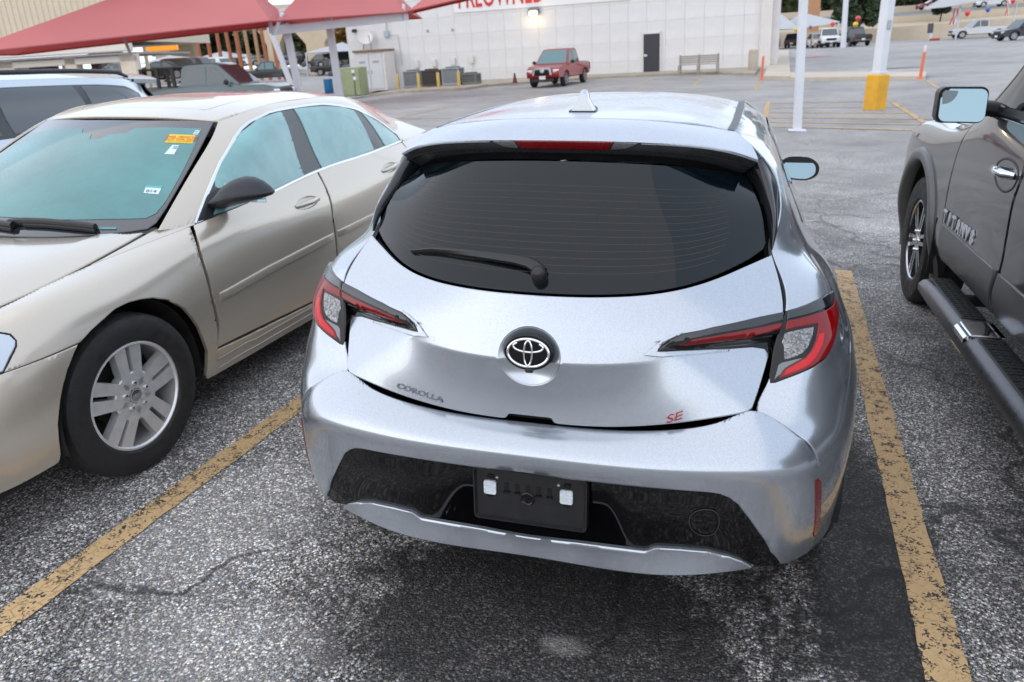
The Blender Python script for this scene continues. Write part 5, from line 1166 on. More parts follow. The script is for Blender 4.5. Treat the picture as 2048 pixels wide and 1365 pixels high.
# hood, windshield, roof, nose
THOOD = Net([[(0, -.50, 1.28), (.5, -.52, 1.27), (.885, -.52, 1.19)], [(0, 0, 1.25), (.5, 0, 1.24), (.872, 0, 1.165)], [(0, .6, 1.19), (.5, .55, 1.18), (.83, .45, 1.14)], [(0, .92, 1.10), (.45, .90, 1.10), (.72, .85, 1.11)]], sym=True)
TWS = Net([[(0, -.42, 1.29), (.5, -.46, 1.28), (.885, -.53, 1.20)], [(0, -.90, 1.58), (.42, -.93, 1.57), (.76, -1.02, 1.50)], [(0, -1.28, 1.84), (.35, -1.30, 1.835), (.64, -1.33, 1.80)]], sym=True)
TROOF = Net([[(0, -1.28, 1.845), (.35, -1.30, 1.84), (.65, -1.33, 1.805)], [(0, -1.9, 1.90), (.37, -1.9, 1.895), (.68, -1.9, 1.88)], [(0, -2.75, 1.89), (.36, -2.75, 1.885), (.66, -2.75, 1.86)]], sym=True)
for nm, net, m in (('hood', THOOD, TRUCKP), ('windshield', TINT and TWS, TINT), ('roof_panel', TROOF, TRUCKP)):
    n_ = net.nr-1; panel_obj(nm, m, trk, net, msym([(0, .02), (1.98, .02), (1.98, n_-.02), (0, n_-.02)]), r=.005, skirt=.01, h=.09, center=(0, -1, .9))
mb = MB(); mb.box((0, .93, .82), (1.62, .10, .50), bev=.04); mb.build('grille', BLACK_PLAS, trk)
for s in (1, -1):
    mb = MB(); mb.box((-s*.80, .80, 1.0), (.24, .28, .16), bev=.04); mb.build('headlight', mat('headlight_lens', (.55, .60, .66), .05, .35, coat=1.0), trk)
mb = MB(); mb.box((0, -3.6, .9), (1.9, 1.6, .55), bev=.06); mb.build('bed', TRUCKP, trk)
# door lettering
q0 = TB.S(4.70, 2.02)[0]; q1 = TB.S(5.42, 2.06)[0]; a_ = np.array((-q0[0]-.002, q0[1], q0[2])); b_ = np.array((-q1[0]-.002, q1[1], q1[2])); xv = (b_-a_)/np.linalg.norm(b_-a_)
zv = np.array((-1., 0, 0)); zv -= xv*np.dot(zv, xv); zv /= np.linalg.norm(zv)
for wd_, t_ in (('TITAN', -.068), ('V8', .262)):
    for i_, ch in enumerate(wd_): text('letter', ch, .102, mat('letter_pale', (.72, .74, .78), .3, .3), axes(xv, np.cross(zv, xv), zv, (a_+b_)/2+zv*.004-np.array((0, 0, .03))+xv*(t_+(i_-(len(wd_)-1)/2)*(.092 if wd_ == 'V8' else .098))), trk, extrude=.003, bold=.0025)
# ------------------------------------------------------------------ pale-blue SUV beyond the sedan
SUVP = paint('suv_paint', (.50, .56, .62), metal=.7, rough=.24, flake=.06, dust=.08)
suv = thing('suv', 'pale silver-blue SUV beyond the sedan with dark tinted windows and roof rails', 'car', Matrix.Translation((-5.45, 0, 0)))
KB = Net([
 [(.86, .20, .30), (.88, 1.0, .28), (.88, 2.0, .28), (.88, 2.8, .28), (.88, 3.6, .30), (.86, 4.25, .34), (.74, 4.66, .40)],
 [(.90, .15, .62), (.945, 1.0, .62), (.945, 2.0, .62), (.945, 2.8, .62), (.945, 3.6, .63), (.925, 4.25, .66), (.78, 4.72, .70)],
 [(.88, .18, .86), (.94, 1.0, .90), (.945, 2.0, .92), (.945, 2.8, .93), (.945, 3.6, .94), (.92, 4.25, .96), (.77, 4.72, .98)],
 [(.82, .25, .95), (.89, 1.0, 1.02), (.905, 2.0, 1.05), (.905, 2.8, 1.07), (.90, 3.6, 1.08), (.88, 4.25, 1.10), (.74, 4.68, 1.10)],
 [(.80, 1.05, 1.05), (.845, 1.4, 1.22), (.852, 2.0, 1.26), (.850, 2.8, 1.27), (.845, 3.6, 1.27), (.82, 4.22, 1.26), (.70, 4.58, 1.24)],
 [(.70, 1.55, 1.30), (.765, 1.80, 1.39), (.785, 2.2, 1.432), (.790, 2.8, 1.440), (.785, 3.6, 1.432), (.765, 4.15, 1.408), (.66, 4.46, 1.37)],
 [(.66, 1.60, 1.33), (.715, 1.85, 1.43), (.735, 2.2, 1.478), (.740, 2.8, 1.488), (.735, 3.6, 1.480), (.715, 4.15, 1.458), (.62, 4.50, 1.42)]])
KR = Net([
 [(0, 1.62, 1.40), (.35, 1.64, 1.39), (.66, 1.70, 1.34)], [(0, 2.2, 1.525), (.40, 2.2, 1.52), (.735, 2.2, 1.478)], [(0, 2.9, 1.545), (.40, 2.9, 1.54), (.740, 2.9, 1.488)],
 [(0, 3.6, 1.538), (.40, 3.6, 1.532), (.735, 3.6, 1.480)], [(0, 4.2, 1.515), (.38, 4.2, 1.508), (.712, 4.16, 1.457)], [(0, 4.86, 1.475), (.36, 4.84, 1.468), (.64, 4.70, 1.435)]], sym=True)
KC = np.array((0, 2.6, .8)); SUVGLASS = mat('suv_glass', (.022, .032, .042), .04, spec=.9, coat=.5)
def ks(name, m, par, net, poly, s=1, **k):
    k.setdefault('center', KC); return panel_obj(name, m, par, net, poly, mirror=s < 0, **k)
mb = MB(); mb.box((0, 2.5, .6), (1.6, 4.2, .5), bev=.1); mb.box((0, 3.0, 1.1), (1.5, 2.8, .5), bev=.1); mb.build('underbody', DARK, suv)
for s in (1, -1):
    A1 = KB.locate([(.94, .95-.37*math.cos(t), .34+.37*math.sin(t)) for t in np.radians(np.linspace(-8, 188, 14))], 0, 3); A2 = KB.locate([(.94, 3.78-.37*math.cos(t), .34+.37*math.sin(t)) for t in np.radians(np.linspace(-8, 188, 14))], 3, 6)
    ks('body_side', SUVP, suv, KB, [(0, 0), (A1[0][0], 0)]+[tuple(q) for q in A1]+[(A1[-1][0], 0), (A2[0][0], 0)]+[tuple(q) for q in A2]+[(A2[-1][0], 0), (6, 0), (6, 6), (0, 6)], s, r=.003, skirt=.01, h=.05)
    wf = ks('window_frame', mat('suv_pillar', (.05, .054, .058), .4), suv, KB, [(.9, 3.3), (2, 3.12), (3.0, 3.1), (4.2, 3.1), (5.0, 3.6), (5.30, 4.6), (4.9, 4.92), (4.3, 4.98), (3.0, 5.0), (2.0, 4.97), (1.2, 4.5)], s, r=.003, skirt=.003, h=.05, off=.003)
    ks('front_window', SUVGLASS, wf, KB, [(1.2, 3.5), (2.0, 3.22), (2.86, 3.2), (2.78, 4.9), (2.0, 4.86), (1.4, 4.5)], s, r=.003, skirt=.004, h=.05, off=.007)
    ks('rear_window', SUVGLASS, wf, KB, [(3.0, 3.2), (3.95, 3.2), (3.98, 3.8), (3.88, 4.93), (3.4, 4.94), (2.93, 4.93)], s, r=.003, skirt=.004, h=.05, off=.007)
    ks('quarter_window', SUVGLASS, wf, KB, [(4.09, 3.3), (4.7, 3.5), (5.05, 4.0), (5.20, 4.55), (4.8, 4.80), (4.35, 4.90), (3.99, 4.92)], s, r=.003, skirt=.004, h=.05, off=.007)
    mb = MB(); p = [KR.S(1.86, v)[0] for v in np.linspace(.75, 4.25, 16)]; hh = [.01]+[.045]*14+[.01]
    mb.tube([(s*q[0], q[1], q[2]+h_) for q, h_ in zip(p, hh)], [.012]+[.019]*14+[.012], 8); mb.build('roof_rail', BLACK_PLAS, suv, sharp=60)
    for yy in (.95, 3.78): wheel(suv, (s*.82, yy, .345), R=.36, w=.235, rimr=.24, side=s); liner('arch_liner', suv, (s*.93, yy, .34), .375, .3, s)
    mb = MB(); mb.box((s*.80, 4.62, .98), (.14, .14, .34), bev=.03); mb.build('tail_lamp', REDLENS, suv)
ks('roof_panel', SUVP, suv, KR, msym([(0, .02), (1.98, .02), (1.98, 4.1), (1, 4.1), (0, 4.1)]), r=.004, skirt=.01, h=.06)
ks('spoiler', SUVP, suv, KR, msym([(0, 4.13), (1, 4.13), (1.98, 4.13), (2.0, 5), (1, 5), (0, 5)]), r=.006, skirt=.035, h=.04, off=.004)
KT = Net([[(0, 4.70, 1.445), (.36, 4.68, 1.44), (.64, 4.52, 1.40)], [(0, 4.82, 1.10), (.40, 4.80, 1.10), (.74, 4.68, 1.10)], [(0, 4.86, .70), (.42, 4.84, .70), (.78, 4.72, .70)], [(0, 4.80, .34), (.42, 4.78, .34), (.74, 4.66, .40)]], sym=True)
ks('tailgate', SUVP, suv, KT, msym([(0, .9), (2, .95), (2, 3), (0, 3)]), r=.004, skirt=.01, h=.06); ks('rear_glass', SUVGLASS, suv, KT, msym([(0, .02), (1.98, .02), (1.98, .92), (0, .88)]), r=.004, skirt=.01, h=.06)
KN = Net([[(0, .02, .34), (.45, .05, .34), (.86, .20, .30)], [(0, -.03, .62), (.45, 0, .62), (.90, .15, .62)], [(0, .05, .88), (.42, .08, .88), (.82, .25, .95)], [(0, .45, 1.04), (.42, .5, 1.03), (.80, .62, .99)], [(0, .85, 1.08), (.42, .9, 1.07), (.80, 1.05, 1.05)], [(0, 1.62, 1.40), (.35, 1.64, 1.39), (.66, 1.60, 1.33)]], sym=True)
ks('front_clip', SUVP, suv, KN, msym([(0, 0), (2, 0), (2, 3.98), (0, 3.98)]), r=.003, skirt=.0, h=.08); ks('windshield', SUVGLASS, suv, KN, msym([(0, 4.02), (1.98, 4.02), (1.98, 4.98), (0, 4.98)]), r=.003, skirt=.0, h=.08)

# ------------------------------------------------------------------ background vehicles
def arc_pts(yc, zc, r, a0, a1, n=9): return [(yc+r*math.cos(math.radians(a0+(a1-a0)*k/n)), zc+r*math.sin(math.radians(a0+(a1-a0)*k/n))) for k in range(n+1)]
GLASSBG = mat('car_glass', (.03, .045, .05), .05, spec=.9, coat=.5); GLASSTEAL = mat('car_glass_teal', (.05, .16, .17), .08, spec=.9, coat=.5)
HEADLT = mat('headlamp_white', (.75, .76, .74), .1, .3, coat=1.0); PLATE = mat('number_plate', (.75, .77, .8), .5)
BGRIM = mat('bg_rim', (.42, .42, .43), .3, .9)
def bgcar(name, label, cat, M, col, kind='pickup', L=5.4, Wd=1.9, H=1.85, group=None, rimr=.26, R=.39, glass=None, metal=.3, plate_f=True, grille=None, tail=True, hood=None):
    m = paint('paint_%s_%.2f_%.2f_%.2f' % (name, *col), col, metal=metal, rough=.35, flake=.04, dust=.15, coat=.6); g = glass or GLASSBG
    root = thing(name, label, cat, M, group); w = Wd/2; zb = 1.08 if kind == 'pickup' else (.98 if kind == 'suv' else .90); zb *= H/{'pickup': 1.85, 'suv': 1.75, 'car': 1.45}[kind]
    yf, yr = L/2-.95, -L/2+(1.12 if kind == 'pickup' else .95); zc = R+.01; ra = R*1.16; low = .46 if kind == 'pickup' else .32
    hz = zb-.04 if hood is None else hood
    prof = [(-L/2+.03, low+.02), (-L/2, .7), (-L/2+.02, zb), (-L/2+.2, zb+.03), (.9, zb+.03), (1.15, zb+.02), (L/2-.45, hz), (L/2-.12, hz-.10), (L/2, hz-.28), (L/2, low+.12), (L/2-.06, low)]
    A = math.degrees(math.asin(min(.98, (low-zc)/ra))) if abs(low-zc) < ra else 0
    prof += arc_pts(yf, zc, ra, A, 180-A)+[((yf+yr)/2, low-.02)]+arc_pts(yr, zc, ra, A, 180-A)
    def xz(z, x): return x
    rows = []
    for x, ins in ((-w, .05), (-w+.025, .015), (-w+.09, 0), (w-.09, 0), (w-.025, .015), (w, .05)):
        cy, cz_ = 0, .75; row = []
        for y, z in prof:
            tap = 1-.10*max(0, abs(y)/(L/2)-.78)/.22
            zz = z-(ins if z > zb-.3 else 0); row.append((x*tap, y*(1-ins*.25), zz))
        rows.append(row)
    V, F = loft(rows, closed=True); n = len(prof)
    F += [tuple(range(n))[::-1], tuple(range((len(rows)-1)*n, len(rows)*n))]
    mesh_obj('body', V, F, m, root, sharp=35)
    if kind == 'pickup':
        gh = [(-.78, zb), (-.70, H-.12), (-.62, H-.03), (-.45, H), (.35, H), (.55, H-.05), (1.28, zb+.02)]
    elif kind == 'suv':
        gh = [(-L/2+.12, zb), (-L/2+.38, H-.18), (-L/2+.5, H-.04), (-L/2+.8, H), (.15, H), (.42, H-.06), (1.15, zb+.02)]
    else:
        gh = [(-1.75, zb), (-1.15, H-.16), (-.9, H-.05), (-.5, H), (.1, H), (.4, H-.06), (1.2, zb+.02)]
    wt = lambda z: (w-.07)-(.17)*(z-zb)/(H-zb)
    rows = [[(sx*(wt(z)-e), y*(1-e*.1)+(.02*0), z-e*.4*(z > zb+.3)) for y, z in gh] for sx, e in ((-1, .05), (-1, .012), (-1, -.0))]
    rows2 = [[(-x, y, z) for x, y, z in r] for r in rows[::-1]]
    rows[2] = [(x+.06, y, z) for x, y, z in rows[2]]; rows2[0] = [(x-.06, y, z) for x, y, z in rows2[0]]
    rows = [[(-wt(z)+.012, y, z-.03*(z > zb+.3)) for y, z in gh], [(-wt(z)+.06, y, z) for y, z in gh], [(wt(z)-.06, y, z) for y, z in gh], [(wt(z)-.012, y, z-.03*(z > zb+.3)) for y, z in gh]]
    V, F = loft(rows, closed=True); n = len(gh); F += [tuple(range(n))[::-1], tuple(range(3*n, 4*n))]; mesh_obj('cabin', V, F, m, root, sharp=35)
    def side_poly(y0b, y0t, y1b, y1t, nm='side_window'):
        zl, zt = zb+.07, H-.11
        for sx in (-1, 1):
            P4 = [(sx*(wt(zl)-.004), y0b, zl), (sx*(wt(zl)-.004), y1b, zl), (sx*(wt(zt)-.004), y1t, zt), (sx*(wt(zt)-.004), y0t, zt)]
            mb = MB(); mb.add(P4+[(x-sx*.03, y, z) for x, y, z in P4], [(0, 1, 2, 3), (4, 5, 6, 7), (0, 1, 5, 4), (1, 2, 6, 5), (2, 3, 7, 6), (3, 0, 4, 7)]); mb.F = orient(mb.V, mb.F); mb.build(nm, g, root)
    fb, ft = gh[-1][0], gh[-2][0]; rb, rt_ = gh[0][0], gh[1][0]; mid = (fb+rb)/2-.05
    side_poly(mid+.05, mid+.05, fb-.28, ft-.10, 'front_window'); side_poly(rb+.16 if kind == 'pickup' else rb+.55, rt_+.14 if kind == 'pickup' else rt_+.45, mid-.05, mid-.05, 'rear_window')
    def face(y0, z0, y1, z1, nm, out):
        a, b = wt(z0)-.09, wt(z1)-.07; P4 = [(-a, y0+out, z0), (a, y0+out, z0), (b, y1+out, z1), (-b, y1+out, z1)]
        mb = MB(); mb.add(P4+[(x, y-out*2, z-.02) for x, y, z in P4], [(0, 1, 2, 3), (4, 5, 6, 7), (0, 1, 5, 4), (1, 2, 6, 5), (2, 3, 7, 6), (3, 0, 4, 7)]); mb.F = orient(mb.V, mb.F); mb.build(nm, g, root)
    face(fb-.05, zb+.06, ft+.03, H-.08, 'windshield', .012); face(rb+.015, zb+.06, rt_+.0, H-.17, 'rear_glass', -.012)
    zf = hz-.30; gm = grille or BLACK_PLAS
    mb = MB(); mb.box((0, L/2-.02, zf+.02), (Wd*.50, .10, .24), bev=.03); mb.build('grille', gm, root)
    mb = MB(); mb.box((0, L/2-.015, zf-.33), (Wd*.62, .08, .16), bev=.02); mb.build('lower_grille', BLACK_PLAS, root)
    mb = MB(); mb.box((0, -L/2+.02, low+.14), (Wd*.86, .14, .16), bev=.03); mb.build('rear_bumper', BLACK_PLAS if kind != 'pickup' else CLAD, root)
    for sx in (-1, 1):
        mb = MB(); mb.box((sx*w*.72, L/2-.09, zf+.06), (w*.36, .16, .17), Matrix.Rotation(-sx*.25, 3, 'Z'), bev=.04); mb.build('headlight', HEADLT, root)
        mb = MB(); mb.box((sx*w*.86, -L/2+.05, zb-.22), (w*.16, .10, .34), bev=.02); mb.build('tail_light', REDLENS, root)
        mb = MB(); mb.box((sx*(w+.09), fb-.35, zb+.10), (.20, .12, .17), bev=.05); mb.build('door_mirror', BLACK_PLAS, root)
        for yy in (yf, yr):
            mb = MB(); Mx = Matrix.Translation((sx*(w-.135), yy, R)) @ Matrix.Rotation(sx*PI/2, 4, 'Y')
            mb.lathe([(.05, -.1), (R-.03, -.11), (R, -.08), (R, .08), (R-.03, .115), (rimr+.012, .118), (rimr, .105)], 24, Mx, 0)
            mb.lathe([(rimr+.002, .108), (rimr-.02, .10), (rimr-.03, .03), (.07, .03)], 24, Mx, 1)
            for k in range(6): mb.prism([(.03, -.030), (rimr-.01, -.034), (rimr-.01, .034), (.03, .030)], .05, .095, Mx @ Matrix.Rotation(k*PI/3, 4, 'Z'), 1)
            mb.lathe([(.07, .04), (.07, .098), (0, .10)], 12, Mx, 1)
            mb.build('wheel', [RUBBER, BGRIM], root, sharp=35)
    if plate_f: mb = MB(); mb.box((0, L/2+.03, zf-.22), (.32, .02, .16)); mb.build('front_plate', PLATE, root)
    mb = MB(); mb.box((0, -L/2-.055, low+.22), (.34, .02, .17)); mb.build('rear_plate', PLATE, root)
    mb = MB(); mb.box((0, 0, .55), (Wd*.8, L*.86, .3)); mb.build('underbody', DARK, root)
    if kind == 'pickup':
        mb = MB(); mb.box((0, -L/2+1.0, zb+.035), (Wd*.80, 1.75, .012)); mb.build('bed_floor', DARK, root)
    return root
def put(px, py, heading, d=None, dz=0.0):
    p = gnd(px, py) if d is None else pix(px, py, d); return frame(p.x, p.y, math.radians(heading), dz)
# red pickup by the white building
taco = bgcar('pickup_truck', 'red pickup with chrome grille parked in front of the white building', 'truck', put(1120, 170, 186) @ Matrix.Diagonal((.90, .90, .90, 1)), (.30, .008, .012), L=5.2, Wd=1.84, H=1.76, glass=GLASSTEAL, grille=BLACK_GLOSS, R=.38)
mb = MB(); ol_ = [(-.50, .58), (-.46, .86), (-.38, .93), (.38, .93), (.46, .86), (.50, .58), (.40, .60), (.36, .80), (.30, .85), (-.30, .85), (-.36, .80), (-.40, .60)]
mb.prism([(x, z) for x, z in ol_], 2.64, 2.69, axes((1, 0, 0), (0, 0, 1), (0, -1, 0), (0, 0, 0)) @ Matrix.Diagonal((1, 1, -1, 1))); mb.build('grille_surround', CHROME, taco)
mb = MB(); mb.lathe([(.10, 0), (.10, .03), (.075, .035), (.07, .02), (0, .02)], 20, axes((1, 0, 0), (0, 0, -1), (0, 1, 0), (0, 2.63, .78))); mb.build('grille_emblem', CHROME, taco)
bgcar('pickup_truck', 'dark grey pickup facing left under the middle of the red canopy', 'truck', put(540, 164, 243), (.03, .032, .036), L=5.9, Wd=2.0, H=1.93, R=.41, glass=GLASSTEAL)
bgcar('pickup_truck', 'silver pickup facing left behind the dark grey one', 'truck', put(455, 165, 248), (.42, .43, .45), L=5.8, Wd=2.0, H=1.93, R=.41, metal=.7, glass=GLASSTEAL)
bgcar('pickup_truck', 'black pickup behind the second white canopy post, tail to the left', 'truck', put(672, 150, 68), (.012, .013, .015), L=5.7, Wd=2.0, H=1.9, R=.41)
bgcar('pickup_truck', 'white pickup standing side-on before the beige highway wall', 'truck', put(1955, 76, 262), (.72, .73, .75), L=5.9, Wd=2.0, H=1.9, R=.42, metal=.0)
bgcar('suv', 'black SUV at the right edge in front of the white pickup', 'car', put(2046, 80, 250), (.012, .013, .020), kind='suv', L=4.9, Wd=1.95, H=1.72, R=.39)
bgcar('pickup_truck', 'white pickup facing the camera under the right grey canopy', 'truck', put(1655, 95, 178), (.72, .73, .75), L=5.8, Wd=2.0, H=1.95, R=.42, metal=0)
bgcar('pickup_truck', 'black pickup seen from behind, right of the white twin poles', 'truck', put(1705, 93, -14), (.010, .011, .013), L=5.6, Wd=2.0, H=1.9, R=.42)
bgcar('car', 'blue car half hidden by the right end of the white building', 'car', put(1553, 95, 20), (.02, .10, .34), kind='suv', L=4.3, Wd=1.85, H=1.65)
bgcar('car', 'dark maroon car under the left part of the right grey canopy', 'car', put(1588, 96, 10), (.05, .02, .022), kind='suv', L=4.6, Wd=1.85, H=1.6)
bgcar('car', 'tan car close beside the white pickup under the grey canopy', 'car', put(1634, 96, 172), (.34, .27, .22), kind='car', L=4.7, Wd=1.85, H=1.5)
cm = bgcar('pickup_truck', 'grey-green compact pickup with black bed rack behind the SUV', 'truck', put(432, 166, 82, d=28, dz=.08), (.085, .115, .12), L=5.0, Wd=1.9, H=1.70, R=.38, metal=.2, glass=GLASSBG)
for k in range(3):
    mb = MB(); y = -2.1+.55*k
    for sx in (-.78, .78): mb.box((sx, y, 1.32), (.07, .12, .62), bev=.01)
    mb.box((0, y, 1.60), (1.6, .12, .07), bev=.01); mb.build('rack_hoop', BLACK_PLAS, cm)

# ------------------------------------------------------------------ white block building
A0 = pix(1400, 146, 44); tl_ = tilt_at(A0.x, A0.y)
wx = (tl_ @ Vector((math.cos(ST), -math.sin(ST), 0, 0))).to_3d(); wz = (tl_ @ Vector((0, 0, 1, 0))).to_3d(); wy = wz.cross(wx)
P0 = A0.copy()
def wray(px, py):
    v = fw+R2*((px-1024)/F_PX)-U2*((py-682.5)/F_PX); return CAM+v*((A0-CAM).dot(wy)/v.dot(wy))
P0 = A0+wx*(wray(706, 189)-A0).dot(wx); WM = axes(wx, wy, wz, P0); WLEN = (wray(1524, 143)-P0).dot(wx)
def wpix(px, py):
    v = fw+R2*((px-1024)/F_PX)-U2*((py-682.5)/F_PX); t = (P0-CAM).dot(wy)/v.dot(wy); q = WM.inverted() @ (CAM+v*t); return q.x, q.z
WHITE_WALL = mat('white_block_paint', (.72, .71, .70), .75, noise=(.7, .07), bump=(14, .3))
WHITE_TRIM = mat('white_trim', (.70, .66, .63), .6, noise=(2, .06))
bld = thing('building', 'long white painted block building with red PREOWNED sign and dark door', 'building', WM)
mb = MB(); mb.box((WLEN/2, 9.10, 4.0), (WLEN-.02, 18, 10.8)); mb.build('wall', WHITE_WALL, bld)
PW = .955; me_src = None; nC = int(WLEN/PW); PW = WLEN/nC
mb = MB(); mb.box((0, .03, 0), (PW-.006, .06, .955-.006), bev=.003); src = mb.build('panel', WHITE_WALL, bld); src.location = (PW/2, .052, .30)
first = True
for i in range(nC):
    for k in range(-1, 8):
        if i == 0 and k == 0: continue
        c = src.copy(); COL.objects.link(c); c.parent = bld; c.location = (PW*(i+.5), .052+rnd.uniform(-.0015, .0015), .30+.955*k)
mb = MB(); mb.box((WLEN+.10, 6, 4.4), (.55, 12.4, 10), bev=.02); mb.box((WLEN+.52, 6.5, 4.4), (.3, 12, 10), bev=.02); mb.build('corner_pilaster', WHITE_TRIM, bld)
# sign
sx0, sz0 = wpix(908, 27); sx1, _ = wpix(1260, 5); _, sl0 = wpix(916, 17); lx0, _ = wpix(916, 17); lx1, lz1 = wpix(1088, 0)
sg_ = MB(); sg_.box(((sx0+sx1)/2, .02, sz0+1.0), (sx1-sx0, .06, 2.0), bev=.01); sgn = sg_.build('sign_board', mat('sign_white', (.80, .80, .80), .4), bld)
lw = lx1-lx0
tx = text('sign_lettering', 'PREOWNED', 1.75, mat('sign_red', (.62, .025, .02), .45), axes((1, 0, 0), (0, 0, 1), (0, -1, 0), (lx0, -.02, sl0)), bld, extrude=.02, align='LEFT', bevel=.012)
k_ = lw/max(v.co.x for v in tx.data.vertices); tx.matrix_local = axes((1, 0, 0), (0, 0, 1), (0, -1, 0), (lx0, -.02, sl0)) @ Matrix.Diagonal((k_, 1, 1, 1))
# door
x0, z0 = wpix(1287, 146); x1, z1 = wpix(1320, 67)
mb = MB(); mb.box(((x0+x1)/2, .0, (z0+z1)/2), (x1-x0, .05, z1-z0), bev=.006); dr = mb.build('door', mat('door_charcoal', (.035, .035, .045), .5, noise=(3, .1)), bld)
mb = MB()
for a, b, c_, d_ in ((x0-.07, x0, z0, z1+.07), (x1, x1+.07, z0, z1+.07), (x0-.07, x1+.07, z1, z1+.07)): mb.box(((a+b)/2, -.005, (c_+d_)/2), (b-a, .07, d_-c_))
mb.build('door_frame', WHITE_TRIM, dr)
mb = MB(); mb.box((x0+.10, -.05, (z0+z1)/2-.1), (.16, .05, .12), bev=.01); mb.tube([(x0+.10, -.03, (z0+z1)/2-.1), (x0+.10, -.09, (z0+z1)/2-.1), (x0+.22, -.09, (z0+z1)/2-.1)], .014); mb.build('handle', CHROME, dr)
# lit wall lamp
lx, lz = wpix(1069, 27)
mb = MB(); mb.box((lx, -.10, lz+.10), (.62, .26, .34), bev=.06); wl = mb.build('wall_lamp', mat('lamp_bronze', (.16, .15, .14), .5), bld)
mb = MB(); mb.box((lx, -.25, lz-.02), (.46, .10, .26), bev=.05); mb.build('lamp_lens', mat('lamp_glow', (1, .85, .6), .4, emit=((1, .80, .48), 4)), wl)
ll = bpy.data.lights.new('lamp', 'POINT'); ll.energy = 10; ll.color = (1, .72, .38); ll.shadow_soft_size = .12; lo = bpy.data.objects.new('lamp_bulb', ll); COL.objects.link(lo); lo.parent = wl; lo.location = (lx, -.42, lz-.12)
for px, py in ((855, 62), (905, 60)):
    vx, vz = wpix(px, py); mb = MB(); mb.lathe([(.07, 0), (.07, .03), (.05, .05), (0, .05)], 12, axes((1, 0, 0), (0, 0, 1), (0, -1, 0), (vx, .0, vz))); mb.build('vent_cap', mat('vent_grey', (.35, .35, .36), .5), bld)
# conduit, boxes
def onwall(px, py, y=0.0):
    a, b = wpix(px, py); return Vector((a, y, b))
mb = MB(); mb.tube([onwall(772, 34, -.03), onwall(774, 68, -.03)], .03, 6); mb.tube([onwall(774, 71, -.03), onwall(796, 70, -.03), onwall(805, 130, -.03)], .02, 6); mb.build('conduit', mat('conduit_grey', (.45, .45, .46), .5), bld)
q = onwall(774, 68, -.07); mb = MB(); mb.box(q, (.28, .14, .34), bev=.02); mb.build('junction_box', mat('box_blue_grey', (.40, .47, .52), .5), bld)
q = onwall(710, 62, -.10); mb = MB(); mb.box(q, (.26, .2, .18), bev=.03); mb.build('security_camera', BLACK_PLAS, bld)
# meter boxes over the condensers, red notice
for i, (px, py) in enumerate(((834, 128), (869, 126), (907, 123), (944, 119))):
    q = onwall(px, py, -.08); mb = MB(); mb.box(q, (.24, .16, .42), bev=.02); mb.tube([q+Vector((.0, 0, -.2)), q+Vector((.04, -.02, -1.1))], .018, 6); bx = mb.build('switch_box', WHITE_TRIM); bx.matrix_world = WM
    tag(bx, ['white switch box on the wall above the leftmost grey condenser', 'white switch box on the wall above the brown condenser', 'white switch box on the wall above the big pale grey condenser', 'white switch box on the wall above the low grey-green condenser'][i], 'electrical box', 'switch boxes over the condensers')
# sidewalk in front of the wall
def kerbed(name, pts_front, pts_back, h, m):
    V = []; n = len(pts_front)
    for (a, b) in zip(pts_front, pts_back):
        for p, dz in ((a, -.05), (a, h-.02), ((a[0]*.97+b[0]*.03, a[1]*.97+b[1]*.03), h), (b, h)): V.append((p[0], p[1], float(gz(p[0], p[1]))+dz))
    F = [(i*4+k, (i+1)*4+k, (i+1)*4+k+1, i*4+k+1) for i in range(n-1) for k in range(3)]+[(0, 1, 2, 3), tuple((n-1)*4+k for k in range(4))]
    a, b, c = Vector(V[F[2][0]]), Vector(V[F[2][1]]), Vector(V[F[2][2]])
    if (b-a).cross(c-a).z < 0: F = [f[::-1] for f in F]
    o = mesh_obj(name, V, F, m, sharp=30); o['kind'] = 'structure'; return o
CONC = mat('concrete', (.36, .31, .25), .8, noise=(1.3, .22), bump=(20, .3)); CONC_PALE = mat('concrete_pale', (.50, .44, .36), .8, noise=(1.0, .12), bump=(20, .3))
fpx = [(738, 194), (800, 187), (860, 184), (930, 181), (975, 174), (1030, 170), (1100, 165), (1200, 158), (1290, 154), (1400, 149), (1510, 152)]
fr = [(gnd(*p).x, gnd(*p).y) for p in fpx]; bk = []
for x, y in fr:
    q = WM.inverted() @ Vector((x, y, float(gz(x, y)))); b_ = WM @ Vector((q.x, .10, 0)); bk.append((b_.x, b_.y))
kerbed('sidewalk', fr, bk, .13, CONC)
def wall_thing(name, label, cat, px, py, group=None, turn=0.0):
    p = gnd(px, py, .13); M = Matrix.Translation(p) @ axes(wx, wy, wz, (0, 0, 0)) @ Matrix.Rotation(turn, 4, 'Z'); return thing(name, label, cat, M, group), dep(p)/F_PX
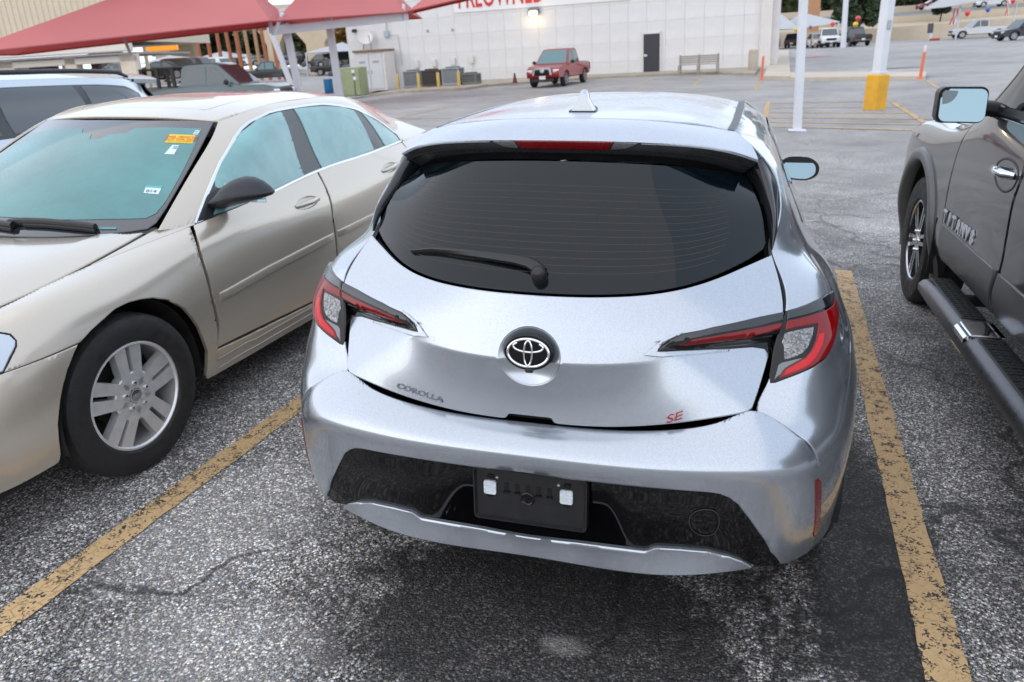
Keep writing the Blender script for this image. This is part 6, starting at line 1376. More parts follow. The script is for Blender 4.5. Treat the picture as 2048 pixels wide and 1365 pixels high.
# condensers
for i, (px, py, wpx, hpx, col, lab) in enumerate(((823, 177, 34, 30, (.30, .32, .34), 'pale grey condenser, leftmost of the row by the white wall'), (860, 174, 34, 29, (.075, .06, .055), 'dark brown condenser between two grey ones by the white wall'), (902, 172, 38, 31, (.34, .37, .40), 'tallest pale grey condenser, right of the dark brown one'), (938, 170, 32, 19, (.19, .21, .19), 'low grey-green condenser at the right end of the row'))):
    t, s = wall_thing('air_conditioner', lab, 'air conditioner', px, py-1, 'condensers along the white wall'); w_, h_ = wpx*s*.92, hpx*s
    cm_ = mat('condenser_%d' % i, col, .5, .2, noise=(6, .12)); dk = mat('condenser_slot_%d' % i, tuple(c*.45 for c in col), .6)
    mb = MB(); mb.box((0, .4, h_*.5), (w_-.06, .8-.06, h_-.08)); mb.build('coil', dk, t)
    mb = MB()
    for sx in (-1, 1):
        for y in (.02, .78): mb.box((sx*(w_/2-.03), y, h_/2), (.06, .06, h_), bev=.01)
    mb.box((0, .4, h_-.03), (w_, .82, .06), bev=.015); mb.box((0, .4, .05), (w_, .82, .10), bev=.015); mb.build('casing', cm_, t)
    sl = MB(); sl.box((0, 0, 0), (w_-.12, .02, .022)); s0 = sl.build('slat', cm_, t); s0.location = (0, .02, .14)
    for k in range(1, int((h_-.22)/.055)): c = s0.copy(); COL.objects.link(c); c.parent = t; c.location = (0, .02, .14+.055*k)
    mb = MB(); mb.lathe([(w_*.42, h_), (w_*.42, h_+.05), (w_*.38, h_+.06), (w_*.38, h_+.01), (0, h_+.02)], 24, Matrix.Translation((0, .4, 0))); mb.build('fan_guard', dk, t)
YELP = mat('bollard_yellow', (.62, .43, .10), .6, noise=(4, .15))
def post(name, label, cat, p, h, r, m, group=None, cap=True):
    o = MB(); o.lathe([(r, -.05), (r, h-r*.6), (r*.8, h-r*.2), (r*.3, h), (0, h)] if cap else [(r, -.05), (r, h), (0, h)], 16); ob = o.build(name, m); ob.matrix_world = frame(p.x, p.y, 0); return tag(ob, label, cat, group)
for i, (px, py) in enumerate(((798, 184), (839, 182), (878, 180), (919, 178))):
    post('bollard', ['yellow bollard left of the leftmost condenser', 'yellow bollard before the gap left of the brown condenser', 'yellow bollard before the gap right of the brown condenser', 'yellow bollard before the low grey-green condenser'][i], 'bollard', gnd(px, py), .80*dep(gnd(px, py))/40, .075, YELP, 'yellow bollards before the condensers')
post('bollard', 'yellow bollard in front of the green transformer', 'bollard', gnd(692, 198), .85, .08, YELP, 'yellow bollards before the condensers')
# transformer, barrel, cabinet, red notice, dish
t, s = wall_thing('transformer', 'pale green transformer cabinet left of the white building', 'transformer', 704, 193, None, .12); GRN = mat('transformer_green', (.30, .34, .19), .55, noise=(3, .12)); w_, h_ = 44*s, 52*s
mb = MB(); mb.box((0, .5, h_/2), (w_, 1.0, h_), bev=.03); mb.build('tank', GRN, t); mb = MB(); mb.box((w_*.02, -.03, h_*.46), (w_*.48, .05, h_*.86), bev=.015); mb.build('door', GRN, t); mb = MB(); mb.box((w_*.30, -.03, h_*.46), (w_*.30, .05, h_*.86), bev=.015); mb.build('door', GRN, t)
for dx, dz in ((.20, .86), (.24, .62)): mb = MB(); mb.box((w_*dx, -.07, h_*dz), (.16, .012, .16)); mb.build('notice', PLATE, t)
p = gnd(659, 187); ob = MB(); ob.lathe([(.27, 0), (.29, .03), (.29, .28), (.305, .30), (.29, .32), (.29, .58), (.305, .60), (.29, .62), (.29, .86), (.27, .88), (0, .88)], 20); ob = ob.build('barrel', mat('barrel_blue', (.01, .15, .34), .45)); ob.matrix_world = frame(p.x, p.y, 0); tag(ob, 'blue barrel beside the green transformer', 'barrel')
t, s = wall_thing('utility_cabinet', 'white double-door utility cabinet against the left end of the building', 'cabinet', 747, 182); w_, h_ = 62*s, 70*s
mb = MB(); mb.box((0, .6, h_/2), (w_, 1.3, h_), bev=.02); mb.build('body', WHITE_TRIM, t); mb = MB(); mb.box((0, .55, h_+.05), (w_+.1, 1.5, .12), bev=.02); mb.build('roof_flashing', mat('rust_flashing', (.22, .15, .10), .8, noise=(3, .5)), t)
for sx in (-1, 1):
    mb = MB(); mb.box((sx*w_*.23-w_*.02, -.07, h_*.5), (w_*.43, .05, h_*.90), bev=.012); d_ = mb.build('door', mat('cabinet_white', (.60, .61, .62), .5, noise=(2, .06)), t); mb = MB(); mb.box((sx*w_*.06-w_*.02, -.11, h_*.48), (.04, .03, .2)); mb.build('handle', CHROME, d_)
    mb = MB(); mb.box((sx*w_*.23-w_*.02, -.10, h_*.74), (w_*.2, .02, .12)); mb.build('vent', mat('vent_grey', (.35, .35, .36), .5), d_)
rq = wpix(787, 130); t = thing('sign', 'small red notice sign on a post by the utility cabinet', 'sign', WM @ Matrix.Translation((rq[0], -.35, 0))); mb = MB(); mb.box((0, 0, rq[1]), (.26, .03, .46), bev=.005); mb.build('board', mat('notice_red', (.55, .03, .03), .5), t)
for k in range(4): mb = MB(); mb.box((0, -.018, rq[1]+.14-.09*k), (.17, .008, .035)); mb.build('print', PLATE, t)
mb = MB(); mb.tube([(0, .02, -.1), (0, .02, rq[1]+.2)], .025, 8); mb.build('pole', mat('galv', (.42, .43, .44), .4, .7), t)
dq = onwall(738, 80, 0); t = thing('satellite_dish', 'white satellite dish above the utility cabinet', 'satellite dish', WM @ Matrix.Translation(dq)); mb = MB(); mb.lathe([(0, 0), (.2, .02), (.36, .07), (.46, .13), (.46, .145), (.36, .09), (.2, .04), (0, .02)], 24, Matrix.Translation((0, -.55, .1)) @ Matrix.Rotation(1.0, 4, 'X') @ Matrix.Rotation(.6, 4, 'Y')); mb.build('dish', WHITE_TRIM, t)
mb = MB(); mb.tube([(-.45, 0, -.5), (-.2, -.3, -.3), (0, -.55, .1)], .03, 6); mb.tube([(.1, 0, -.6), (.35, -.5, -.3), (.45, -.9, .25)], .02, 6); mb.build('mount', mat('galv', (.42, .43, .44), .4, .7), t)
p = gnd(1030, 166, .13); ob = MB(); ob.lathe([(.16, .0), (.16, .03), (.11, .04), (.03, .45), (0, .46)], 14); ob = ob.build('traffic_cone', mat('cone_maroon', (.16, .03, .03), .6)); ob.matrix_world = frame(p.x, p.y, 0, .13); tag(ob, 'small dark red cone on the sidewalk left of the red pickup', 'cone')
# bench and bin by the wall
t, s = wall_thing('bench', 'weathered grey slatted bench against the white wall right of the door', 'bench', 1396, 146); w_ = 72*s; WOOD = mat('bench_grey', (.34, .31, .27), .8, noise=(9, .2)); h_ = 33*s
for i in range(4): mb = MB(); mb.box((0, .36, h_*.56+i*h_*.115), (w_, .035, h_*.085), bev=.006); mb.build('back_slat', WOOD, t)
for i in range(3): mb = MB(); mb.box((0, .02+.13*i, h_*.46), (w_, .11, .04), bev=.006); mb.build('seat_slat', WOOD, t)
for x in (-.49, 0, .49): mb = MB(); mb.box((x*w_, .17, h_*.22), (.12, .50, h_*.44), bev=.01); mb.box((x*w_, .40, h_*.5), (.10, .05, h_), bev=.01); mb.build('support', WOOD, t)
t, s = wall_thing('litter_bin', 'round pale concrete litter bin by the building corner', 'litter bin', 1505, 141); mb = MB(); r_ = 9*s; h_ = 38*s
mb.lathe([(r_*.92, 0), (r_, .05), (r_, h_*.82), (r_*.9, h_*.83), (r_*.9, h_*.86), (r_, h_*.87), (r_*.95, h_*.97), (r_*.5, h_), (0, h_)], 20, Matrix.Translation((0, .3, 0))); mb.build('body', CONC_PALE, t)

# ------------------------------------------------------------------ right: walkway, kerb island, posts, poles
a, b, c_, d_ = gnd(1526, 161), gnd(1580, 162), gnd(1549, 104), gnd(1577, 104)
n_ = 9; kl = [(a.x+(c_.x-a.x)*i/n_, a.y+(c_.y-a.y)*i/n_) for i in range(n_+1)]; kr = [(b.x+(d_.x-b.x)*i/n_, b.y+(d_.y-b.y)*i/n_) for i in range(n_+1)]
def slab(name, A, B, h, m, gap=.0):
    V = [];
    for p in A+B: V.append((p[0], p[1], float(gz(*p))-.05))
    for p in A+B: V.append((p[0], p[1], float(gz(*p))+h))
    F = [(0, 1, 3, 2), (4, 6, 7, 5), (0, 4, 5, 1), (2, 3, 7, 6), (0, 2, 6, 4), (1, 5, 7, 3)]; o = mesh_obj(name, V, orient(V, F), m, smooth=False); return o
walk = thing('walkway', 'pale raised concrete walkway beside the building corner', 'walkway')
for i in range(n_): slab('slab', [kl[i], kr[i]], [(kl[i+1][0]*.985+kl[i][0]*.015, kl[i+1][1]*.985+kl[i][1]*.015), (kr[i+1][0]*.985+kr[i][0]*.015, kr[i+1][1]*.985+kr[i][1]*.015)], .16, CONC_PALE).parent = walk
ip = [gnd(1580, 162), gnd(1660, 162), gnd(1750, 161), gnd(1850, 161)]; ib = [gnd(1580, 152), gnd(1660, 152), gnd(1750, 151.5), gnd(1852, 152)]
kerbed('kerb_island', [(p.x, p.y) for p in ip], [(p.x, p.y) for p in ib], .14, CONC_PALE)
ORG = mat('delineator_orange', (.72, .16, .07), .5)
for px, py, hpx, lab in ((1523, 160, 43, 'orange flexible post at the near corner of the walkway'), (1840, 158, 60, 'orange flexible post with white top at the right end of the kerb island')):
    p = gnd(px, py, .10); s = dep(p)/F_PX; t = thing('marker_post', lab, 'post', frame(p.x, p.y, 0, .10) @ Matrix.Rotation(.06 if px > 1700 else .03, 4, Vector((VX, VY, 0))), 'orange marker posts'); h_ = hpx*s
    mb = MB(); mb.lathe([(.10, 0), (.10, .03), (.045, .06), (.045, h_*.80)], 12); mb.build('tube', ORG, t); mb = MB(); mb.lathe([(.0455, h_*.80), (.0455, h_*.97), (.03, h_), (0, h_)], 12); mb.build('band', mat('pale_band', (.70, .58, .54), .4) if px > 1700 else ORG, t)
WPOST = mat('white_post_paint', (.66, .68, .72), .45, noise=(2, .06))
def lean_post(name, label, base, top, d, wpx_, m, group=None, square=True, extra=None):
    a = Vector(base); s = d/F_PX; b_ = pix(*top, d); t = thing(name, label, 'post', Matrix.Translation(a), group); v = b_-a; L_ = v.length*1.25; z = v.normalized(); x = R2-z*R2.dot(z); x.normalize(); y = z.cross(x)
    e = mb_ = MB(); w = wpx_*s
    if square: mb_.box((0, 0, L_/2), (w, w, L_), bev=w*.06)
    else: mb_.lathe([(w/2, 0), (w/2*.92, L_), (0, L_)], 20)
    o = mb_.build('shaft', m, t); o.matrix_local = axes(x, y, z, (0, 0, 0)); return t, axes(x, y, z, a), s
p = gnd(1594, 262); pole1, _, s = lean_post('canopy_post', 'slim white square post standing on the asphalt right of the hatchback roof', p, (1607, 0), dep(p), 13.5, WPOST)
mb = MB(); mb.box((0, 0, .01), (.30, .30, .02), bev=.003); mb.build('base_plate', WPOST, pole1)
p = gnd(1748, 219); s = dep(p)/F_PX; lp = thing('light_pole', 'white light pole on a square yellow concrete base', 'light pole', frame(p.x, p.y, -.70)); wy_ = 30*s; hy = 62*s
mb = MB(); mb.box((0, 0, hy/2), (wy_, wy_, hy+.04), bev=.02); mb.build('base', mat('base_yellow', (.70, .36, .02), .55, noise=(3, .16), bump=(30, .3)), lp)
mb = MB(); mb.box((0, 0, hy+.05), (wy_*.72, wy_*.72, .07), bev=.01); mb.build('base_cover', WPOST, lp)
mb = MB(); mb.box((0, 0, hy+4.0), (.205, .205, 8.0), bev=.012); mb.build('shaft', WPOST, lp); mb = MB(); mb.box((0, -.115, hy+1.0), (.09, .03, .18), bev=.01); mb.build('hand_hole_cover', mat('galv', (.42, .43, .44), .4, .7), lp)
lp.matrix_world = lp.matrix_world @ Matrix.Identity(4); lp.matrix_world = Matrix.Translation(lp.matrix_world.translation) @ Matrix.Rotation(.035, 4, Vector((VX, VY, 0))) @ lp.matrix_world.to_3x3().to_4x4()
for k_, (a, b_, dd, lab) in enumerate((((1686, 96), (1692, 0), None, 'thick white pole beside the white pickup under the grey canopy'), ((1697, 88), (1702, 0), None, 'thinner white pole just behind the thick one'))):
    p = gnd(*a); t, _, s = lean_post('utility_pole', lab, p, b_, dep(p), 10 if k_ == 0 else 7, WPOST, 'white twin poles', False)
# painted bays further out
def line_px(a, b, w=.11): 
    p, q = gnd(*a), gnd(*b); return strip('bay_line', (p.x, p.y), (q.x, q.y), w, LINE_YEL, dz=.006)
for a, b in (((1536, 204), (1527, 266)), ((1786, 206), (1868, 260)), ((1263, 180), (1306, 158)), ((1385, 172), (1410, 154)), ((1511, 182), (1520, 163)), ((1035, 196), (1085, 180)), ((1150, 176), (1196, 165)), ((1852, 161), (1878, 178)), ((770, 243), (905, 212)), ((800, 238), (905, 237)), ((1630, 103), (1760, 103)), ((1820, 99), (2048, 93))): line_px(a, b)
for k in range(6):
    y0 = 206+k*9.5; line_px((1540-.9*k, y0+1), (1850+3*k if k > 2 else 1795+16*k, y0-3+4.0*k*.6), .13)
p = gnd(1795, 137); s = dep(p)/F_PX
strip('drain_cover', (p.x-.9, p.y), (p.x+.9, p.y+.2), 1.0, mat('drain_iron', (.10, .10, .105), .6, noise=(3, .3)), dz=.008)
RED_C = mat('kerb_red', (.46, .06, .06), .7, noise=(1.5, .2))
a, b = gnd(1590, 118), gnd(1650, 113); strip('red_kerb_line', (a.x, a.y), (b.x, b.y), 1.4, RED_C, dz=.012)
# ------------------------------------------------------------------ red shade canopies on the left
CANOPY = bpy.data.materials.new('canopy_red'); CANOPY.use_nodes = True
t_ = CANOPY.node_tree; p_ = t_.nodes['Principled BSDF']; p_.inputs['Base Color'].default_value = (.68, .22, .21, 1); p_.inputs['Roughness'].default_value = .7
tr = t_.nodes.new('ShaderNodeBsdfTranslucent'); tr.inputs[0].default_value = (.42, .02, .02, 1); ms = t_.nodes.new('ShaderNodeMixShader'); ms.inputs[0].default_value = .30
g_ = t_.nodes.new('ShaderNodeTexCoord'); n_ = t_.nodes.new('ShaderNodeTexNoise'); n_.inputs['Scale'].default_value = .35; t_.links.new(g_.outputs['Object'], n_.inputs['Vector'])
r_ = t_.nodes.new('ShaderNodeMapRange'); r_.inputs[3].default_value = .85; r_.inputs[4].default_value = 1.15; t_.links.new(n_.outputs[0], r_.inputs[0])
v_ = t_.nodes.new('ShaderNodeVectorMath'); v_.operation = 'SCALE'; v_.inputs[0].default_value = (.68, .22, .21); t_.links.new(r_.outputs[0], v_.inputs['Scale']); t_.links.new(v_.outputs[0], p_.inputs['Base Color'])
t_.links.new(p_.outputs[0], ms.inputs[1]); t_.links.new(tr.outputs[0], ms.inputs[2]); t_.links.new(ms.outputs[0], t_.nodes['Material Output'].inputs[0])
def fabric(name, quads, parent, sag=.25, n=12, thick=.03):
    """each quad: four corners; sags a little between its edges"""
    mb = MB()
    for q in quads:
        a, b, c, d = [Vector(p) for p in q]; V = []
        for j in range(n+1):
            for i in range(n+1):
                u, v = i/n, j/n; p = (a*(1-u)+b*u)*(1-v)+(d*(1-u)+c*u)*v; V.append(p-Vector((0, 0, sag*16*u*(1-u)*v*(1-v)*.5)))
        F = [(j*(n+1)+i, j*(n+1)+i+1, (j+1)*(n+1)+i+1, (j+1)*(n+1)+i) for j in range(n) for i in range(n)]; mb.add(V, F)
    return mb.build(name, CANOPY, parent, sharp=40)
def hip(label, E0, E1, E2, E3, K0, K1, group='red shade canopies'):
    """hipped shade: eaves E0..E3 (near left, near right, far right, far left), ridge K0 (left) to K1 (right)"""
    t = thing('shade_canopy', label, 'canopy', None, group)
    fabric('fabric', [(E0, E1, K1, K0)], t); fabric('fabric', [(E1, E2, K1, K1)], t, .1); fabric('fabric', [(E2, E3, K0, K1)], t); fabric('fabric', [(E3, E0, K0, K0)], t, .1)
    mb = MB()
    for a, b in ((E0, E1), (E1, E2), (E2, E3), (E3, E0)): mb.tube([a, b], .03, 6)
    mb.build('edge_cable', mat('hem_red', (.40, .10, .10), .7), t); return t
E0, E1 = pix(-96, 111, 24), pix(541, 42, 29); BK = Vector((VX, VY, 0)); E2, E3 = E1+BK*3.2, E0+BK*3.2
K0, K1 = pix(318, -38, 29), pix(470, -55, 32)
c1 = hip('large red hipped shade canopy over the left of the lot', E0, E1, E2, E3, K0, K1)
F0, F1 = pix(552, 42, 29.2), pix(812, 25, 33); F2, F3 = F1+BK*6, F0+BK*6; G0, G1 = pix(650, -70, 33), pix(745, -60, 36)
c2 = hip('second red hipped shade canopy before the white building', F0, F1, F2, F3, G0, G1)
H0, H1 = pix(816, 23, 33.3), pix(1060, -34, 31); H2, H3 = H1+BK*1.5, H0+BK*1.5; I0, I1 = pix(930, -70, 35), pix(1000, -90, 34)
c3 = hip('third red shade canopy at the top edge above the building', H0, H1, H2, H3, I0, I1)
def canopy_post(lab, base, top, d, w, m=WPOST): return lean_post('canopy_post', lab, base, top, d, w, m, 'white canopy posts')[0]
for lab, b_, tp_, d, w in (('left of the two white canopy posts behind the sedan roof', (603, 196), (573, 60), 31, 12.5), ('right of the two white canopy posts, before the green transformer', (681, 196), (660, 58), 33, 12.5), ('white canopy post behind the dark grey pickup', (592, 150), (541, 60), 38, 9)):
    p = pix(*b_, d); p.z = float(gz(p.x, p.y)); canopy_post(lab, p, tp_, d, w)
bm = thing('canopy_beam', 'long white beam carrying the second red canopy', 'beam')
a, b = pix(543, 62, 30), pix(815, 33, 33.5); v = (b-a); z = v.normalized(); y_ = (Vector((0, 0, 1))-z*z.z).normalized(); x_ = y_.cross(z)
mb = MB(); mb.box((0, 0, v.length/2), (.16, .30, v.length), bev=.015); o = mb.build('beam', WPOST, bm); o.matrix_local = axes(x_, y_, z, a)
for px, py in ((541, 52), (808, 28)):
    q = pix(px, py, 30 if px < 700 else 33.3); mb = MB(); mb.tube([q+Vector((0, 0, .35)), q-Vector((0, 0, .25))], .07, 8); mb.build('bracket', WPOST, bm)
mb = MB(); q = pix(553, 45, 29.6); mb.tube([q-Vector((.1, 0, .3)), q+Vector((.28, 0, .28))], .06, 8); mb.build('strut', WPOST, bm)
q = pix(250, 78, 28); mb = MB(); mb.tube([q+Vector((-.12, 0, .35)), q+Vector((.10, 0, -.45))], .05, 8); o = mb.build('tension_arm', mat('galv', (.42, .43, .44), .4, .7)); tag(o, 'grey metal arm at the left canopy corner', 'arm')

# ------------------------------------------------------------------ beige metal building, far left
MET = mat('beige_metal', (.66, .56, .42), .55, noise=(1.5, .06)); SOFF = mat('soffit_grey', (.32, .31, .33), .6)
D_ = 44; s_ = D_/F_PX
def mframe(px, py): q = pix(px, py, D_); return q
a, b = mframe(-420, 168), mframe(262, 103); xv = Vector((VY, -VX, 0)).normalized(); tl = tilt_at(a.x, a.y); xv = (tl @ xv.to_4d()).to_3d(); zv = (tl @ Vector((0, 0, 1, 0))).to_3d(); yv = zv.cross(xv)
MM = axes(xv, yv, zv, b); Mi = MM.inverted()
mbd = thing('metal_building', 'beige ribbed metal building with open carport at the far left', 'building', MM)
LW = 24.0; zsof = -.15; zlow = -2.6
mb = MB(); mb.box((-LW/2, 6, 4.5), (LW, 12, 8.0)); mb.build('wall', MET, mbd)
rb = MB(); rb.prism([(-.06, 0), (-.035, -.05), (.035, -.05), (.06, 0)], 0.5, 8.5); s0 = rb.build('rib', MET, mbd); s0.location = (-.15, 0, 0)
for k in range(1, 78): c = s0.copy(); COL.objects.link(c); c.parent = mbd; c.location = (-.15-.305*k, 0, 0)
mb = MB(); mb.box((-LW/2, -.15, .40), (LW+.3, .35, .80), bev=.06); mb.build('fascia', mat('fascia_cream', (.74, .68, .60), .5), mbd)
mb = MB(); mb.box((-LW/2, 4, -.08), (LW, 8.4, .10)); mb.build('soffit', SOFF, mbd)
mb = MB(); mb.box((-LW/2+.5, .35, -.33), (LW-1, .30, .34), bev=.03); mb.build('lintel', mat('fascia_cream', (.74, .68, .60), .5), mbd)
for x, w in ((-.0, .80), (-3.1, .62), (-6.4, 1.3), (-10.5, 4.2), (-17, 3.4)):
    mb = MB(); mb.box((x-w/2, .55, (zsof+zlow)/2), (w, .7, zsof-zlow+.2), bev=.03); mb.build('pier', mat('pier_cream', (.72, .62, .50), .6, noise=(2, .08)), mbd)
for x in (-1.75, -4.3): mb = MB(); mb.tube([(x, 1.2, zlow), (x, 1.2, zsof)], .09, 8); mb.build('pipe_column', WPOST, mbd)
mb = MB(); mb.box((-2.75, 1.6, -1.3), (.42, .3, 2.4), bev=.02); mb.build('brown_door', mat('door_brown', (.10, .05, .035), .6), mbd)
mb = MB(); mb.box((-5.6, 1.6, -1.3), (1.5, .3, 2.4), bev=.02); mb.build('brown_wall', mat('door_brown', (.10, .05, .035), .6), mbd)
# ------------------------------------------------------------------ overpass, rust poles
OVP = mat('overpass_concrete', (.58, .47, .33), .8, noise=(.4, .12), bump=(6, .3))
ov = thing('overpass', 'beige concrete highway overpass on wide columns behind the canopy', 'bridge')
def far_base(p): return Vector((p.x, p.y, float(gz(p.x, p.y))-1.5))
for px, w, d in ((553, 24, 120), (636, 34, 118), (330, 30, 130), (368, 46, 135)):
    top = pix(px, 78, d); s = d/F_PX; bt = far_base(top); h_ = (pix(px, 58, d)-bt).z; M_ = Matrix.Translation(bt) @ tilt_at(bt.x, bt.y) @ Matrix.Rotation(-YAW, 4, 'Z')
    mb = MB(); ww = w*s; mb.prism([(-ww/2, 0), (ww/2, 0), (ww/2, h_*.74), (ww*1.05, h_*.98), (-ww*1.05, h_*.98), (-ww/2, h_*.74)], -1.2, 1.2, axes((1, 0, 0), (0, 0, 1), (0, -1, 0), (0, 0, 0))); o = mb.build('column', OVP, ov); o.matrix_world = M_
a, b = pix(200, 62, 132), pix(760, 34, 122); dv = (b-a); z = dv.normalized(); y_ = (Vector((0, 0, 1))-z*z.z).normalized(); x_ = y_.cross(z)
mb = MB(); mb.box((0, 0, dv.length/2), (9, 1.7, dv.length+30)); o = mb.build('deck', OVP, ov); o.matrix_local = axes(x_, y_, z, a)
mb = MB(); mb.box((4.4, 1.4, dv.length/2), (.3, 1.2, dv.length+30)); mb.box((-4.4, 1.4, dv.length/2), (.3, 1.2, dv.length+30)); o = mb.build('parapet', CONC_PALE, ov); o.matrix_local = axes(x_, y_, z, a)
RUST = mat('rust_pole', (.36, .13, .06), .75, noise=(1.2, .2))
for k, (xt, xb, yb) in enumerate(((389, 405, 142), (410, 426, 140), (431, 446, 140), (449, 466, 138), (469, 484, 138), (487, 502, 136), (507, 520, 134), (520, 536, 133), (541, 556, 140))):
    d = 92; bt = pix(xb, yb, d); tp_ = pix(xt, 52, d); bt = bt-(tp_-bt)*.35; mb = MB(); r_ = (.20 if k in (4,) else .16)*d/92
    mb.tube([(0, 0, 0), (tp_-bt)*1.5], r_*1.25, 10); o = mb.build('rust_pole', RUST if k not in (5, 6) else mat('pole_tan', (.42, .25, .14), .75)); o.matrix_world = Matrix.Translation(bt)
    tag(o, ('leftmost rust-coloured pole, left end of the row of nine', 'second rust-coloured pole from the left end of the row', 'third rust-coloured pole from the left end of the row', 'fourth rust-coloured pole from the left, before the tall dark tree', 'thickest and reddest rust-coloured pole in the middle of the row', 'left one of the two tan poles in the rust-coloured row', 'right one of the two tan poles in the rust-coloured row', 'rust-coloured pole just right of the two tan poles', 'rust-coloured pole at the right end beside the white canopy post')[k], 'pole', 'row of rust and tan poles')
blu = thing('billboard', 'blue panels between the overpass columns behind the lamp', 'billboard'); 
for x0, x1, y0, y1 in ((304, 330, 97, 112), (346, 370, 93, 108)):
    a, b, c_, d_ = pix(x0, y0, 140), pix(x1, y0+4, 140), pix(x1, y1, 140), pix(x0, y1+1, 140); mb = MB(); n3 = (fw.normalized())*.2; mb.add([a, b, c_, d_, a+n3, b+n3, c_+n3, d_+n3], [(0, 1, 2, 3), (4, 5, 6, 7), (0, 1, 5, 4), (1, 2, 6, 5), (2, 3, 7, 6), (3, 0, 4, 7)]); mb.F = orient(mb.V, mb.F); mb.build('panel', mat('billboard_blue', (.03, .15, .42), .5), blu)
osn = thing('sign', 'glowing orange panel high behind the lamp post', 'sign'); a_ = pix(283, 90, 70); mb = MB(); mb.box((0, 0, 0), (2.9, .3, 1.6), bev=.05); o = mb.build('panel', mat('sign_orange', (.75, .26, .02), .5, emit=((1, .35, .03), .35)), osn); o.matrix_world = Matrix.Translation(pix(318, 82, 70)) @ tilt_at(a_.x, a_.y) @ Matrix.Rotation(-YAW, 4, 'Z')
ol2 = thing('street_lamp', 'cream street lamp post with a lit head at the corner of the metal building', 'street lamp'); p = pix(296, 130, 60); bt = Vector((p.x, p.y, float(gz(p.x, p.y)))); tp_ = pix(287, 86, 60)
mb = MB(); mb.tube([bt, tp_], .13, 8); mb.build('shaft', mat('lamp_cream', (.70, .60, .42), .5), ol2); mb = MB(); mb.box(tp_+Vector((-.12, 0, .05)), (.50, .25, .16), bev=.04); mb.build('head', mat('lamp_glow', (1, .85, .6), .4, emit=((1, .80, .48), 7)), ol2)
# ------------------------------------------------------------------ pale far canopies
GREYC = mat('canopy_grey', (.42, .43, .45), .7, noise=(.3, .06))
def pyramid(label, xs, ye, peaks, d, depth, posts, m=GREYC, cat='canopy'):
    t = thing('shade_canopy', label, cat, None, 'grey shade canopies'); back = Vector((VX, VY, 0))*depth
    n = len(xs)-1; mb = MB()
    for i in range(n):
        a, b = pix(xs[i], ye[i], d), pix(xs[i+1], ye[i+1], d); k = pix(*peaks[i], d)+back*.5; c_, e_ = b+back, a+back
        mb.add([a, b, c_, e_, k], [(0, 1, 4), (1, 2, 4), (2, 3, 4), (3, 0, 4)])
    mb.build('fabric', m, t, smooth=False)
    for px, py in posts:
        q = pix(px, py, d+depth*.3); mb = MB(); mb.tube([(q.x, q.y, float(gz(q.x, q.y))-.1), q], .10, 8); mb.build('post', WPOST, t)
    return t
pyramid('pale grey shade canopy far behind on the left', [275, 372, 452], [129, 122, 116], [(300, 112), (412, 103)], 105, 12, [(296, 128), (444, 118)])
pyramid('grey pyramid shade canopy beside the white building edge', [608, 705], [107, 102], [(668, 84)], 100, 10, [(612, 106)])
pyramid('wide grey shade canopy over cars right of the white building', [1530, 1600, 1682], [60, 58, 44], [(1592, 25), (1638, 22)], 96, 10, [(1677, 46), (1545, 60)])
pyramid('dark-edged grey shade canopy at the top right corner', [1890, 1962, 2100], [15, 1, -12], [(1935, -22), (2030, -40)], 92, 5, [(1922, 12), (2034, 6)])
# ------------------------------------------------------------------ parked rows far left: cars one can just make out
cols_ = [(.02, .02, .024), (.05, .052, .06), (.30, .31, .33), (.62, .63, .65), (.03, .045, .08), (.16, .02, .02), (.20, .21, .22), (.012, .012, .014)]
names_ = ['black', 'charcoal', 'silver', 'white', 'navy', 'dark red', 'grey', 'jet black']
far_cars = [(318, 141, 0, 70, 'first from the left under the pale left canopy'), (338, 141, 1, 72, 'second from the left under the pale left canopy'), (357, 140, 7, 74, 'third from the left under the pale left canopy'), (376, 138, 5, 76, 'under the right half of the pale left canopy'), (396, 138, 4, 78, 'behind the leftmost rust pole'), (418, 137, 3, 80, 'between the rust poles'), (372, 149, 6, 84, 'right behind the bed rack of the compact pickup'), (408, 150, 2, 82, 'peeping over the cab of the compact pickup'), (566, 118, 4, 120, 'far off behind the left canopy post'), (590, 117, 7, 120, 'far off between the overpass columns'), (642, 124, 1, 110, 'far off left of the pyramid canopy'), (668, 122, 0, 108, 'far off under the pyramid canopy'), (690, 121, 7, 106, 'far off by the building edge with bright lamps'), (700, 142, 4, 95, 'half hidden by the building edge'), (510, 121, 6, 125, 'far off behind the tan poles'), (530, 120, 2, 125, 'far off behind the dark grey pickup'), (480, 123, 3, 125, 'far off behind the silver pickup'), (455, 124, 1, 125, 'far off behind the rust poles'), (60, 142, 0, 70, 'far off through the carport, leftmost'), (215, 143, 7, 72, 'far off through the carport by the brown door'), (235, 143, 6, 72, 'far off through the carport by the right pier')]
protos = {}
for px, py, ci, d, where in far_cars:
    q = pix(px, py, d); kd_ = 'suv' if ci % 2 else 'car'; lab = '%s car %s' % (names_[ci], where)
    M_ = frame(q.x, q.y, math.radians(235+20*((px//7) % 3)), 0); M_.translation.z = q.z-.75
    if (ci, kd_) not in protos: protos[(ci, kd_)] = bgcar('parked_car', lab, 'car', M_, cols_[ci], kind=kd_, L=4.7, Wd=1.88, H=1.7 if kd_ == 'suv' else 1.46, group='cars parked far off on the left', plate_f=False)
    else: c = copy_tree(protos[(ci, kd_)]); c.matrix_world = M_; c['label'] = lab
# the ground those rows stand on: a bank a little higher than the lot
a = [pix(-200, 175, 62), pix(100, 150, 66), pix(330, 145, 68), pix(560, 128, 100), pix(720, 124, 100)]
# red kerb before the far pickups
a, b = gnd(528, 167), gnd(700, 154); strip('red_kerb', (a.x, a.y), (b.x, b.y), .5, RED_C, dz=.10)
